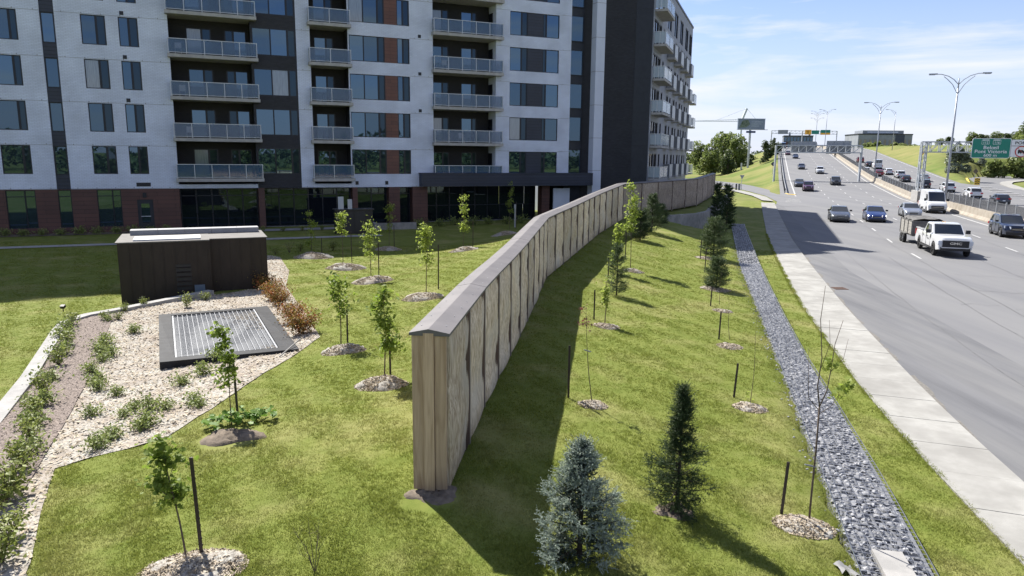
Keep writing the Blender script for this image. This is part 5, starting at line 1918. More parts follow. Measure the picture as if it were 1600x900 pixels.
# three bare thin trees in front of the dark canopy
for k, (px_, yb, yt) in enumerate(((785, 332, 268), (858, 322, 262), (920, 308, 262), (762, 330, 262))[:3]):
    p, h = H_(px_, yb, yt)
    p.z -= .02
    sapling('bare_tree', ['thin leafless tree before the left half of the dark canopy', 'thin leafless tree before the middle of the dark canopy', 'thin leafless tree before the right end of the dark canopy'][k], p, max(h, 2.6), 50 + k, 0, 0, bare=True, lo=.3, spread=.45, twigs=9, trunk_r=.022, group='leafless trees by the entrance')
# ------------------------------------------------------------------ right of the barrier
p, h = H_(925, 632, 480)
mound(at(926, 633), .30, .25, .09, 'mulch mound on the shadow edge under the leaning red-leaved sapling', 61)
sapling('maple_sapling', 'leaning nearly bare sapling with a few dark red leaves on the shadow edge', p, h, 62, 3, 14, .035, .72, .16, 'maple_red', (-.22, .1), 'young trees right of the wall', csize=.07, trunk_r=.012, twigs=4, lobed=True)
q, hs = H_(888, 622, 540)
stake(q, hs, 'dark metal stake in the barrier shadow beside the red-leaved sapling')
t_ = thing('tree_tie', 'pale rubber tree tie around the leaning red-leaved sapling', 'tree tie', tuple(p + Vector((-.10, .02, h * .55))))
mb = MB(); mb.tube([(-.10, 0, .03), (0, -.02, .0), (.05, 0, -.01), (0, .03, 0.0), (-.10, .01, .03)], .009, 5); mb.build('band', M['grille_bar'], t_, world=False)
p, h = H_(945, 507, 440)
mound(at(948, 511), .38, .3, .10, 'mulch mound under the bright bushy sapling halfway along the wall', 63)
sapling('maple_sapling', 'bright bushy sapling on its own mound halfway along the wall shadow', p + Vector((0, 0, .05)), h, 64, 10, 26, .05, .35, .13, 'maple', (.02, 0), 'young trees right of the wall', csize=.085)
q, hs = H_(928, 499, 453)
stake(q, hs, 'dark metal stake beside the bright bushy sapling halfway along the wall')
p, h = H_(963, 462, 384)
conifer('spruce_tree', 'dark green spruce behind the bright sapling on the wall side', p, h, .40, 65, 'spruce_mid', 700, 16, .035, .007, 'round', 'small spruces')
p, h = H_(962, 428, 352)
sapling('maple_sapling', 'lime green sapling growing just above the wall-side spruce', p, h, 66, 16, 34, .07, .15, .2, 'maple', (.02, 0), 'young trees right of the wall', csize=.10)
q, hs = H_(950, 440, 402); stake(q, hs, 'dark metal stake between the shadow and the wall-side spruce')
p, h = H_(985, 421, 292)
mound(at(990, 424), .45, .36, .13, 'mulch mound under the tallest sapling near the wall', 67)
sapling('maple_sapling', 'tallest lime green sapling with a bare lower trunk near the wall bend', p, h, 68, 22, 36, .075, .38, .28, 'maple', (.0, 0), 'young trees right of the wall', csize=.13)
q, hs = H_(977, 405, 362); stake(q, hs, 'dark metal stake beside the tallest lime green sapling')
for k, (px_, yb, yt, rd, sd_, mt_, lb) in enumerate(((1000, 376, 332, .62, 70, 'spruce', 'dark rounded spruce in the row at the wall bend, front one'), (1018, 363, 305, .72, 71, 'spruce_mid', 'grey green spruce in the row at the wall bend, tallest'), (1030, 352, 322, .6, 72, 'spruce_mid', 'small green spruce at the wall bend beside the concrete wall'))):
    p, h = H_(px_, yb, yt)
    conifer('spruce_tree', lb, p, h, rd, sd_, mt_, 900, 20, .05, .010, 'round' if k != 1 else 'cone', 'small spruces')
# right-hand row beside the stone trench
p, h = H_(1114, 404, 343)
conifer('spruce_tree', 'big grey green spruce beside the far end of the stone bed', p, h, .72, 73, 'spruce_mid', 1000, 20, .055, .010, 'round', 'small spruces')
p, h = H_(1119, 451, 406)
conifer('spruce_tree', 'round squat spruce in front of the big one beside the stone bed', p, h, .50, 74, 'spruce_mid', 850, 18, .04, .009, 'round', 'small spruces')
for k, (px_, yb, yt, w_, lb) in enumerate(((1119, 352, 288, .42, 'nearly black upright cedar left of its twin behind the concrete wall'), (1134, 362, 291, .52, 'nearly black upright cedar right of its twin beside the grass strip'))):
    p, h = H_(px_, yb, yt)
    conifer('cedar_tree', lb, p, h, w_, 75 + k, 'spruce', 900, 16, .07, .014, 'round', 'upright dark cedars')
for k, (px_, yb, yt, sd_, lb, lean) in enumerate((
        (1140, 531, 465, 80, 'bare whip of a sapling with a tie on the third mound of the trench row', (-.15, 0)),
        (1124, 476, 420, 81, 'bare whip in front of the squat spruce on the small mound', (.0, 0)))):
    p, h = H_(px_, yb, yt)
    sapling('bare_sapling', lb, p, h, sd_, 1, 6, .03, .7, .12, 'maple', lean, 'leafless saplings of the right-hand row', bare=True, trunk_r=.009, twigs=3)
mound(at(1129, 487), .34, .28, .09, 'small mulch mound below the squat spruce beside the trench', 82)
mound(at(1140, 542), .36, .30, .10, 'mulch mound with a bare whip, third of the trench row', 83)
mound(at(1172, 638), .36, .30, .10, 'mulch mound with dark earth, second of the trench row', 84)
mound(at(1256, 824), .44, .34, .11, 'mulch mound nearest the camera in the trench row', 85)
mound(at(1110, 405), .8, .6, .1, 'pale mulch patch under the big grey green spruce', 86)
mound(at(1118, 452), .6, .45, .08, 'pale mulch patch under the round squat spruce', 87)
for (px_, yb, yt, lb) in ((1123, 530, 487, 'dark stake left of the bare whip on the third trench mound'), (1146, 621, 568, 'dark stake left of the second mound of the trench row'), (1220, 803, 722, 'dark stake on the mound nearest the camera in the trench row'), (1110, 478, 450, 'dark stake left of the small mound below the squat spruce'), (1101, 425, 388, 'dark stake left of the big grey green spruce'), (1094, 405, 375, 'dark stake nearest the concrete wall beside the big spruce')):
    q, hs = H_(px_, yb, yt)
    stake(q, hs, lb, (.05 if px_ > 1130 else .02, 0))
p, h = H_(1172, 632, 500)
sapling('bare_sapling', 'thin whip with a curved tip and a leaf tuft at its foot, second trench mound', p + Vector((0, 0, .05)), h, 88, 0, 0, bare=True, trunk_r=.008, twigs=3, lo=.6, spread=.1, lean=(.07, 0), group='leafless saplings of the right-hand row')
r = np.random.default_rng(9)
o = thing('leaf_tuft', 'tuft of fresh leaves at the foot of the whip on the second trench mound', 'plant', tuple(at(1168, 632)))
v, f = lobed_leaves(r.normal(size=(34, 3)) * np.array([.05, .05, .08]) + np.array([0, 0, .16]), .035, r)
c = bpy.data.objects.new('leaves', np_mesh('leaves', v, f, M['maple'])); COL.objects.link(c); c.parent = o
# nearest bare tree of the trench row with two clumps of new leaves
p = at(1264, 815)
h = height_at(p, 500)
bt_ = thing('bare_tree', 'forked bare young tree with two clumps of new leaves nearest the stone bed', 'young tree', tuple(p))
k_ = h / 2.2
mb = MB()
T_ = lambda l, r0, r1, n=6: mb.tube([Vector(q) * k_ for q in l], np.linspace(r0, r1, len(l)), n)
T_([(0, 0, -.1), (.0, 0, .4), (.005, 0, .8), (0, 0, 1.28)], .017, .013, 7)
T_([(0, 0, 1.28), (-.03, .02, 1.5), (-.02, .0, 1.8), (-.06, .02, 2.2), (-.05, 0, 2.55)], .011, .003)
T_([(0, 0, 1.28), (.06, 0, 1.45), (.09, .02, 1.65), (.10, .0, 1.95), (.16, 0, 2.2)], .010, .003)
T_([(0, 0, 1.24), (-.10, .05, 1.36), (-.13, .02, 1.6), (-.16, .02, 1.9)], .007, .002, 4)
T_([(0, 0, 1.2), (.12, -.04, 1.32), (.2, .02, 1.42)], .006, .002, 4)
T_([(.09, .02, 1.65), (.2, .0, 1.8), (.24, .02, 2.0)], .005, .002, 4)
T_([(-.02, 0, 1.7), (.05, 0, 1.95), (.02, 0, 2.2)], .005, .002, 4)
mb.build('trunk', M['bark'], bt_, world=False, smooth=True)
for c0, n in (((.07, 0, 1.74), 30), ((.24, 0, 1.50), 32), ((.17, 0, 1.40), 12)):
    v, f = lobed_leaves(np.array(c0) * k_ + r.normal(size=(n, 3)) * .05, .055, r)
    c = bpy.data.objects.new('leaf_clump', np_mesh('leaf_clump', v, f, M['maple'])); COL.objects.link(c); c.parent = bt_
mb = MB(); mb.tube([(-.14, .0, .93), (0, -.02, .90), (.035, 0, .9), (0, .025, .9), (-.14, .01, .93)], .008, 5)
mb.build('tie', M['grille_bar'], bt_, world=False)
# blue spruce and dark spruce close to the camera
p = at(905, 872)
h = height_at(p, 696)
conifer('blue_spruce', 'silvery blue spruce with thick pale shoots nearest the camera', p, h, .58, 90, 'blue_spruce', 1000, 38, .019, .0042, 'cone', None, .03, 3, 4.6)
p, h = H_(1057, 797, 604)
conifer('spruce_tree', 'dark green spruce with a broad base and narrow waist, right of the blue one', p, h, .49, 91, 'spruce', 1150, 34, .019, .0032, 'waist', 'small spruces', .02, 2)
mound(at(1052, 800), .34, .26, .03, 'flat dark mulch patch under the waisted dark spruce', 92, 0, 'dirt')

# ------------------------------------------------------------------ shrubs of the bed
S1 = [shrub_mesh(200 + i, .26, .25, 280, .034, 'shrub', 10) for i in range(3)]
S2 = [shrub_mesh(210 + i, .20, .34, 280, .028, 'shrub_pale', 10) for i in range(3)]
S3 = [shrub_mesh(220 + i, .52, .68, 1700, .042, 'barberry', 18) for i in range(2)]
GS = 'low shrubs planted in the mulch bed'
cl = [(60, 1.0), (0, 0)]
rowA = [(103, 517), (112, 508), (98, 530), (104, 541), (94, 556), (92, 572), (75, 598), (68, 618), (64, 636), (56, 652), (50, 668), (46, 690), (44, 712), (36, 735)]
for i, (a, b) in enumerate(rowA):
    shrub(S2[i % 3] if i % 2 else S1[i % 3], 'upright yellow green shrub, %s from the far end of the row beside the gravel' % ORD[i], at(a, b), 1.45, group='shrub row beside the gravel strip')
lbA = 'loose pale shrub at the left edge of the picture'
for i, (a, b) in enumerate(((18, 775), (8, 792), (14, 845), (4, 880))):
    shrub(S2[i % 3], ['tall loose shrub at the left edge beside the mulch tongue', 'pale shrub cut by the left edge, upper one', 'loose shrub at the left edge above the lowest one', 'lowest shrub at the left edge of the bed'][i], at(a, b), 1.8 - .1 * i, group='loose shrubs at the left edge')
LOWL = ['low green shrub in the mulch, ' + q for q in (
    'farthest one next to the shrub row', 'alone left of the vent top corner', 'left one of the pair left of the vent', 'below the pair left of the vent', 'in the small cluster left of the vent, left', 'in the small cluster left of the vent, right', 'front of the small cluster left of the vent',
    'back one of three in the middle of the bed', 'centre one of three in the middle of the bed', 'front one of three in the middle of the bed', 'alone between the middle three and the vent', 'alone left of the front clumps', 'left part of the wide front clump', 'front tip of the wide front clump', 'right part of the wide front clump', 'right front part of the wide front clump',
    'nearest the lawn corner, left of two', 'nearest the lawn corner, right of two', 'below the front left corner of the vent', 'at the lawn edge behind the vine', 'against the front edge of the vent', 'at the lawn edge left of the vine', 'in the back of the wide front clump', 'against the front of the vent behind the sapling', 'between the vent and the vine')]
low = [(168, 502), (210, 521), (166, 538), (158, 545), (160, 556), (172, 556), (163, 566), (143, 583), (150, 600), (156, 610), (184, 620), (145, 651), (196, 652), (222, 672), (236, 640), (230, 665), (150, 702), (172, 688), (284, 603), (310, 636), (318, 586), (262, 640), (210, 640), (338, 565), (302, 630)]
for i, (a, b) in enumerate(low):
    shrub(S1[i % 3], LOWL[i], at(a, b), rnd.uniform(.85, 1.2), group=GS)
top_row = [(291, 481, 1.3), (321, 470, 1.1), (349, 452, 1.9), (289, 458, 1.2), (352, 440, 1.7), (196, 488, .9), (226, 480, .9), (165, 500, 1.0), (186, 500, .9)]
for i, (a, b, s_) in enumerate(top_row):
    shrub(S2[i % 3], 'feathery yellow green shrub before the kiosk, ' + ['left of the louvre by the kerb', 'just left of the blue access panel', 'tall one right of the blue panel', 'small one under the louvre', 'tall one against the kiosk wall', 'on the kerb right of the spotlight', 'at the kerb below the left kiosk edge', 'behind the shrub row, left one', 'behind the shrub row, right one'][i], at(a, b), s_, group='feathery shrubs before the kiosk')
for i, (a, b, s_, lb) in enumerate(((414, 452, .95, 'red green barberry farthest from the camera, beside the kiosk corner'), (427, 468, .95, 'red green barberry second from the kiosk corner'), (436, 478, .8, 'red green barberry behind the top corner of the vent'), (457, 505, .9, 'red green barberry beside the right edge of the vent'), (472, 522, .95, 'red green barberry nearest the camera, tip of the mulch'))):
    shrub(S3[i % 2], lb, at(a, b), s_, group='barberry shrubs right of the vent')
for i, (a, b, s_, lb) in enumerate(((430, 398, .9, 'small yellow shrub right of the kiosk corner'), (520, 392, 1.4, 'grey green shrub in the bed edge behind the nearest kiosk mound'), (470, 393, 1.2, 'pale twiggy shrub in the shade right of the kiosk'))):
    shrub(S2[i % 3], lb, at(a, b), s_ * 1.3)
for i in range(11):
    q = FS(-13.2 + 1.13 * i, .95)
    shrub(S1[i % 3], 'dark shrub at the foot of the brown wall, %s from the left' % ORD[i], (q[0], q[1], Gz(*q)), 1.9, group='shrubs along the brown wall')
for i in range(9):
    q = FS(.3 + 1.45 * i, 3.3)
    shrub(S2[i % 3], 'small plant before the shop windows, %s from the left' % ORD[i], (q[0], q[1], Gz(*q)), 1.2, group='plants before the shop windows')
for i in range(7):
    q = FS(17.2 + 1.55 * i, 2.2 + .5 * (i % 2))
    shrub(S1[i % 3], 'dark shrub in the bed under the canopy, %s from the left' % ORD[i], (q[0], q[1], Gz(*q)), 2.3, group='shrubs under the canopy')
# stepped planter left of the entrance bed
q = FS(14.6, 4.2)
o = MB(); o.obox((q[0], q[1], .25), (1.7, .16, .35), (bt.x, bt.y, 0), (bn.x, bn.y, 0), (0, 0, 1)); o.obox((q[0] + bn.x * -1.1 - bt.x * 1.54, q[1] + bn.y * -1.1 - bt.y * 1.54, .25), (.16, .9, .35), (bt.x, bt.y, 0), (bn.x, bn.y, 0), (0, 0, 1))
tag(o.build('planter_wall', M['old_concrete']), 'low grey concrete planter edge in the shade left of the entrance bed', 'planter')
# dark bin shelter in front of the shop windows, with two white notices on it
q = FS(10.9, 6.2)
t = thing('bin_shelter', 'dark metal bin shelter standing in the shade before the shop windows', 'bin shelter', (q[0], q[1], .1), ANG)
mb = MB(); mb.bx(-1.35, 1.35, -.5, .5, -.3, 1.75); mb.build('body', M['black'], t, world=False)
mb = MB(); mb.bx(-1.45, 1.45, -.58, .58, 1.75, 1.84); mb.build('lid', M['dark_metal'], t, world=False)
for x in (-.42, .35):
    mb = MB(); mb.bx(x - .42, x + .42, -.53, -.502, .1, 1.65); mb.build('door', M['dark_metal'], t, world=False)
for k, x in enumerate((-.95, -.25)):
    mb = MB(); mb.bx(x - .20, x + .20 - .08 * k, -.3, -.22, 1.841, 2.75 - .2 * k)
    o = mb.build('white_panel_box', M['pale_panel'], None, world=False); o.location = t.location; o.rotation_euler = (0, 0, ANG)
    tag(o, ['taller white box standing on top of the dark bin shelter', 'shorter white box standing on top of the dark bin shelter'][k], 'box')
# bollard light by the entrance path
q = FS(24.5, 5.4)
t = thing('path_light', 'tall pale cylinder path light in front of the canopy', 'path light', (q[0], q[1], Gz(*q)))
mb = MB(); mb.tube([(0, 0, 0), (0, 0, 1.6)], .09, 10); mb.build('post', M['galv'], t, world=False)
mb = MB(); mb.tube([(0, 0, 1.6), (0, 0, 1.9)], .11, 10); mb.build('lamp_head', M['pale_panel'], t, world=False)

mound(Vector((-1.12, 9.86, Gz(-1.12, 9.86))), .42, .30, .05, 'bare dark soil patch at the foot of the timber wall end', 99, 0, 'dirt')
# ------------------------------------------------------------------ grass blades on the near lawns
def grass():
    n = 500000
    r = np.random.default_rng(77)
    # density falls with distance
    y = 6.5 + 40 * r.uniform(0, 1, n) ** 1.9
    x = r.uniform(-1, 1, n) * (y * .80 + 3)
    u, v = UV(x, y)
    ok = (v < gabL(u) - .03) | ((v > gabR(u) + .03) & (v < walk_v(u) - .03))
    ok &= ~inside(np.stack([x, y], 1) + r.normal(size=(n, 2)) * .06, bp_)
    cx = curb_x_left(y)
    ok &= ~((x > cx - .05) & (x < cx + .5) & (y < 29))
    vf = fence_v(u)
    ok &= ~((v > vf - .28) & (v < vf + .28) & (u > 8.4))
    kl_ = (x - kl.x) * kt.x + (y - kl.y) * kt.y; kw_ = (x - kl.x) * kb.x + (y - kl.y) * kb.y
    ok &= ~((kl_ > -.1) & (kl_ < 5.7) & (kw_ > -.1) & (kw_ < 3.4))
    for mx_, my_, mr_ in MOUNDS:
        ok &= np.hypot(x - mx_, y - my_) > mr_ * .97
    x, y = x[ok], y[ok]
    # tufts creeping over the pavement edge
    ue = r.uniform(5, 60, 9000); ve = walk_v(ue) + r.normal(size=9000) * .035 - .01 + .05 * np.maximum(np.sin(ue * 2.1) * np.sin(ue * .73 + 1), 0)
    x = np.concatenate([x, ue * SA + ve * CA]); y = np.concatenate([y, ue * CA - ve * SA])
    z = G(x, y)
    n = len(x)
    nb = 5
    X = np.repeat(x, nb) + r.normal(size=n * nb) * .025
    Y = np.repeat(y, nb) + r.normal(size=n * nb) * .025
    Z = np.repeat(np.where(UV(x, y)[1] > walk_v(UV(x, y)[0]) - .005, np.maximum(z, .125), z), nb) - .004
    a = r.uniform(0, 6.28, n * nb)
    clump = .82 + .3 * np.sin(X * 1.7 + np.sin(Y * 1.1) * 2) * np.sin(Y * 1.4 + 1) + .25 * np.sin(X * 5.3 + Y * 3.1)
    h = r.uniform(.016, .048, n * nb) * np.clip(clump, .5, 1.5)
    w = .0030 + .00022 * Y
    ln = r.uniform(.2, 1.1, n * nb) * h
    b = r.uniform(0, 6.28, n * nb)
    p0 = np.stack([X - np.cos(a) * w, Y - np.sin(a) * w, Z], 1)
    p1 = np.stack([X + np.cos(a) * w, Y + np.sin(a) * w, Z], 1)
    p2 = np.stack([X + np.cos(b) * ln, Y + np.sin(b) * ln, Z + h], 1)
    vv = np.stack([p0, p1, p2], 1).reshape(-1, 3)
    o = bpy.data.objects.new('grass', np_mesh('grass', vv, np.arange(len(vv)).reshape(-1, 3), M['blade']))
    COL.objects.link(o)
    o['kind'] = 'stuff'
grass()
# ------------------------------------------------------------------ motorway furniture
def road_at(px, py):
    """point of the roadway along the line of sight through a photo pixel"""
    d = ray(px, py)
    ts = np.linspace(20, 420, 8001)
    P = d[None] * ts[:, None]
    uu = P[:, 0] * SA + P[:, 1] * CA
    e = P[:, 2] + CZ - zr(uu)
    i = int(np.argmax(e < 0))
    if e[i] >= 0:
        i = int(np.argmin(e))
    p = P[i]
    u, v = UV(p[0], p[1])
    return Vector((p[0], p[1], float(zr(u)))), float(u), float(v)
def Wz(u, v, dz=0.0):
    p = W(u, v)
    return Vector((p[0], p[1], float(zr(u)) + dz))
def bank_pt(u, v, dz=0):
    p = W(u, v)
    return Vector((p[0], p[1], float(BANK(u, v)) + dz))
ALX = Vector((CA, -SA, 0))          # across the road, to the right
ALU = Vector((SA, CA, 0))           # along the road, away from the camera
M['steel'] = mat('steel', (.36, .38, .40), (.44, .46, .48), 2, .45, metal=.25)
M['lamp_steel'] = mat('lamp_steel', (.30, .32, .36), (.38, .40, .44), 2, .45, metal=.2)
M['fence_dark'] = mat('fence_dark', (.055, .058, .065), None, rough=.6)
M['sign_back'] = mat('sign_back', (.22, .24, .27), (.27, .29, .32), .8, .5)
M['sign_green'] = mat('sign_green', (.004, .20, .145), None, rough=.4)
M['sign_white'] = mat('sign_white', (.78, .79, .80), None, rough=.4)
M['sign_orange'] = mat('sign_orange', (.80, .40, .03), None, rough=.4)
M['sign_red'] = mat('sign_red', (.55, .03, .03), None, rough=.4)
M['sign_yellow'] = mat('sign_yellow', (.80, .50, .03), None, rough=.4)

# median barrier in cast lengths, with a picket screen on top
bar = thing('median_barrier', 'long beige concrete median barrier between the two carriageways', 'barrier', tuple(Wz(60, BAR_V)))
u = -10.0
while u < 420:
    st = 9.0 if u < 170 else 25.0
    mb = MB()
    n = 3
    vs = []
    for k in range(n + 1):
        uu = u + (st - .03) * k / n
        for dv, z in ((.0, -.05), (.0, .12), (.22, .40), (.30, 1.05), (.62, 1.05), (.70, .40), (.92, .12), (.92, -.05)):
            vs.append(Wz(uu, BAR_V + dv, z))
    fs = [(8 * k + j, 8 * k + j + 1, 8 * k + j + 9, 8 * k + j + 8) for k in range(n) for j in range(7)]
    fs += [tuple(range(8))[::-1], tuple(8 * n + j for j in range(8))]
    mb.add(vs, [f[::-1] for f in fs])
    mb.build('barrier_length', M['barrier'], bar)
    u += st
scr = thing('picket_screen', 'dark metal picket screen standing on the concrete median barrier', 'screen fence', tuple(Wz(60, BAR_V + .46, 1.05)))
pm = MB()
for k in range(15):
    x = .1 + k * .193
    pm.bx(x - .05, x + .05, -.008, .008, .05, .98)
pm.bx(0, 2.9, -.015, .015, .9, .95); pm.bx(0, 2.9, -.015, .015, .08, .13)
pm_me = pm.mesh('picket_panel', M['fence_dark'])
po = MB(); po.bx(-.05, .05, -.05, .05, 0, 1.12); po_me = po.mesh('post', M['galv'])
u = 40.0
aU = math.atan2(CA, SA)
while u < 300:
    if not (112 < u < 120 or 158 < u < 164):
        a, b = Wz(u, BAR_V + .46, 1.05), Wz(u + 2.95, BAR_V + .46, 1.05)
        if u < 210:
            o = inst(pm_me, 'picket_panel', tuple(a - scr.location), 0, scr)
            o.rotation_euler = (0, -math.atan2(b.z - a.z, 2.95), aU)
            o = inst(po_me, 'post', tuple(a - scr.location), aU, scr)
        else:
            o = inst(pm_me, 'picket_panel', tuple(a - scr.location), 0, scr)
            o.rotation_euler = (0, -math.atan2(b.z - a.z, 2.95), aU)
    u += 2.95

def truss(mb, a, b, d=1.3, w=1.0, n=12, t=.13):
    """box truss between a and b (bottom chord centre)"""
    a, b = Vector(a), Vector(b)
    s = ALU * (w / 2)
    up = Vector((0, 0, d))
    for q in (s, -s):
        mb.bar(a + q, b + q, t); mb.bar(a + q + up, b + q + up, t)
        for k in range(n + 1):
            p = a.lerp(b, k / n) + q
            mb.bar(p, p + up, t * .6)
            if k < n:
                p2 = a.lerp(b, (k + 1) / n) + q
                mb.bar(p, p2 + up, t * .55)
    for k in range(n + 1):
        p = a.lerp(b, k / n)
        mb.bar(p + s, p - s, t * .5); mb.bar(p + s + up, p - s + up, t * .5)
def sign_panel(name, c, w, h, parent, mats, face=-1):
    """upright panel facing the camera side (face -1) or away"""
    mb = MB()
    mb.obox(c, (w / 2, .05, h / 2), ALX, ALU, (0, 0, 1))
    return mb.build(name, mats, parent)
def rounded(mb, c, w, h, r, d, off, mi=0):
    pts = []
    for (sx, sy, a0) in ((1, 1, 0), (-1, 1, 90), (-1, -1, 180), (1, -1, 270)):
        for k in range(5):
            a = R(a0 + 22.5 * k)
            pts.append((sx * (w / 2 - r) + r * math.cos(a), sy * (h / 2 - r) + r * math.sin(a)))
    n = len(pts)
    vs = [c + ALX * x + Vector((0, 0, y)) - ALU * off for x, y in pts] + [c + ALX * x + Vector((0, 0, y)) - ALU * (off - d) for x, y in pts]
    mb.add(vs, [tuple(range(n)), tuple(range(n, 2 * n))[::-1]] + [(i, i + n, (i + 1) % n + n, (i + 1) % n) for i in range(n)], mi)
def to_mesh(o):
    dg = bpy.context.evaluated_depsgraph_get()
    dg.update()
    me = bpy.data.meshes.new_from_object(o.evaluated_get(dg))
    n = bpy.data.objects.new('lettering', me)
    COL.objects.link(n)
    n.parent, n.location, n.rotation_euler, n.scale = o.parent, o.location, o.rotation_euler, o.scale
    o.name = 'old_text'
    bpy.data.objects.remove(o)
    n.name = 'lettering'
    return n
def text(s, c, size, parent, mt, off=.075, name='lettering', sx=1.0):
    cu = bpy.data.curves.new(name, 'FONT')
    cu.body = s
    cu.size = size
    cu.align_x = 'CENTER'
    cu.align_y = 'CENTER'
    cu.extrude = .004
    cu.offset = size * .010
    cu.materials.append(mt)
    o = bpy.data.objects.new(name, cu)
    COL.objects.link(o)
    o.parent = parent
    o.location = c - ALU * off - parent_origin(parent)
    o.rotation_euler = (R(90), 0, -AL)
    o.scale = (sx, 1, 1)
    return to_mesh(o)

# --- sign gantry on the right
p, ug, vg_ = road_at(1437, 312)
ug = 121.0
gt = thing('sign_gantry', 'steel truss gantry over the opposite carriageway carrying the green sign', 'sign gantry', tuple(Wz(ug, BAR_V + .46, 0)))
zb_ = 7.15
hT = 1.45
mb = MB()
for s_ in (-1, 1):
    for q in (-.32, .32):
        mb.bar(Wz(ug, BAR_V + .46 + q * (1), 1.0) + ALU * s_ * .75, Wz(ug, BAR_V + .46 + q, zb_ + hT) + ALU * s_ * .5, .16)
for k in range(8):
    z0, z1 = 1.1 + k * .95, 1.1 + (k + 1) * .95
    for q in (-.32, .32):
        w0, w1 = .75 - .25 * k / 8, .75 - .25 * (k + 1) / 8
        sg = 1 if k % 2 else -1
        mb.bar(Wz(ug, BAR_V + .46 + q, z0) + ALU * sg * w0, Wz(ug, BAR_V + .46 + q, z1) - ALU * sg * w1, .07)
    for s_ in (-1, 1):
        mb.bar(Wz(ug, BAR_V + .46 - .32, z0) + ALU * s_ * .7, Wz(ug, BAR_V + .46 + .32, z1) + ALU * s_ * .62, .06)
mb.build('support_tower', M['steel'], gt)
mb = MB(); mb.obox(Wz(ug, BAR_V + .46, .75), (.6, 2.6, .8), ALX, ALU, (0, 0, 1)); mb.build('concrete_base', M['concrete'], gt)
mb = MB(); truss(mb, Wz(ug, BAR_V + .1, zb_), Wz(ug, 46, zb_), hT, 1.0, 22, .15); mb.build('truss', M['steel'], gt)
mb = MB(); mb.bar(Wz(ug, 46, -.5), Wz(ug, 46, zb_ + hT), .4); mb.build('leg', M['steel'], gt)
def gantry_pt(px, py, uu):
    """point of the vertical plane across the road at uu that lies along the pixel's line of sight"""
    d = ray(px, py)
    k = uu / (d[0] * SA + d[1] * CA)
    return Vector((d[0] * k, d[1] * k, CZ + d[2] * k))
us_ = ug - .75
A_, B_ = gantry_pt(1520, 216, us_), gantry_pt(1577, 247.5, us_)
cs_ = (A_ + B_) / 2
sw_ = (A_ - B_).dot(ALX); sw_ = abs(sw_); sh_ = abs(A_.z - B_.z)
gs = thing('green_road_sign', 'green motorway sign reading 112 116 Beloeil Pont Victoria 600 m on the truss gantry', 'road sign', tuple(cs_))
mb = MB(); rounded(mb, cs_, sw_, sh_, .22, .06, 0); mb.build('border', M['sign_white'], gs)
mb = MB(); rounded(mb, cs_, sw_ - .14, sh_ - .14, .18, .02, .012); mb.build('face', M['sign_green'], gs)
for k, (tx_, xx) in enumerate((('112', -.155), ('116', .135))):
    c = cs_ + ALX * sw_ * xx + Vector((0, 0, sh_ * .315))
    mb = MB(); rounded(mb, c, sw_ * .20, sh_ * .25, .1, .012, .022); sh1 = mb.build('route_shield', M['sign_white'], gs)
    mb = MB(); rounded(mb, c, sw_ * .185, sh_ * .225, .09, .012, .03); mb.build('shield_face', M['sign_green'], sh1)
    mb = MB()
    for q in range(5):
        mb.obox(c + ALX * (q - 2) * .15 + Vector((0, 0, sh_ * .085)) - ALU * .034, (.05, .004, .07), ALX, ALU, (0, 0, 1))
    o = mb.build('shield_crown', M['sign_white'], sh1); o['kind'] = 'stuff'
    text(tx_, c - Vector((0, 0, .10)), .44, sh1, M['sign_white'], .046)
text('Belœil', cs_ + Vector((0, 0, sh_ * .03)), .66, gs, M['sign_white'], .04, sx=1.15)
text('Pont Victoria', cs_ - Vector((0, 0, sh_ * .17)), .66, gs, M['sign_white'], .04, sx=1.12)
text('600 m', cs_ - Vector((0, 0, sh_ * .36)), .54, gs, M['sign_white'], .04, sx=1.2)
A_, B_ = gantry_pt(1581, 218, us_), gantry_pt(1616, 246, us_)
c2 = (A_ + B_) / 2
w2, h2 = abs((A_ - B_).dot(ALX)), abs(A_.z - B_.z)
ws = thing('white_road_sign', 'white sign reading PONT over a no-trucks symbol, beside the green sign', 'road sign', tuple(c2))
mb = MB(); rounded(mb, c2, w2, h2, .2, .06, 0); mb.build('border', M['sign_back'], ws)
mb = MB(); rounded(mb, c2, w2 - .1, h2 - .1, .17, .02, .012); mb.build('face', M['sign_white'], ws)
text('PONT', c2 + Vector((0, 0, h2 * .30)) - ALX * .12, .55, ws, M['black'], .04, sx=1.25)
mb = MB(); mb.obox(c2 + Vector((0, 0, h2 * .14)) - ALU * .02, (w2 / 2 - .06, .004, .03), ALX, ALU, (0, 0, 1)); mb.build('rule', M['black'], ws)
cc = c2 - Vector((0, 0, h2 * .18)) - ALX * .15
mb = MB()
pts = [cc - ALU * .03 + ALX * math.cos(a) * .72 + Vector((0, 0, math.sin(a) * .72)) for a in [k * 2 * math.pi / 24 for k in range(25)]]
for a, b in zip(pts, pts[1:]):
    mb.bar(a, b, .10, .10)
mb.bar(cc - ALU * .03 + ALX * -.5 + Vector((0, 0, .5)), cc - ALU * .03 + ALX * .5 - Vector((0, 0, .5)), .08, .03)
mb.build('red_ring', M['sign_red'], ws)
mb = MB()
mb.obox(cc - ALU * .022 + ALX * -.12 + Vector((0, 0, .03)), (.30, .005, .19), ALX, ALU, (0, 0, 1)); mb.obox(cc - ALU * .022 + ALX * .30 - Vector((0, 0, .03)), (.12, .005, .13), ALX, ALU, (0, 0, 1))
for q in (-.3, -.05, .32):
    mb.obox(cc - ALU * .024 + ALX * q - Vector((0, 0, .2)), (.07, .005, .07), ALX, ALU, (0, 0, 1))
mb.build('truck_symbol', M['black'], ws)

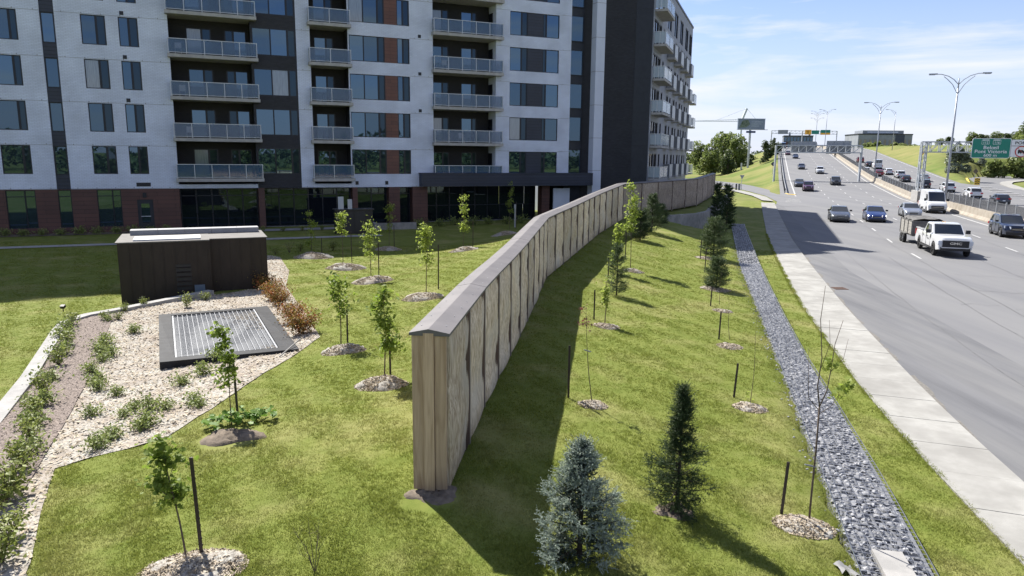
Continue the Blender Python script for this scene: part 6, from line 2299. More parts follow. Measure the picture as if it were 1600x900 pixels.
# --- truss gantry over the near carriageway, seen from behind
uq = 172.0
g2 = thing('sign_gantry', 'steel truss gantry over the near carriageway seen from behind its signs', 'sign gantry', tuple(Wz(uq, 2.0, 0)))
pA, pB = gantry_pt(1213, 227, uq), gantry_pt(1347, 226, uq)
vA, vB = UV(pA.x, pA.y)[1], UV(pB.x, pB.y)[1]
zt_ = pA.z
mb = MB(); truss(mb, Wz(uq, vA) * 1 + Vector((0, 0, zt_ - 1.5 - float(zr(uq)))), Wz(uq, vB) + Vector((0, 0, zt_ - 1.5 - float(zr(uq)))), 1.5, 1.0, 11, .22); mb.build('truss', M['steel'], g2)
for v_ in (vA, vB):
    mb = MB()
    bz = float(BANK(uq, v_)) - .3 if v_ < 3 else float(zr(uq))
    for s_ in (-.45, .45):
        mb.bar(Vector((W(uq, v_)[0], W(uq, v_)[1], bz)) + ALU * s_, Vector((W(uq, v_)[0], W(uq, v_)[1], zt_)) + ALU * s_, .34)
    mb.build('leg', M['steel'], g2)
for k, (x0, x1, y0, y1) in enumerate(((1236, 1274, 221, 239), (1292, 1329, 220, 240.5))):
    a, b = gantry_pt(x0, y0, uq + 1), gantry_pt(x1, y1, uq + 1)
    t = thing('road_sign', ['grey sign back hanging from the left half of the truss gantry', 'grey sign back hanging from the right half of the truss gantry'][k], 'road sign', tuple((a + b) / 2))
    sign_panel('panel', (a + b) / 2, abs((a - b).dot(ALX)), abs(a.z - b.z), t, M['sign_back'])
    mb = MB()
    for q in range(5):
        mb.bar(a.lerp(Vector((b.x, b.y, a.z)), (q + .5) / 5) - ALU * .08, a.lerp(Vector((b.x, b.y, a.z)), (q + .5) / 5) - ALU * .08 - Vector((0, 0, a.z - b.z)), .08)
    mb.build('rib', M['sign_back'], t)
# --- farthest gantry on the crest
uf = 352.0
g3 = thing('sign_gantry', 'thin distant gantry on the crest of the motorway with orange and green signs', 'sign gantry', tuple(Wz(uf, 2.0, 0)))
pA, pB = gantry_pt(1206, 204, uf), gantry_pt(1308, 205, uf)
pM = gantry_pt(1254, 204.5, uf)
mb = MB(); d_ = Vector((0, 0, -1.3)); truss(mb, pA + d_, pB + d_, 1.3, .8, 16, .16); mb.build('truss', M['steel'], g3)
for q in (pA, pM, pB):
    mb = MB(); mb.bar(Vector((q.x, q.y, float(zr(uf)) - 4)), q, .34); mb.build('leg', M['steel'], g3)
for (x0, x1, y0, y1, mt_, lb) in ((1216, 1231, 203, 209.5, 'sign_back', 'small grey sign back on the distant crest gantry'), (1258, 1267.3, 202.8, 210.3, 'sign_orange', 'orange square sign on the distant crest gantry'), (1268.3, 1279.6, 203.7, 209.6, 'sign_green', 'small green sign between two others on the distant crest gantry'), (1282.5, 1297, 203, 210.6, 'sign_green', 'green sign with an orange lower band on the distant crest gantry')):
    a, b = gantry_pt(x0, y0, uf - 1), gantry_pt(x1, y1, uf - 1)
    t = thing('road_sign', lb, 'road sign', tuple((a + b) / 2))
    if 'band' in lb:
        m_ = a.z + (b.z - a.z) * .62
        sign_panel('face', Vector(((a.x + b.x) / 2, (a.y + b.y) / 2, (a.z + m_) / 2)), abs((a - b).dot(ALX)), a.z - m_, t, M['sign_green'])
        sign_panel('band', Vector(((a.x + b.x) / 2, (a.y + b.y) / 2, (b.z + m_) / 2)), abs((a - b).dot(ALX)), m_ - b.z, t, M['sign_orange'])
    else:
        sign_panel('face', (a + b) / 2, abs((a - b).dot(ALX)), abs(a.z - b.z), t, M[mt_])
        if mt_ == 'sign_orange':
            c_ = (a + b) / 2 - ALU * .07
            mb = MB(); mb.bar(c_ - Vector((0, 0, .7)), c_ + Vector((0, 0, .3)), .22, .05); mb.bar(c_ + Vector((0, 0, .7)) , c_ + ALX * .5 + Vector((0, 0, .1)), .18, .05); mb.bar(c_ + Vector((0, 0, .7)), c_ - ALX * .5 + Vector((0, 0, .1)), .18, .05); mb.build('arrow', M['black'], t)

# --- double-armed street lamps along the median
def lamp(u, v, h, label, arms=(1, -1), group='double-armed lamps along the median', zb=None, rad=.15, reach=3.0):
    b = Wz(u, v, 0) if zb is None else zb
    t = thing('street_lamp', label, 'street lamp', tuple(b), 0, group)
    mb = MB(); mb.tube([(0, 0, -.3), (0, 0, h * .5), (0, 0, h - 1.2)], [rad, rad * .8, rad * .6], 8); mb.tube([(0, 0, h - 1.2), (0, 0, h)], [rad * .5, rad * .4], 6); mb.build('pole', M['lamp_steel'], t, world=False, smooth=True)
    for s_ in arms:
        d = ALX * s_
        mb = MB()
        up = lambda z: Vector((0, 0, z))
        k = reach
        mb.tube([up(h - 1.9), d * k * .25 + up(h - .75), d * k * .5 + up(h - .1), d * k * .66 + up(h + .22)], .045, 5)
        mb.tube([up(h - .75), d * k * .22 + up(h - .15), d * k * .46 + up(h + .25), d * k * .78 + up(h + .5), d * k + up(h + .52)], .05, 5)
        mb.build('arm', M['lamp_steel'], t, world=False)
        mb = MB(); mb.obox(d * (k + .35) + up(h + .53), (.48, .17, .07), d, ALU, (0, 0, 1)); mb.obox(d * (k + .45) + up(h + .45), (.3, .13, .04), d, ALU, (0, 0, 1)); mb.build('lamp_head', M['lamp_steel'], t, world=False)
    return t
def lamp_h(u, v, py, px=None):
    """pole height that puts the top at photo row py"""
    return height_at(Wz(u, v, 0), py)
def u_for_x(v, px):
    lo, hi = 60., 420.
    for _ in range(50):
        m_ = (lo + hi) / 2
        q = Wz(m_, v, 12) - Vector((0, 0, CZ))
        x = 800 + FPX * (np.array(q) @ _R) / (np.array(q) @ _F)
        if x > px: lo = m_
        else: hi = m_
    return (lo + hi) / 2
for k, (px_, py_, lb) in enumerate(((1499, 122, 'tall double-armed lamp behind the white van, nearest the camera'), (1374, 164, 'double-armed lamp left of the truss tower, second along the median'), (1292, 173, 'third double-armed lamp, right one of the cluster on the crest'), (1273, 175, 'fourth double-armed lamp, middle of the cluster on the crest'), (1261, 179, 'fifth double-armed lamp over the orange sign'), (1251, 186, 'farthest double-armed lamp, left one on the crest'))):
    v_ = BAR_V + .46
    u_ = u_for_x(v_, px_ if k else 1487)
    if k == 0: u_ = u_for_x(v_, 1493)
    h_ = lamp_h(u_, v_, py_)
    lamp(u_, v_, min(max(h_, 10), 22), lb, reach=2.5)
q = bank_pt(300, 41)
lamp(300, 41, 14, 'single-armed lamp on the right verge in front of the long flat building', (-1,), 'single-armed lamp on the verge', q, .14, 2.6)

# --- small signs and posts
def post_sign(name, label, p, h, make, cat='road sign'):
    t = thing(name, label, cat, tuple(p))
    mb = MB(); mb.bx(-.04, .04, -.03, .03, -.3, h); mb.build('post', M['galv'], t, world=False)
    mb = MB(); mt_ = make(mb, h); mb.build('plate', mt_, t, world=False)
    return t
def tri(mb, h):
    mb.extr([(-.45, h), (.45, h), (0, h - .8)], 'y', -.06, -.04); return M['sign_back']
p = at(1158, 298, 0.0); post_sign('yield_sign', 'back of a grey triangular yield sign at the mouth of the side street', p, 2.9, tri)
for k, px_ in enumerate((1150, 1154.5)):
    p = at(px_, 297.5, 0.05)
    t = thing('utility_pedestal', ['slim dark utility pedestal left of its twin by the side street', 'wider grey utility pedestal by the yield sign'][k], 'pedestal', tuple(p))
    mb = MB(); mb.bx(-.12 - .08 * k, .12 + .08 * k, -.12, .12, -.2, 1.2); mb.build('body', [M['dark_metal'], M['grey_panel']][k], t, world=False)
    mb = MB(); mb.bx(-.15 - .08 * k, .15 + .08 * k, -.15, .15, 1.2, 1.28); mb.build('cap', M['galv'], t, world=False)
def diamond(s, mt_):
    def f(mb, h):
        mb.extr([(0, h + s), (s, h), (0, h - s), (-s, h)], 'y', -.06, -.04); return M[mt_]
    return f
p = bank_pt(196, .2); post_sign('warning_sign', 'dark back of a diamond sign on the bank left of the motorway', p, 2.6, diamond(.62, 'fence_dark'))
p = bank_pt(228, 38.5); post_sign('warning_sign', 'small orange works sign on the verge right of the gantry', p, 3.4, diamond(.8, 'sign_orange'))
p = bank_pt(187, 46.2 - 3.6); post_sign('warning_sign', 'brown back of a diamond sign on the grass left of the exit ramp', p, 3.0, diamond(.6, 'rust_plate') if False else diamond(.6, 'dirt'))
p = bank_pt(172.5, 39.8)
t = thing('chevron_sign', 'yellow and black double chevron sign on the exit ramp nose', 'road sign', tuple(p))
mb = MB(); mb.bx(-.05, .05, 0, .06, -.3, 1.0); mb.build('post', M['galv'], t, world=False)
mb = MB(); mb.bx(-.55, .55, -.05, -.02, .7, 2.1); mb.build('plate', M['sign_yellow'], t, world=False)
for k in range(3):
    mb = MB(); z = .82 + k * .42
    mb.extr([(-.5, z), (0, z + .22), (.5, z), (.5, z + .18), (0, z + .40), (-.5, z + .18)][::-1] if False else [(-.5, z), (-.5, z + .18), (0, z + .40), (.5, z + .18), (.5, z), (0, z + .22)], 'y', -.062, -.055); mb.build('chevron', M['black'], t, world=False)
# guard rail on the left bank edge
gr = thing('guard_rail', 'low dark guard rail along the left shoulder of the motorway', 'guard rail', tuple(Wz(150, 2.6)))
mb = MB()
pts = [Wz(u_, 2.5, .62) for u_ in np.arange(134, 330, 6)]
for a, b in zip(pts, pts[1:]):
    mb.bar(a, b, .06, .32)
mb.build('rail', M['galv'], gr)
pm2 = MB(); pm2.bx(-.06, .06, -.08, .08, -.75, .12); pmm = pm2.mesh('post', M['fence_dark'])
for u_ in np.arange(134, 300, 3.8):
    inst(pmm, 'post', tuple(Wz(u_, 2.38, .62) - gr.location), aU, gr)
# chain-link fence right of the ramp pavement
cf = thing('chain_link_fence', 'low grey chain-link fence between the ramp pavement and the hedge', 'fence', tuple(bank_pt(170, 52)))
prev = None
for k in range(20):
    a, b = along([(130, 46.5), (150, 48), (172, 52.5), (186, 56), (196, 62), (202, 72)], k, 20)
    q = bank_pt(a, b)
    q.z = max(q.z, .0)
    mb = MB(); mb.bar(q - Vector((0, 0, .3)), q + Vector((0, 0, 1.5)), .09); mb.build('post', M['galv'], cf)
    if prev is not None:
        mb = MB()
        for z in (.1, .75, 1.42):
            mb.bar(prev + Vector((0, 0, z)), q + Vector((0, 0, z)), .05)
        nb = 16
        for j in range(nb):
            c0, c1 = prev.lerp(q, j / nb), prev.lerp(q, (j + 1) / nb)
            mb.bar(c0 + Vector((0, 0, .1)), c1 + Vector((0, 0, 1.42)), .022); mb.bar(c1 + Vector((0, 0, .1)), c0 + Vector((0, 0, 1.42)), .022)
        mb.build('mesh_bay', M['galv'], cf)
    prev = q
# billboard and crane far left of the road
bp0 = Vector((80.5, 250.0, 0))
bb = thing('billboard', 'grey blue advertising billboard on a tall double pole above the trees', 'billboard', tuple(bp0))
mb = MB(); mb.tube([(-.3, 0, -3), (-.3, 0, 16)], .38, 8); mb.tube([(-2.0, 1.5, -3), (-2.0, 1.5, 4.5)], .3, 8); mb.build('pole', M['steel'], bb, world=False)
mb = MB(); mb.bx(-4.7, 4.4, -.5, .3, 15.8, 19.2); mb.build('panel', mat('poster', (.14, .18, .25), (.20, .24, .31), .5, .5, coord='obj'), bb, world=False)
mb = MB(); mb.bx(-4.8, 4.5, -.55, .35, 15.55, 15.8); mb.bx(3.6, 5.2, -1.3, -.9, 15.5, 15.68); mb.bx(-4.8, 4.5, -.55, .35, 19.2, 19.3); mb.build('frame', M['lamp_steel'], bb, world=False)
mb = MB(); mb.bx(-1.6, 1.4, -.5, .2, 14.55, 15.2); mb.build('maker_board', mat('maker_blue', (.035, .055, .14), None), bb, world=False)
mb = MB(); mb.extr([(-4.3, 16.2), (-3.2, 18.6), (-1.4, 18.9), (-.6, 17.4), (-1.8, 16.4)], 'y', -.52, -.505); mb.build('green_picture', mat('poster_green', (.05, .075, .05), (.16, .2, .16), 1.6), bb, world=False)
mb = MB()
for z, x1 in ((18.2, 3.7), (17.5, 3.2), (16.8, 2.4)):
    mb.bx(-.2, x1, -.52, -.505, z - .17, z + .17)
o = mb.build('print', mat('poster_grey', (.32, .37, .45), (.2, .24, .3), 3), bb, world=False); o['kind'] = 'stuff'
cr_ = thing('tower_crane', 'pale distant tower crane with its jib reaching left behind the billboard', 'crane', (185, 600, 0))
M['crane'] = mat('crane', (.50, .54, .60), None)
mb = MB(); mb.bar((0, 0, 0), (0, 0, 36), 1.3); mb.bar((0, 0, 36), (3.6, 0, 46), 1.5); mb.build('mast', M['crane'], cr_, world=False)
mb = MB()
mb.bar((6, 0, 35.5), (-38, 0, 35.5), .35); mb.bar((0, 0, 37.4), (-38, 0, 35.7), .25)
for k in range(19):
    mb.bar((-2 * k, 0, 35.5), (-2 * k - 1, 0, 37.3 - .09 * k), .16); mb.bar((-2 * k - 1, 0, 37.3 - .09 * k), (-2 * k - 2, 0, 35.5), .16)
mb.bar((3.6, 0, 46), (-20, 0, 36.6), .15); mb.bar((3.6, 0, 46), (13, 0, 36), .15); mb.bar((6, 0, 35.5), (14, 0, 35.5), .5)
mb.build('jib', M['crane'], cr_, world=False)
mb = MB(); mb.bx(10, 14, -1, 1, 32.5, 35.3); mb.build('counterweight', M['crane'], cr_, world=False)

# ------------------------------------------------------------------ distant buildings
def far_building(name, label, c, w, d, h, rz, wall, nwin, nfl, winw, extra=None, zwin=.28):
    t = thing(name, label, 'building', tuple(c), rz)
    mb = MB(); mb.bx(-w / 2, w / 2, 0, d, -6, h); mb.build('wall', wall, t, world=False)
    mb = MB(); mb.bx(-w / 2 - .2, w / 2 + .2, -.2, d + .2, h, h + .6); mb.build('roof', M['dark_metal'], t, world=False)
    mm = MB(); mm.bx(-winw / 2, winw / 2, -.06, .0, 0, (h / nfl) * .55); me = mm.mesh('window', extra or M['glass_dark'])
    for f in range(nfl):
        for k in range(nwin):
            inst(me, 'window', (-w / 2 + w * (k + .5) / nwin, 0, h * (f + zwin) / nfl), 0, t)
    return t
t = far_building('office_block', 'long low grey office block on the horizon right of the motorway', (212, 420, 9.4), 29.5, 22, 10.8, -.10, mat('office_wall', (.20, .215, .245), (.26, .275, .30), .3), 11, 1, 1.3, M['barrier'], .2)
mb = MB(); mb.bx(-11.5, 11.0, 3, 16, 11.4, 13.3); mb.build('roof_house', M['sign_back'], t, world=False)
mb = MB(); mb.bx(-9, 8, 2.9, 2.99, 12.0, 12.7); mb.build('roof_band', M['white_panel'], t, world=False)
mb = MB(); mb.bx(5.5, 10.5, -.1, -.0, 0, 10.7); mb.build('dark_end', mat('office_dark', (.05, .06, .09), None), t, world=False)
t = far_building('brick_building', 'dark slate and red brick building beyond the crest of the motorway', (193.5, 500, 8.0), 18.5, 18, 13.3, -.3, mat('slate_wall', (.09, .10, .135), (.13, .14, .17), .4), 9, 3, 1.2, M['glass'])
mb = MB(); mb.bx(-9.3, -6.6, -.12, -.03, -2, 9.5); mb.build('brick_end', M['brick_red'], t, world=False)
for x in (-5.6, 7.0):
    mb = MB(); mb.bx(x - .6, x + .6, 2, 4, 13.9, 16); mb.build('stair_tower', M['office_dark'] if 'office_dark' in M else M['sign_back'], t, world=False)
t = thing('chimney_stack', 'lone dark chimney stack standing on the horizon right of the office block', 'chimney', (300, 540, 6))
mb = MB(); mb.tube([(0, 0, -4), (0, 0, 9.4)], [1.15, .95], 10); mb.build('shaft', M['dark_brick'], t, world=False)
mb = MB(); mb.tube([(0, 0, 9.4), (0, 0, 10)], [1.15, 1.15], 10); mb.build('cap', M['dark_metal'], t, world=False)

# ------------------------------------------------------------------ trees and bushes far off
M['tree_far'] = leafmat('tree_far', (.12, .17, .040), (.22, .255, .085), .42, .35)
M['tree_far_dark'] = leafmat('tree_far_dark', (.058, .090, .030), (.105, .135, .052), .28, .35)
M['tree_silver'] = leafmat('tree_silver', (.14, .17, .11), (.25, .28, .20), .25, .35)
M['trunk_far'] = mat('trunk_far', (.06, .048, .036), (.1, .08, .06), 2)
def crown_pts(r, w, h, z0, n, lobes):
    out = []
    for k in range(lobes):
        a = r.uniform(0, 6.28); q = math.sqrt(r.uniform(0, 1)) * .62
        f = r.uniform(0, 1)
        c = np.array([math.cos(a) * q * w * (1 - .45 * f), math.sin(a) * q * w * (1 - .45 * f), z0 + (h - z0) * (.10 + .74 * f)])
        s = np.array([w * .36, w * .36, (h - z0) * .20]) * r.uniform(.6, 1.2)
        d = r.normal(size=(n // lobes, 3)); d /= np.linalg.norm(d, axis=1)[:, None]
        d *= r.uniform(.55, 1.05, (n // lobes, 1)) ** .6
        out.append(c + d * s)
    return np.concatenate(out)
def tree_protos(seed, w, h, z0, n, leaf, mt, lobes=14):
    r = np.random.default_rng(seed)
    C_ = crown_pts(r, w, h, z0, n, lobes)
    v, f = leaf_cloud(C_, leaf, r, .1, .95)
    mb = MB(); mb.tube([(0, 0, -1), (.1, 0, h * .35), (0, .1, h * .75)], [h * .028, h * .02, h * .006], 6)
    for k in range(6):
        a = r.uniform(0, 6.28); zz = h * r.uniform(.25, .55)
        mb.tube([(0, 0, zz), (math.cos(a) * w * .4, math.sin(a) * w * .4, zz + h * .22)], [h * .010, h * .003], 4)
    return mb.mesh('trunk', M['trunk_far']), np_mesh('crown', v, f, M[mt])
TP = {'big': [tree_protos(300 + i, 7.0, 16, 1.2, 4600, .50, 'tree_far', 22) for i in range(3)],
      'dark': [tree_protos(310 + i, 4.4, 11, .6, 2600, .42, 'tree_far_dark', 16) for i in range(3)],
      'slim': [tree_protos(320 + i, 1.9, 9, .6, 900, .36, 'tree_far_dark', 12) for i in range(3)],
      'bush': [tree_protos(330 + i, 3.2, 4.2, .0, 1500, .34, 'tree_far', 12) for i in range(3)],
      'silver': [tree_protos(340 + i, 3.2, 5.4, .1, 2000, .30, 'tree_silver', 14) for i in range(2)]}
def tree(kind, i, p, s, label, group, name=None, wide=1.0):
    tm, cm = TP[kind][i % len(TP[kind])]
    t = thing(name or ('bush' if kind in ('bush', 'silver') else 'broadleaf_tree'), label, 'bush' if kind in ('bush', 'silver') else 'tree', tuple(p), rnd.uniform(0, 6.28), group)
    t.scale = (s * wide, s * wide, s * rnd.uniform(.95, 1.05))
    inst(tm, 'trunk', (0, 0, 0), 0, t)
    inst(cm, 'crown', (0, 0, 0), 0, t)
    return t
def far_pt(px, d, z=0.0):
    k = ray(px, 400)
    t = d / k[1]
    return (k[0] * t, d, z)
def fit(kind, i, px, d, ytop, label, group, z=0.0, wide=1.0):
    """tree at distance d whose top shows at row ytop"""
    p = far_pt(px, d, z)
    h = height_at(Vector(p), ytop)
    base = {'big': 16, 'dark': 11, 'slim': 9, 'bush': 4.2, 'silver': 5.4}[kind]
    return tree(kind, i, p, h / base, label, group, wide=wide)
# clump behind the end of the barrier
for k, (px_, d, yt, lb) in enumerate(((1086, 270, 222, 'leafy tree hidden half behind the last balconies'), (1103, 262, 214, 'pale green round tree at the left of the clump behind the barrier end'), (1122, 285, 209, 'tallest dark crown in the clump behind the barrier end'), (1140, 275, 212, 'middle pale tree in the clump below the billboard'), (1156, 290, 222, 'tree at the foot of the billboard pole'), (1128, 255, 232, 'low spreading tree at the front of the clump'), (1160, 262, 246, 'low bush at the right end of the clump'))):
    fit('big' if k < 5 else 'dark', k, px_, d, yt, lb, 'tree clump below the billboard', 0)
for k, (px_, d, yt) in enumerate(((1183, 250, 216), (1191, 262, 219), (1198, 270, 213), (1204, 280, 222))):
    fit('slim', k, px_, d, yt, ['slim tree on the bank, leftmost of a row of four', 'second slim tree in the row on the left bank', 'tallest slim tree in the row on the left bank', 'slim tree nearest the far gantry leg on the left bank'][k], 'slim trees on the left bank', 3.5)
# hill top bushes and the trees on the right
for k in range(15):
    px_ = 1336 + k * 7.6
    d = 330 - 3 * k
    fit('bush', k, px_, d, 221 + rnd.uniform(-2, 4) + k * .4, 'bush in the hedge along the hill top, %s from the left' % ORD[k], 'hedge line on the hill top', 9.6)
hill_trees = [(1447, 262, 216), (1462, 265, 214), (1478, 270, 220), (1499, 255, 207), (1513, 262, 209), (1527, 250, 210), (1536, 258, 206), (1552, 240, 209), (1566, 235, 204), (1578, 228, 196), (1591, 222, 186), (1606, 215, 180), (1622, 210, 172), (1640, 205, 178)]
names = ['leftmost', 'second', 'third', 'fourth', 'fifth', 'sixth', 'seventh', 'eighth', 'ninth', 'tenth', 'eleventh', 'twelfth', 'thirteenth', 'fourteenth']
for k, (px_, d, yt) in enumerate(hill_trees):
    u_, v_ = UV(*far_pt(px_, d)[:2])
    z = float(BANK(min(u_, 500), min(v_, 170)))
    fit('dark' if k % 3 else 'big', k, px_, d, yt, names[k] + ' tree from the gantry tower in the row behind the green sign', 'trees along the hill behind the signs', z - .3, 1.55)
tree('silver', 0, bank_pt(200, 41.9, -.2), 1.35, 'silvery round bush on the grass slope right of the gantry tower', None)
for k, (u_, v_, s_, kd) in enumerate(((228, 56, 1.2, 'bush'), (226, 61, 1.5, 'bush'), (232, 66, 1.7, 'bush'), (236, 73, 1.7, 'bush'), (238, 52, .55, 'silver'), (236, 55, .5, 'silver'), (240, 60, .6, 'silver'))):
    tree(kd, k, bank_pt(u_, v_, -.2), s_, ['dark bush beside the bend of the exit ramp, leftmost', 'dark bush beside the bend of the exit ramp, second', 'tall dark bush behind the bend of the exit ramp', 'dark bush under the white sign', 'low silvery bush left on the ramp bend', 'low silvery bush in the middle of the ramp bend', 'low silvery bush right on the ramp bend'][k], 'bushes at the ramp bend')
for k in range(9):
    a, b = along([(132, 49.5), (150, 51.5), (174, 56.5), (188, 61), (196, 70)], k, 9)
    tree('bush', k, bank_pt(a, b, -.3), .62, 'clipped hedge bush behind the chain-link fence, %s from the camera' % ORD[k], 'hedge bushes behind the chain-link fence')
for k in range(8):
    a, b = along([(150, 58), (185, 70), (205, 92)], k, 8)
    tree('dark', k, bank_pt(a, b, -.3), .62 + .05 * (k % 3), 'dark tree behind the clipped hedge, %s from the camera' % ORD[k], 'dark trees behind the hedge')
# far-off woods on the horizon
def woods(name, pts, h, n, leaf):
    r = np.random.default_rng(len(pts) + n)
    a = np.array(pts, float)
    s = np.concatenate([[0], np.cumsum(np.hypot(*np.diff(a[:, :2], axis=0).T))])
    t = r.uniform(0, s[-1], n)
    x, y = np.interp(t, s, a[:, 0]), np.interp(t, s, a[:, 1])
    prof = h * (.62 + .2 * np.sin(t / 23) + .16 * np.sin(t / 9.1 + 1) + .1 * np.sin(t / 4.3))
    z = prof * r.uniform(0, 1, n) ** .7
    C_ = np.stack([x + r.normal(size=n) * 6, y + r.normal(size=n) * 10, z + np.interp(t, s, a[:, 2])], 1)
    v, f = leaf_cloud(C_, leaf, r, .1, .95)
    o = bpy.data.objects.new(name, np_mesh(name, v, f, M['tree_far_dark'])); COL.objects.link(o); o['kind'] = 'stuff'
woods('far_woods', [(-200, 1100, 0), (150, 900, 0), (300, 720, 0), (520, 640, 2), (800, 560, 2)], 17, 26000, 1.6)
woods('woods', [(-260, 60, 0), (-170, -70, 0), (-60, -130, 0), (60, -120, 0), (200, -60, 1)], 13, 16000, 1.1)
# low bridge wall glimpsed under the billboard
mb = MB(); a, b = Vector(far_pt(1166, 420, 5.6)), Vector(far_pt(1186, 420, 5.8)); mb.bar(a, b, .6, 1.6); tag(mb.build('overpass_parapet', M['concrete']), 'pale parapet of a distant overpass glimpsed right of the billboard pole', 'parapet')
# ------------------------------------------------------------------ vehicles
def paint(name, c, metal=.35, rough=.28):
    return mat('paint_' + name, c, None, rough=rough, metal=metal, spec=.5, coat=.8)
PAINT = {'white': paint('white', (.56, .57, .58), 0), 'navy': paint('navy', (.006, .014, .040)), 'blue': paint('blue', (.006, .025, .125)), 'silver': paint('silver', (.30, .32, .345), .6), 'grey': paint('grey', (.085, .092, .10), .5), 'black': paint('black', (.014, .015, .018)), 'plum': paint('plum', (.085, .015, .045)), 'red': paint('red', (.22, .015, .018)), 'dark': paint('dark', (.030, .034, .045)), 'darkblue': paint('darkblue', (.016, .028, .06))}
M['car_glass'] = mat('car_glass', (.012, .015, .018), None, rough=.03, ior=1.75)
M['tyre'] = mat('tyre', (.012, .012, .012), None, rough=.85)
M['rim'] = mat('rim', (.32, .33, .35), None, rough=.35, metal=.8)
M['rim_dark'] = mat('rim_dark', (.03, .03, .033), None, rough=.4, metal=.5)
M['plastic'] = mat('plastic', (.016, .016, .017), None, rough=.6)
M['headlight'] = mat('headlight', (.50, .54, .60), None, rough=.08, spec=.8)
M['taillight'] = mat('taillight', (.40, .008, .010), None, rough=.15)
M['chrome'] = mat('chrome', (.55, .56, .58), None, rough=.18, metal=1)
M['plate_w'] = mat('plate_w', (.65, .67, .70), None, rough=.5)
M['lamp_on'] = mat('lamp_on', (.9, .9, .85), None, rough=.2)
_bs = M['lamp_on'].node_tree.nodes['Principled BSDF']
_bs.inputs['Emission Color'].default_value = (1, .96, .88, 1)
_bs.inputs['Emission Strength'].default_value = 3.0

SPEC = {
 # L, W, H, sill, wheel r, axle x (front, rear), hood line [(x,z)], cabin: cowl x,z / roof front x,z / roof rear x,z / rear glass foot x,z, deck [(x,z)]
 'sedan': dict(L=4.62, W=1.80, sill=.19, wr=.325, ax=(1.36, -1.32), nose=[(2.31, .58), (2.20, .70), (1.6, .86), (.95, .97)], cowl=(.98, .97), rf=(.18, 1.42), rr=(-.88, 1.40), rg=(-1.72, 1.03), deck=[(-1.72, 1.03), (-2.15, 1.02), (-2.31, .86)], side=[(-1.10, .60)], tumble=.76),
 'hatch': dict(L=4.40, W=1.80, sill=.20, wr=.33, ax=(1.33, -1.27), nose=[(2.2, .62), (2.08, .76), (1.5, .92), (.95, 1.0)], cowl=(.98, 1.0), rf=(.20, 1.47), rr=(-1.45, 1.42), rg=(-2.02, 1.02), deck=[(-2.02, 1.02), (-2.15, .95), (-2.2, .80)], side=[(-1.10, .60)], tumble=.77),
 'suv': dict(L=4.70, W=1.88, sill=.26, wr=.37, ax=(1.40, -1.32), nose=[(2.35, .70), (2.24, .95), (1.6, 1.06), (1.0, 1.11)], cowl=(1.02, 1.11), rf=(.28, 1.66), rr=(-1.72, 1.64), rg=(-2.18, 1.10), deck=[(-2.18, 1.10), (-2.30, 1.04), (-2.35, .80)], side=[(-1.10, .60)], tumble=.80),
 'van': dict(L=5.90, W=2.06, sill=.30, wr=.36, ax=(1.98, -1.75), nose=[(2.95, .72), (2.88, 1.00), (2.55, 1.22), (2.20, 1.34)], cowl=(2.22, 1.34), rf=(1.35, 2.42), rr=(-2.80, 2.56), rg=(-2.93, 1.25), deck=[(-2.93, 1.25), (-2.94, 1.0), (-2.95, .8)], side=[], tumble=.86),
 'pickup': dict(L=5.90, W=2.06, sill=.42, wr=.42, ax=(1.95, -1.75), nose=[(2.95, .92), (2.90, 1.16), (2.3, 1.26), (1.30, 1.30)], cowl=(1.32, 1.30), rf=(.62, 1.93), rr=(-.72, 1.93), rg=(-1.00, 1.30), deck=[(-1.00, 1.32), (-2.88, 1.33), (-2.95, .95)], side=[(-1.10, .60)], tumble=.80),
}
def cap_poly(x, pts):
    a = sorted(pts)
    return float(np.interp(x, [p[0] for p in a], [p[1] for p in a]))
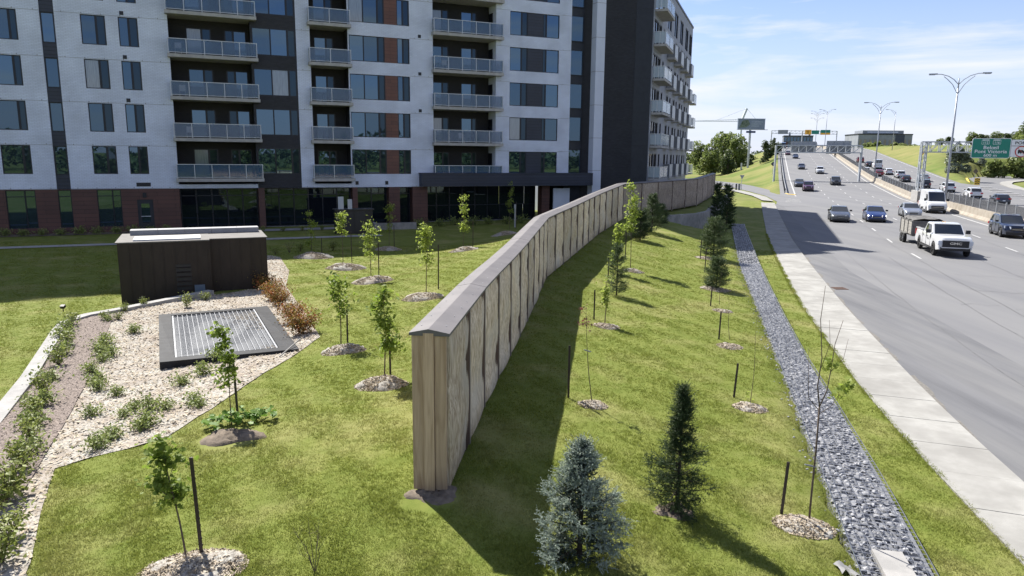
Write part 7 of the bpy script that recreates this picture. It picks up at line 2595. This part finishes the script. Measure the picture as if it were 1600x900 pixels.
def vehicle_meshes(kind):
    S = SPEC[kind]
    L, Wd, sill, wr = S['L'], S['W'], S['sill'], S['wr']
    hw = Wd / 2
    beltp = [S['deck'][0], S['cowl']]
    prof = S['deck'] + [S['rg'], S['cowl']] + S['nose']
    top = lambda x: cap_poly(x, prof) if not (S['rg'][0] < x < S['cowl'][0]) else float(np.interp(x, [S['rg'][0], S['cowl'][0]], [S['rg'][1], S['cowl'][1]]))
    arch = wr + .075
    xs = set(np.linspace(-L / 2, L / 2, 30))
    for ax in S['ax']:
        xs |= set(ax + arch * np.cos(np.linspace(0, math.pi, 11)))
        xs |= {ax + arch + .002, ax - arch - .002}
    xs = sorted(xs)
    vs, fs = [], []
    for x in xs:
        zl = sill
        if abs(x) > L / 2 - .35:
            zl = sill + .06 * (abs(x) - (L / 2 - .35)) / .35
        for ax in S['ax']:
            d = abs(x - ax)
            if d < arch:
                zl = max(zl, wr + math.sqrt(max(arch * arch - d * d, 0)))
        e = abs(x) / (L / 2)
        w = hw * (1 - (.16 if x > 0 else .09) * e ** 5 - .03 * e ** 2)
        zt = top(x)
        if kind == 'van' or kind == 'pickup':
            w = hw * (1 - (.10 if x > 0 else .02) * e ** 7)
        zl = min(zl, zt - .1)
        zm = zl + (zt - zl) * .45
        ring = [(0, zl), (w * .80, zl), (w * .97, zl + .015), (w, zm), (w * .985, zl + (zt - zl) * .72), (w * .955, zt - .05), (w * .90, zt - .008), (w * .55, zt + .012), (0, zt + .02)]
        for y, z in ring:
            vs.append((x, y, z))
        for y, z in ring[-2:0:-1]:
            vs.append((x, -y, z))
    n = 16
    for i in range(len(xs) - 1):
        for k in range(n):
            a, b = i * n + k, i * n + (k + 1) % n
            fs.append((a, b, b + n, a + n))
    fs.append(tuple(range(n))[::-1])
    fs.append(tuple((len(xs) - 1) * n + k for k in range(n)))
    mb = MB(); mb.add(vs, [f[::-1] for f in fs])
    out = {}
    def sm(me, ang=38):
        me.polygons.foreach_set('use_smooth', [True] * len(me.polygons))
        try:
            me.set_sharp_from_angle(angle=R(ang))
        except Exception:
            pass
        return me
    bm_ = mb.mesh('body', PAINT['grey'])
    out['body'] = sm(bm_)
    # greenhouse
    (cx, cz), (fx, fz), (rx, rz_), (gx_, gz_) = S['cowl'], S['rf'], S['rr'], S['rg']
    tb = S['tumble']
    wb = hw * .90
    wt = hw * tb
    wmid = lambda x: wb * (1 - .06 * max(0, (x - .3) / 2) - .05 * max(0, (-x - .6) / 2))
    secs = []
    m_ = 7
    for k in range(m_ + 1):
        x0 = gx_ + (cx - gx_) * k / m_
        x1 = rx + (fx - rx) * k / m_
        z0 = float(np.interp(x0, [gx_, cx], [gz_, cz])) - .012
        z1 = float(np.interp(k / m_, [0, .45, 1], [rz_, max(rz_, fz) + .03, fz]))
        secs.append((x0, x1, z0, z1, wmid(x0), wt * (1 - .05 * abs(k / m_ - .4))))
    vs, fs = [], []
    for (x0, x1, z0, z1, w0, w1) in secs:
        vs += [(x0, w0, z0), (x1, w1, z1 - .05), (x1, w1 * .90, z1), (x1, 0, z1 + .015), (x1, -w1 * .90, z1), (x1, -w1, z1 - .05), (x0, -w0, z0)]
    for k in range(m_):
        for j in range(6):
            a = k * 7 + j
            fs.append((a, a + 1, a + 8, a + 7))
    fs.append(tuple(range(7)))
    fs.append(tuple(m_ * 7 + j for j in range(7))[::-1])
    mb = MB(); mb.add(vs, fs)
    cm_ = mb.mesh('cabin', PAINT['grey'])
    out['cabin'] = sm(cm_, 30)
    P = lambda k, j: Vector(vs[k * 7 + j])
    def quad_on(a, b, c, d, off, ins=(.04, .05, .07, .07), name='pane', cuts=1):
        """inset quad (a bottom-left, b bottom-right, c top-right, d top-left) lifted off the surface"""
        nrm = (b - a).cross(d - a).normalized()
        l, r_, bo, to = ins
        def q(s_, t_):
            return a.lerp(b, s_).lerp(d.lerp(c, s_), t_) + nrm * off
        return [q(l, bo), q(1 - r_, bo), q(1 - r_, 1 - to), q(l, 1 - to)]
    g = {}
    # windscreen: front face between side edges (looking from the front: right is -y)
    a, b, c, d = P(m_, 0), P(m_, 6), P(m_, 5), P(m_, 1)
    a, b, c, d = P(m_, 0), P(m_, 6), P(m_, 5) + Vector((0, 0, .03)), P(m_, 1) + Vector((0, 0, .03))
    q = quad_on(b, a, d, c, .012, (.045, .045, .03, .05))
    mb = MB(); mb.add(q, [(0, 1, 2, 3)]); g['windscreen'] = mb
    a, b, c, d = P(0, 0), P(0, 6), P(0, 5) + Vector((0, 0, .03)), P(0, 1) + Vector((0, 0, .03))
    if kind != 'van':
        q = quad_on(a, b, c, d, .012, (.08, .08, .06, .07))
        mb = MB(); mb.add(q, [(0, 1, 2, 3)]); g['rear_window'] = mb
    else:
        for s_ in (0, 1):
            q = quad_on(a, b, c, d, .012, (.08 + .44 * s_, .52 - .44 * s_, .35, .08))
            mb = MB(); mb.add(q, [(0, 1, 2, 3)]); g['rear_window%d' % s_] = mb
    spans = {'sedan': [(.20, .47), (.50, .80), ], 'hatch': [(.10, .22), (.25, .50), (.53, .84)], 'suv': [(.07, .24), (.27, .52), (.55, .86)], 'van': [(.80, .955)], 'pickup': [(.12, .42), (.46, .82)]}[kind]
    sw = []
    for sgn in (1, -1):
        for (f0, f1) in spans:
            def S_(f, t_):
                k = f * m_; i = min(int(k), m_ - 1); w_ = k - i
                lo_ = P(i, 0).lerp(P(i + 1, 0), w_); hi_ = P(i, 1).lerp(P(i + 1, 1), w_)
                p = lo_.lerp(hi_, t_)
                p = p + Vector((0, .012, .004))
                return Vector((p.x, p.y * sgn, p.z))
            lo0 = f0 + (.0 if kind == 'van' else 0)
            v4 = [S_(lo0, .08 if kind != 'van' else .12), S_(f1, .08 if kind != 'van' else .12), S_(f1, .88 if kind != 'van' else .72), S_(f0, .88 if kind != 'van' else .72)]
            mb = MB(); mb.add(v4, [(0, 1, 2, 3) if sgn < 0 else (3, 2, 1, 0)]); sw.append(mb)
    out['windscreen'] = g['windscreen'].mesh('windscreen', M['car_glass'])
    out['rear'] = [g[k].mesh('rear_window', M['car_glass']) for k in g if k.startswith('rear')]
    out['side'] = [x.mesh('side_window', M['car_glass']) for x in sw]
    # wheels
    def wheel(side, dark):
        t = MB()
        n_ = 20
        w_ = .22
        prof_ = [(wr * .62, 0), (wr * .94, .0), (wr, .03), (wr, w_ - .03), (wr * .94, w_), (wr * .62, w_)]
        vs_ = []
        for k in range(n_):
            a_ = 2 * math.pi * k / n_
            for r_, y_ in prof_:
                vs_.append((math.cos(a_) * r_, (y_ - w_) * side * 1.0, math.sin(a_) * r_))
        m2 = len(prof_)
        f_ = [(k * m2 + j, k * m2 + j + 1, ((k + 1) % n_) * m2 + j + 1, ((k + 1) % n_) * m2 + j) for k in range(n_) for j in range(m2 - 1)]
        t.add(vs_, f_)
        ty = sm(t.mesh('wheel', M['tyre']))
        r2 = MB()
        vs_ = [(math.cos(2 * math.pi * k / n_) * wr * .64, -.06 * side, math.sin(2 * math.pi * k / n_) * wr * .64) for k in range(n_)]
        r2.add(vs_, [tuple(range(n_))])
        for k in range(5):
            a_ = 2 * math.pi * k / 5
            r2.bar((0, -.02 * side, 0), (math.cos(a_) * wr * .62, -.03 * side, math.sin(a_) * wr * .62), .09, .04)
        return ty, r2.mesh('rim', M['rim_dark'] if dark else M['rim'])
    out['wheel'] = {1: wheel(1, kind == 'pickup'), -1: wheel(-1, kind == 'pickup')}
    return out, S
def zfront(S, f):
    zn = S['nose'][1][1]
    return S['sill'] + (zn - S['sill']) * f
VM = {}
protos = {}
def build_vehicle(kind, color, near=True):
    if kind not in VM:
        VM[kind] = vehicle_meshes(kind)
    m_, S = VM[kind]
    L, hw = S['L'], S['W'] / 2
    t = bpy.data.objects.new('car', None)
    COL.objects.link(t)
    b = inst(m_['body'], 'body', parent=t)
    c = inst(m_['cabin'], 'cabin', parent=t)
    ws_ = inst(m_['windscreen'], 'windscreen', parent=c)
    for q in m_['rear']: inst(q, 'rear_window', parent=c)
    for q in m_['side']: inst(q, 'side_window', parent=c)
    for ax in S['ax']:
        for sd_ in (1, -1):
            w = inst(m_['wheel'][sd_][0], 'wheel', (ax, sd_ * (hw - .02), S['wr']), 0, t)
            inst(m_['wheel'][sd_][1], 'rim', (0, 0, 0), 0, w)
    zf = lambda f: zfront(S, f)
    xn = S['nose'][0][0]
    tall = kind in ('van', 'pickup')
    # lower bumper / sill cladding, grille, lights, plate
    mb = MB(); mb.bx(xn - .25, xn + .015, -hw * .80, hw * .80, S['sill'] + .0, zf(.30)); inst(mb.mesh('front_bumper', M['plastic'] if kind != 'pickup' else M['plastic']), 'front_bumper', parent=t)
    mb = MB(); mb.bx(-L / 2 - .012, -L / 2 + .25, -hw * .86, hw * .86, S['sill'] + .02, S['sill'] + .26); inst(mb.mesh('rear_bumper', M['plastic']), 'rear_bumper', parent=t)
    for sd_ in (1, -1):
        mb = MB(); mb.bx(S['ax'][1] + S['wr'] + .1, S['ax'][0] - S['wr'] - .1, sd_ * (hw - .03), sd_ * (hw + .004), S['sill'] - .02, S['sill'] + .10)
        inst(mb.mesh('side_skirt', M['plastic']), 'side_skirt', parent=t)
    gw = {'sedan': .40, 'hatch': .42, 'suv': .45, 'van': .62, 'pickup': .70}[kind]
    mb = MB()
    g0, g1 = ((.45, .78) if not tall else ((.36, .80) if kind == 'van' else (.30, .86)))
    mb.bx(xn - .15, xn + .020 + (.03 if tall else 0), -hw * gw, hw * gw, zf(g0), zf(g1))
    grille = inst(mb.mesh('grille', M['plastic']), 'grille', parent=t)
    mb = MB()
    if kind == 'pickup':
        mb.bx(xn + .0, xn + .062, -hw * gw - .05, hw * gw + .05, zf(g1), zf(g1) + .05); mb.bx(xn, xn + .062, -hw * gw - .05, hw * gw + .05, zf(g0) - .05, zf(g0))
    else:
        mb.bx(xn + .0, xn + .03 + (.03 if tall else 0), -hw * gw * .9, hw * gw * .9, zf((g0 + g1) / 2) - .012, zf((g0 + g1) / 2) + .012)
    inst(mb.mesh('grille_trim', M['chrome'] if kind != 'pickup' else PAINT['white']), 'grille_trim', parent=grille)
    mb = MB(); mb.bx(xn + .018, xn + .026, -.15, .15, zf(.18) - .055, zf(.18) + .055); inst(mb.mesh('number_plate', M['plate_w']), 'number_plate', parent=t) if kind not in ('pickup',) and False else None
    mb = MB(); zpl = S['sill'] + .42 if kind != 'pickup' else S['sill'] + .15
    mb.bx(-L / 2 - .02, -L / 2 - .008, -.16, .16, zpl - .05, zpl + .08); inst(mb.mesh('number_plate', M['plate_w']), 'number_plate', parent=t)
    for sd_ in (1, -1):
        mb = MB()
        if tall:
            y0, y1 = hw * (gw + .02), hw * .93
            mb.bx(xn - .28, xn + .005, sd_ * y0, sd_ * y1, zf(.56 if kind == 'van' else .50), zf(.86 if kind == 'van' else .82))
        else:
            y0, y1 = hw * .46, hw * .84
            xa = xn + .018
            za, zb = zf(.66), zf(.92)
            vs_ = [(xa, sd_ * y0, za), (xa - .20, sd_ * (y1 + .055), za + .05), (xa - .30, sd_ * (y1 + .05), zb + .05), (xa - .085, sd_ * y0, zb + .005)]
            vb = [(p[0] - .12, p[1] * .93, p[2]) for p in vs_]
            mb.add(vs_ + vb, [(0, 1, 2, 3), (4, 7, 6, 5), (0, 4, 5, 1), (1, 5, 6, 2), (2, 6, 7, 3), (3, 7, 4, 0)])
        inst(mb.mesh('headlight', M['headlight']), 'headlight', parent=t)
        zt_ = S['deck'][-1][1]
        mb = MB()
        if tall:
            mb.bx(-L / 2 - .012, -L / 2 + .08, sd_ * hw * .86, sd_ * (hw * .985 + .01), zt_ - .05, zt_ + .32)
        elif kind == 'sedan':
            mb.bx(-L / 2 - .005, -L / 2 + .20, sd_ * hw * .48, sd_ * (hw * .93), zt_ - .06, zt_ + .09)
        else:
            mb.bx(-L / 2 - .005, -L / 2 + .22, sd_ * hw * .60, sd_ * (hw * .945), zt_ + .0, zt_ + .17)
        inst(mb.mesh('taillight', M['taillight']), 'taillight', parent=t)
        # mirrors
        cx, cz = S['cowl']
        big = 1.5 if tall else 1
        mb = MB(); mb.bx(cx - .42, cx - .42 + .12 * big, sd_ * (hw - .02), sd_ * (hw + .19 * (1.15 if tall else 1)), cz + .03, cz + .03 + .15 * big * (1.3 if kind == 'van' else 1))
        inst(mb.mesh('wing_mirror', M['plastic']), 'wing_mirror', parent=t)
        if near and kind != 'van':
            mb = MB()
            xs_ = [-.95, .02, .98] if kind != 'pickup' else [-.85, .12, 1.15]
            for x in xs_:
                mb.bx(x - .006, x + .006, sd_ * (hw - .02), sd_ * (hw + .0035), S['sill'] + .12, S['cowl'][1] - .06)
            o = inst(mb.mesh('door_seam', M['plastic']), 'door_seam', parent=t); o['kind'] = 'stuff'
            for x in xs_[:2]:
                mb = MB(); mb.bx(x + .10, x + .28, sd_ * (hw - .03), sd_ * (hw + .022), S['cowl'][1] - .22, S['cowl'][1] - .19)
                inst(mb.mesh('door_handle', M['plastic']), 'door_handle', parent=t)
    if kind == 'suv':
        for sd_ in (1, -1):
            mb = MB(); mb.bar((S['rr'][0] + .1, sd_ * hw * .70, S['rr'][1] + .05), (S['rf'][0] - .15, sd_ * hw * .70, S['rf'][1] + .06), .04, .045)
            inst(mb.mesh('roof_rail', M['chrome']), 'roof_rail', parent=t)
    if kind == 'pickup':
        mb = MB(); mb.bx(-2.80, -1.10, -.80, .80, 1.30, 1.362); inst(mb.mesh('load_bed', M['plastic']), 'load_bed', parent=t)
        for sd_ in (1, -1):
            mb = MB(); mb.bx(-2.9, -1.05, sd_ * .82, sd_ * 1.0, 1.34, 1.40); o = inst(mb.mesh('bed_rail', PAINT['white']), 'bed_rail', parent=t)
            mb = MB(); mb.bar((1.2, sd_ * (hw + .05), .42), (-1.1, sd_ * (hw + .05), .42), .12, .05); inst(mb.mesh('running_board', M['plastic']), 'running_board', parent=t)
        mb = MB(); mb.bx(-.02, .12, -.012, .012, 1.95, 2.0); mb.bx(-.5, -.35, -.03, .03, 1.95, 1.98); inst(mb.mesh('roof_marker', M['sign_orange']), 'roof_marker', parent=c)
        for sd_ in (1, -1):     # small dark lettering panels on the front doors, too small to read
            mb = MB()
            for k in range(4):
                mb.bx(.35 + k * .13, .45 + k * .13, sd_ * (hw + .001), sd_ * (hw + .006), .92 - .03 * (k % 2), 1.0)
            o = inst(mb.mesh('door_print', M['grey_panel']), 'door_print', parent=t); o['kind'] = 'stuff'
        cu = bpy.data.curves.new('lettering', 'FONT'); cu.body = 'GMC'; cu.size = .20; cu.align_x = 'CENTER'; cu.align_y = 'CENTER'; cu.extrude = .006; cu.offset = .006
        cu.materials.append(M['chrome'])
        o = bpy.data.objects.new('lettering', cu); COL.objects.link(o); o.parent = grille; o.location = (xn + .066, 0, zf(.62)); o.rotation_euler = (R(90), 0, R(90)); o.scale = (1.5, 1, 1); to_mesh(o)
        for k in range(4):
            mb = MB(); z = zf(.40 + .10 * k); mb.bx(xn + .05, xn + .056, -hw * gw * .96, hw * gw * .96, z - .012, z + .012); inst(mb.mesh('grille_slat', M['rim_dark']), 'grille_slat', parent=grille)
    for o in (b, c):
        o.material_slots[0].link = 'OBJECT'
        o.material_slots[0].material = PAINT[color]
    return t
def place_vehicle(kind, color, px, py, label, cat, name, group, toward=True, du=0.0, dv=0.0, lights=False):
    p, u, v = road_at(px, py)
    S = SPEC[kind]
    u += (S['L'] / 2) + du
    v += dv
    if kind not in protos:
        t = build_vehicle(kind, color)
        protos[kind] = t
    else:
        t = copy_tree(protos[kind])
    t.name = name
    tag(t, label, cat, group)
    for o in t.children:
        if o.name.split('.')[0] in ('body', 'cabin'):
            o.material_slots[0].link = 'OBJECT'
            o.material_slots[0].material = PAINT[color]
        if lights and o.name.startswith('headlight'):
            o.material_slots[0].link = 'OBJECT'
            o.material_slots[0].material = M['lamp_on']
    q = Wz(u, v, .004)
    q2 = Wz(u + 1, v)
    t.location = q
    sl = math.atan2(q2.z - Wz(u - 1, v).z, 2)
    slope_yaw = (shift(u + 2) - shift(u - 2)) / 4
    yaw = aU - slope_yaw
    t.rotation_euler = (0, sl if toward else -sl, yaw + (math.pi if toward else 0))
    return t, u, v
GN, GO = 'vehicles driving towards the camera', 'vehicles driving away on the far carriageway'
tk, tu, tv = place_vehicle('pickup', 'white', 1487, 403, 'white pickup truck with a black grille towing a grey trailer', 'pickup truck', 'pickup_truck', GN)
place_vehicle('suv', 'navy', 1588, 373, 'dark navy SUV with roof rails at the right edge, beside the median', 'car', 'parked_car' if False else 'suv_car', GN)
place_vehicle('van', 'white', 1464, 334, 'tall white panel van in the lane beside the median barrier', 'van', 'panel_van', GN)
place_vehicle('sedan', 'silver', 1427, 341, 'silver sedan just left of the white panel van', 'car', 'sedan_car', GN)
place_vehicle('sedan', 'blue', 1370, 348, 'bright blue sedan with its headlights on between the grey and silver ones', 'car', 'sedan_car', GN, lights=True)
place_vehicle('sedan', 'grey', 1313, 348, 'grey sedan leftmost of the three abreast', 'car', 'sedan_car', GN)
place_vehicle('suv', 'black', 1306.5, 290, 'black SUV alone in the middle lanes behind the three sedans', 'car', 'suv_car', GN)
place_vehicle('suv', 'plum', 1263, 299.5, 'plum coloured car in the left lane nearest the side street', 'car', 'suv_car', GN)
place_vehicle('sedan', 'dark', 1249, 292.5, 'dark sedan just behind the plum coloured car', 'car', 'sedan_car', GN)
place_vehicle('suv', 'white', 1281.5, 272, 'white SUV under the truss gantry on the near carriageway', 'car', 'suv_car', GN)
place_vehicle('sedan', 'dark', 1252.5, 265, 'dark sedan left of the white SUV under the gantry', 'car', 'sedan_car', GN)
place_vehicle('sedan', 'darkblue', 1243, 248, 'small dark blue car higher up, right one of the far pair', 'car', 'sedan_car', GN)
place_vehicle('hatch', 'plum', 1231, 242.5, 'small dark red car higher up, left one of the far pair', 'car', 'hatchback_car', GN)
place_vehicle('van', 'darkblue', 1224, 232, 'dark van farthest away under the left half of the gantry', 'van', 'panel_van', GN)
place_vehicle('van', 'grey', 1273, 228.5, 'dark lorry-like van on the crest between the two sign backs', 'van', 'panel_van', GN)
place_vehicle('hatch', 'dark', 1568, 321, 'dark hatchback on the far carriageway nearest the right edge', 'car', 'hatchback_car', GO, False)
place_vehicle('suv', 'white', 1525, 311, 'white SUV between the dark hatchback and the lamp post', 'car', 'suv_car', GO, False)
place_vehicle('suv', 'white', 1484, 301, 'white SUV passing behind the tall lamp post', 'car', 'suv_car', GO, False)
place_vehicle('suv', 'black', 1446, 295, 'black car with bright tail lights right of the gantry tower', 'car', 'suv_car', GO, False)
place_vehicle('sedan', 'silver', 1446, 284, 'silver car directly ahead of the black car by the gantry tower', 'car', 'sedan_car', GO, False)
place_vehicle('hatch', 'dark', 1416.5, 285, 'dark hatchback left of the gantry tower on the far carriageway', 'car', 'hatchback_car', GO, False)
place_vehicle('suv', 'white', 1408, 279, 'white SUV just ahead of the dark hatchback left of the tower', 'car', 'suv_car', GO, False)
place_vehicle('hatch', 'white', 1389.5, 273.5, 'white hatchback between the white SUV and the dark red car', 'car', 'hatchback_car', GO, False)
place_vehicle('hatch', 'red', 1374.5, 276, 'dark red car behind the white van on the far carriageway', 'car', 'hatchback_car', GO, False)
place_vehicle('van', 'white', 1372, 265, 'white van driving away ahead of the dark red car', 'van', 'panel_van', GO, False)
place_vehicle('suv', 'white', 1353, 273, 'white car half hidden by the picket screen, second lamp post beside it', 'car', 'suv_car', GO, False)
place_vehicle('sedan', 'dark', 1358.5, 261, 'dark sedan directly left of the white van driving away', 'car', 'sedan_car', GO, False)
place_vehicle('suv', 'red', 1345, 254.5, 'dark red SUV behind the right leg of the truss gantry', 'car', 'suv_car', GO, False)
place_vehicle('sedan', 'black', 1312, 243.5, 'black car farthest away on the far carriageway', 'car', 'sedan_car', GO, False)
# motorcycle with rider far off
p, u_, v_ = road_at(1304.5, 245)
t = thing('motorcycle', 'motorcycle far off beside the median on the far carriageway', 'motorcycle', tuple(Wz(u_, v_ , 0)), aU)
for x in (-.7, .7):
    mb = MB(); pts = [(x + .32 * math.cos(a), 0, .32 + .32 * math.sin(a)) for a in [k * 2 * math.pi / 14 for k in range(15)]]; mb.tube(pts, .06, 5); mb.build('wheel', M['tyre'], t, world=False)
mb = MB(); mb.bx(-.75, .45, -.14, .14, .5, .85); mb.bar((.45, 0, .8), (.72, 0, .35), .1); mb.bar((.42, -.35, 1.05), (.42, .35, 1.05), .05); mb.build('frame', M['black'], t, world=False)
# rider: one continuous skinned figure
me = bpy.data.meshes.new('person')
J = [((-.25, 0, .9), .15), ((-.15, 0, 1.15), .15), ((0, 0, 1.42), .17), ((.06, 0, 1.56), .07), ((.1, 0, 1.72), .13),
     ((.12, .2, 1.38), .07), ((.25, .28, 1.15), .055), ((.42, .30, 1.06), .045), ((.12, -.2, 1.38), .07), ((.25, -.28, 1.15), .055), ((.42, -.30, 1.06), .045),
     ((-.15, .14, .88), .10), ((.22, .20, .82), .085), ((-.02, .2, .42), .06), ((.1, .2, .38), .05), ((-.15, -.14, .88), .10), ((.22, -.20, .82), .085), ((-.02, -.2, .42), .06), ((.1, -.2, .38), .05)]
E_ = [(0, 1), (1, 2), (2, 3), (3, 4), (2, 5), (5, 6), (6, 7), (2, 8), (8, 9), (9, 10), (0, 11), (11, 12), (12, 13), (13, 14), (0, 15), (15, 16), (16, 17), (17, 18)]
me.from_pydata([j[0] for j in J], E_, [])
me.materials.append(M['dark_metal'])
o = bpy.data.objects.new('person', me); COL.objects.link(o)
o.location = t.location; o.rotation_euler = (0, 0, aU)
md = o.modifiers.new('skin', 'SKIN')
for k, (c, r_) in enumerate(J):
    me.skin_vertices[0].data[k].radius = (r_, r_)
me.skin_vertices[0].data[0].use_root = True
o.modifiers.new('sub', 'SUBSURF').levels = 1
tag(o, 'rider in dark clothing and helmet on the far-off motorcycle', 'person')
# trailer behind the pickup
ang_t = tk.rotation_euler.z
fw = Vector((math.cos(ang_t), math.sin(ang_t), 0))
tc_ = tk.location - fw * 5.9
tr = thing('cargo_trailer', 'grey wooden-sided two-axle dump trailer hitched behind the white pickup', 'trailer', tuple(tc_), ang_t)
M['trailer_wood'] = mat('trailer_wood', (.20, .19, .175), (.34, .33, .30), 2.5, .8, stretch=(1, 1, 7), coord='obj')
M['trailer_dark'] = mat('trailer_dark', (.075, .075, .072), (.13, .125, .12), 3, .8, coord='obj')
for sd_ in (1, -1):
    for k in range(4):
        mb = MB(); mb.bx(-1.9, 1.9, sd_ * .98, sd_ * 1.02, .72 + k * .235, .72 + k * .235 + .225); mb.build('side_board', M['trailer_wood'], tr, world=False)
    for x in (-1.85, -.6, .6, 1.85):
        mb = MB(); mb.bx(x - .04, x + .04, sd_ * 1.021, sd_ * 1.06, .62, 1.68); mb.build('stake_post', M['trailer_dark'], tr, world=False)
    mb = MB(); mb.bx(-1.05, .75, sd_ * 1.03, sd_ * 1.24, .66, .72); mb.build('fender', M['trailer_dark'], tr, world=False)
    for x in (-.52, .26):
        w = inst(VM['sedan'][0]['wheel'][sd_][0], 'wheel', (x, sd_ * 1.24, .325), 0, tr)
        inst(VM['sedan'][0]['wheel'][sd_][1], 'rim', (0, 0, 0), 0, w)
mb = MB(); mb.bx(1.86, 1.92, -.98, .98, .70, 1.70); mb.build('front_board', M['trailer_dark'], tr, world=False)
mb = MB(); mb.bx(-1.92, -1.86, -.98, .98, .70, 1.66); mb.build('tail_gate', M['trailer_wood'], tr, world=False)
mb = MB(); mb.bx(-1.9, 1.9, -.97, .97, .60, .70); mb.bar((1.9, -.5, .62), (3.1, 0, .55), .1); mb.bar((1.9, .5, .62), (3.1, 0, .55), .1); mb.build('chassis', M['trailer_dark'], tr, world=False)
r = np.random.default_rng(3)
mb = MB()
vs, fs = [], []
for i in range(16):
    for j in range(7):
        vs.append((-1.85 + 3.7 * i / 15, -.97 + 1.94 * j / 6, 1.66 + .12 * math.sin(i * 1.3) * .4 + r.uniform(0, .10) + (.10 if 0 < j < 6 else 0)))
fs = [(i * 7 + j, (i + 1) * 7 + j, (i + 1) * 7 + j + 1, i * 7 + j + 1) for i in range(15) for j in range(6)]
mb.add(vs, fs); mb.bx(-1.9, 1.9, -1.03, 1.03, 1.60, 1.655); mb.build('tarpaulin', M['trailer_dark'], tr, world=False)
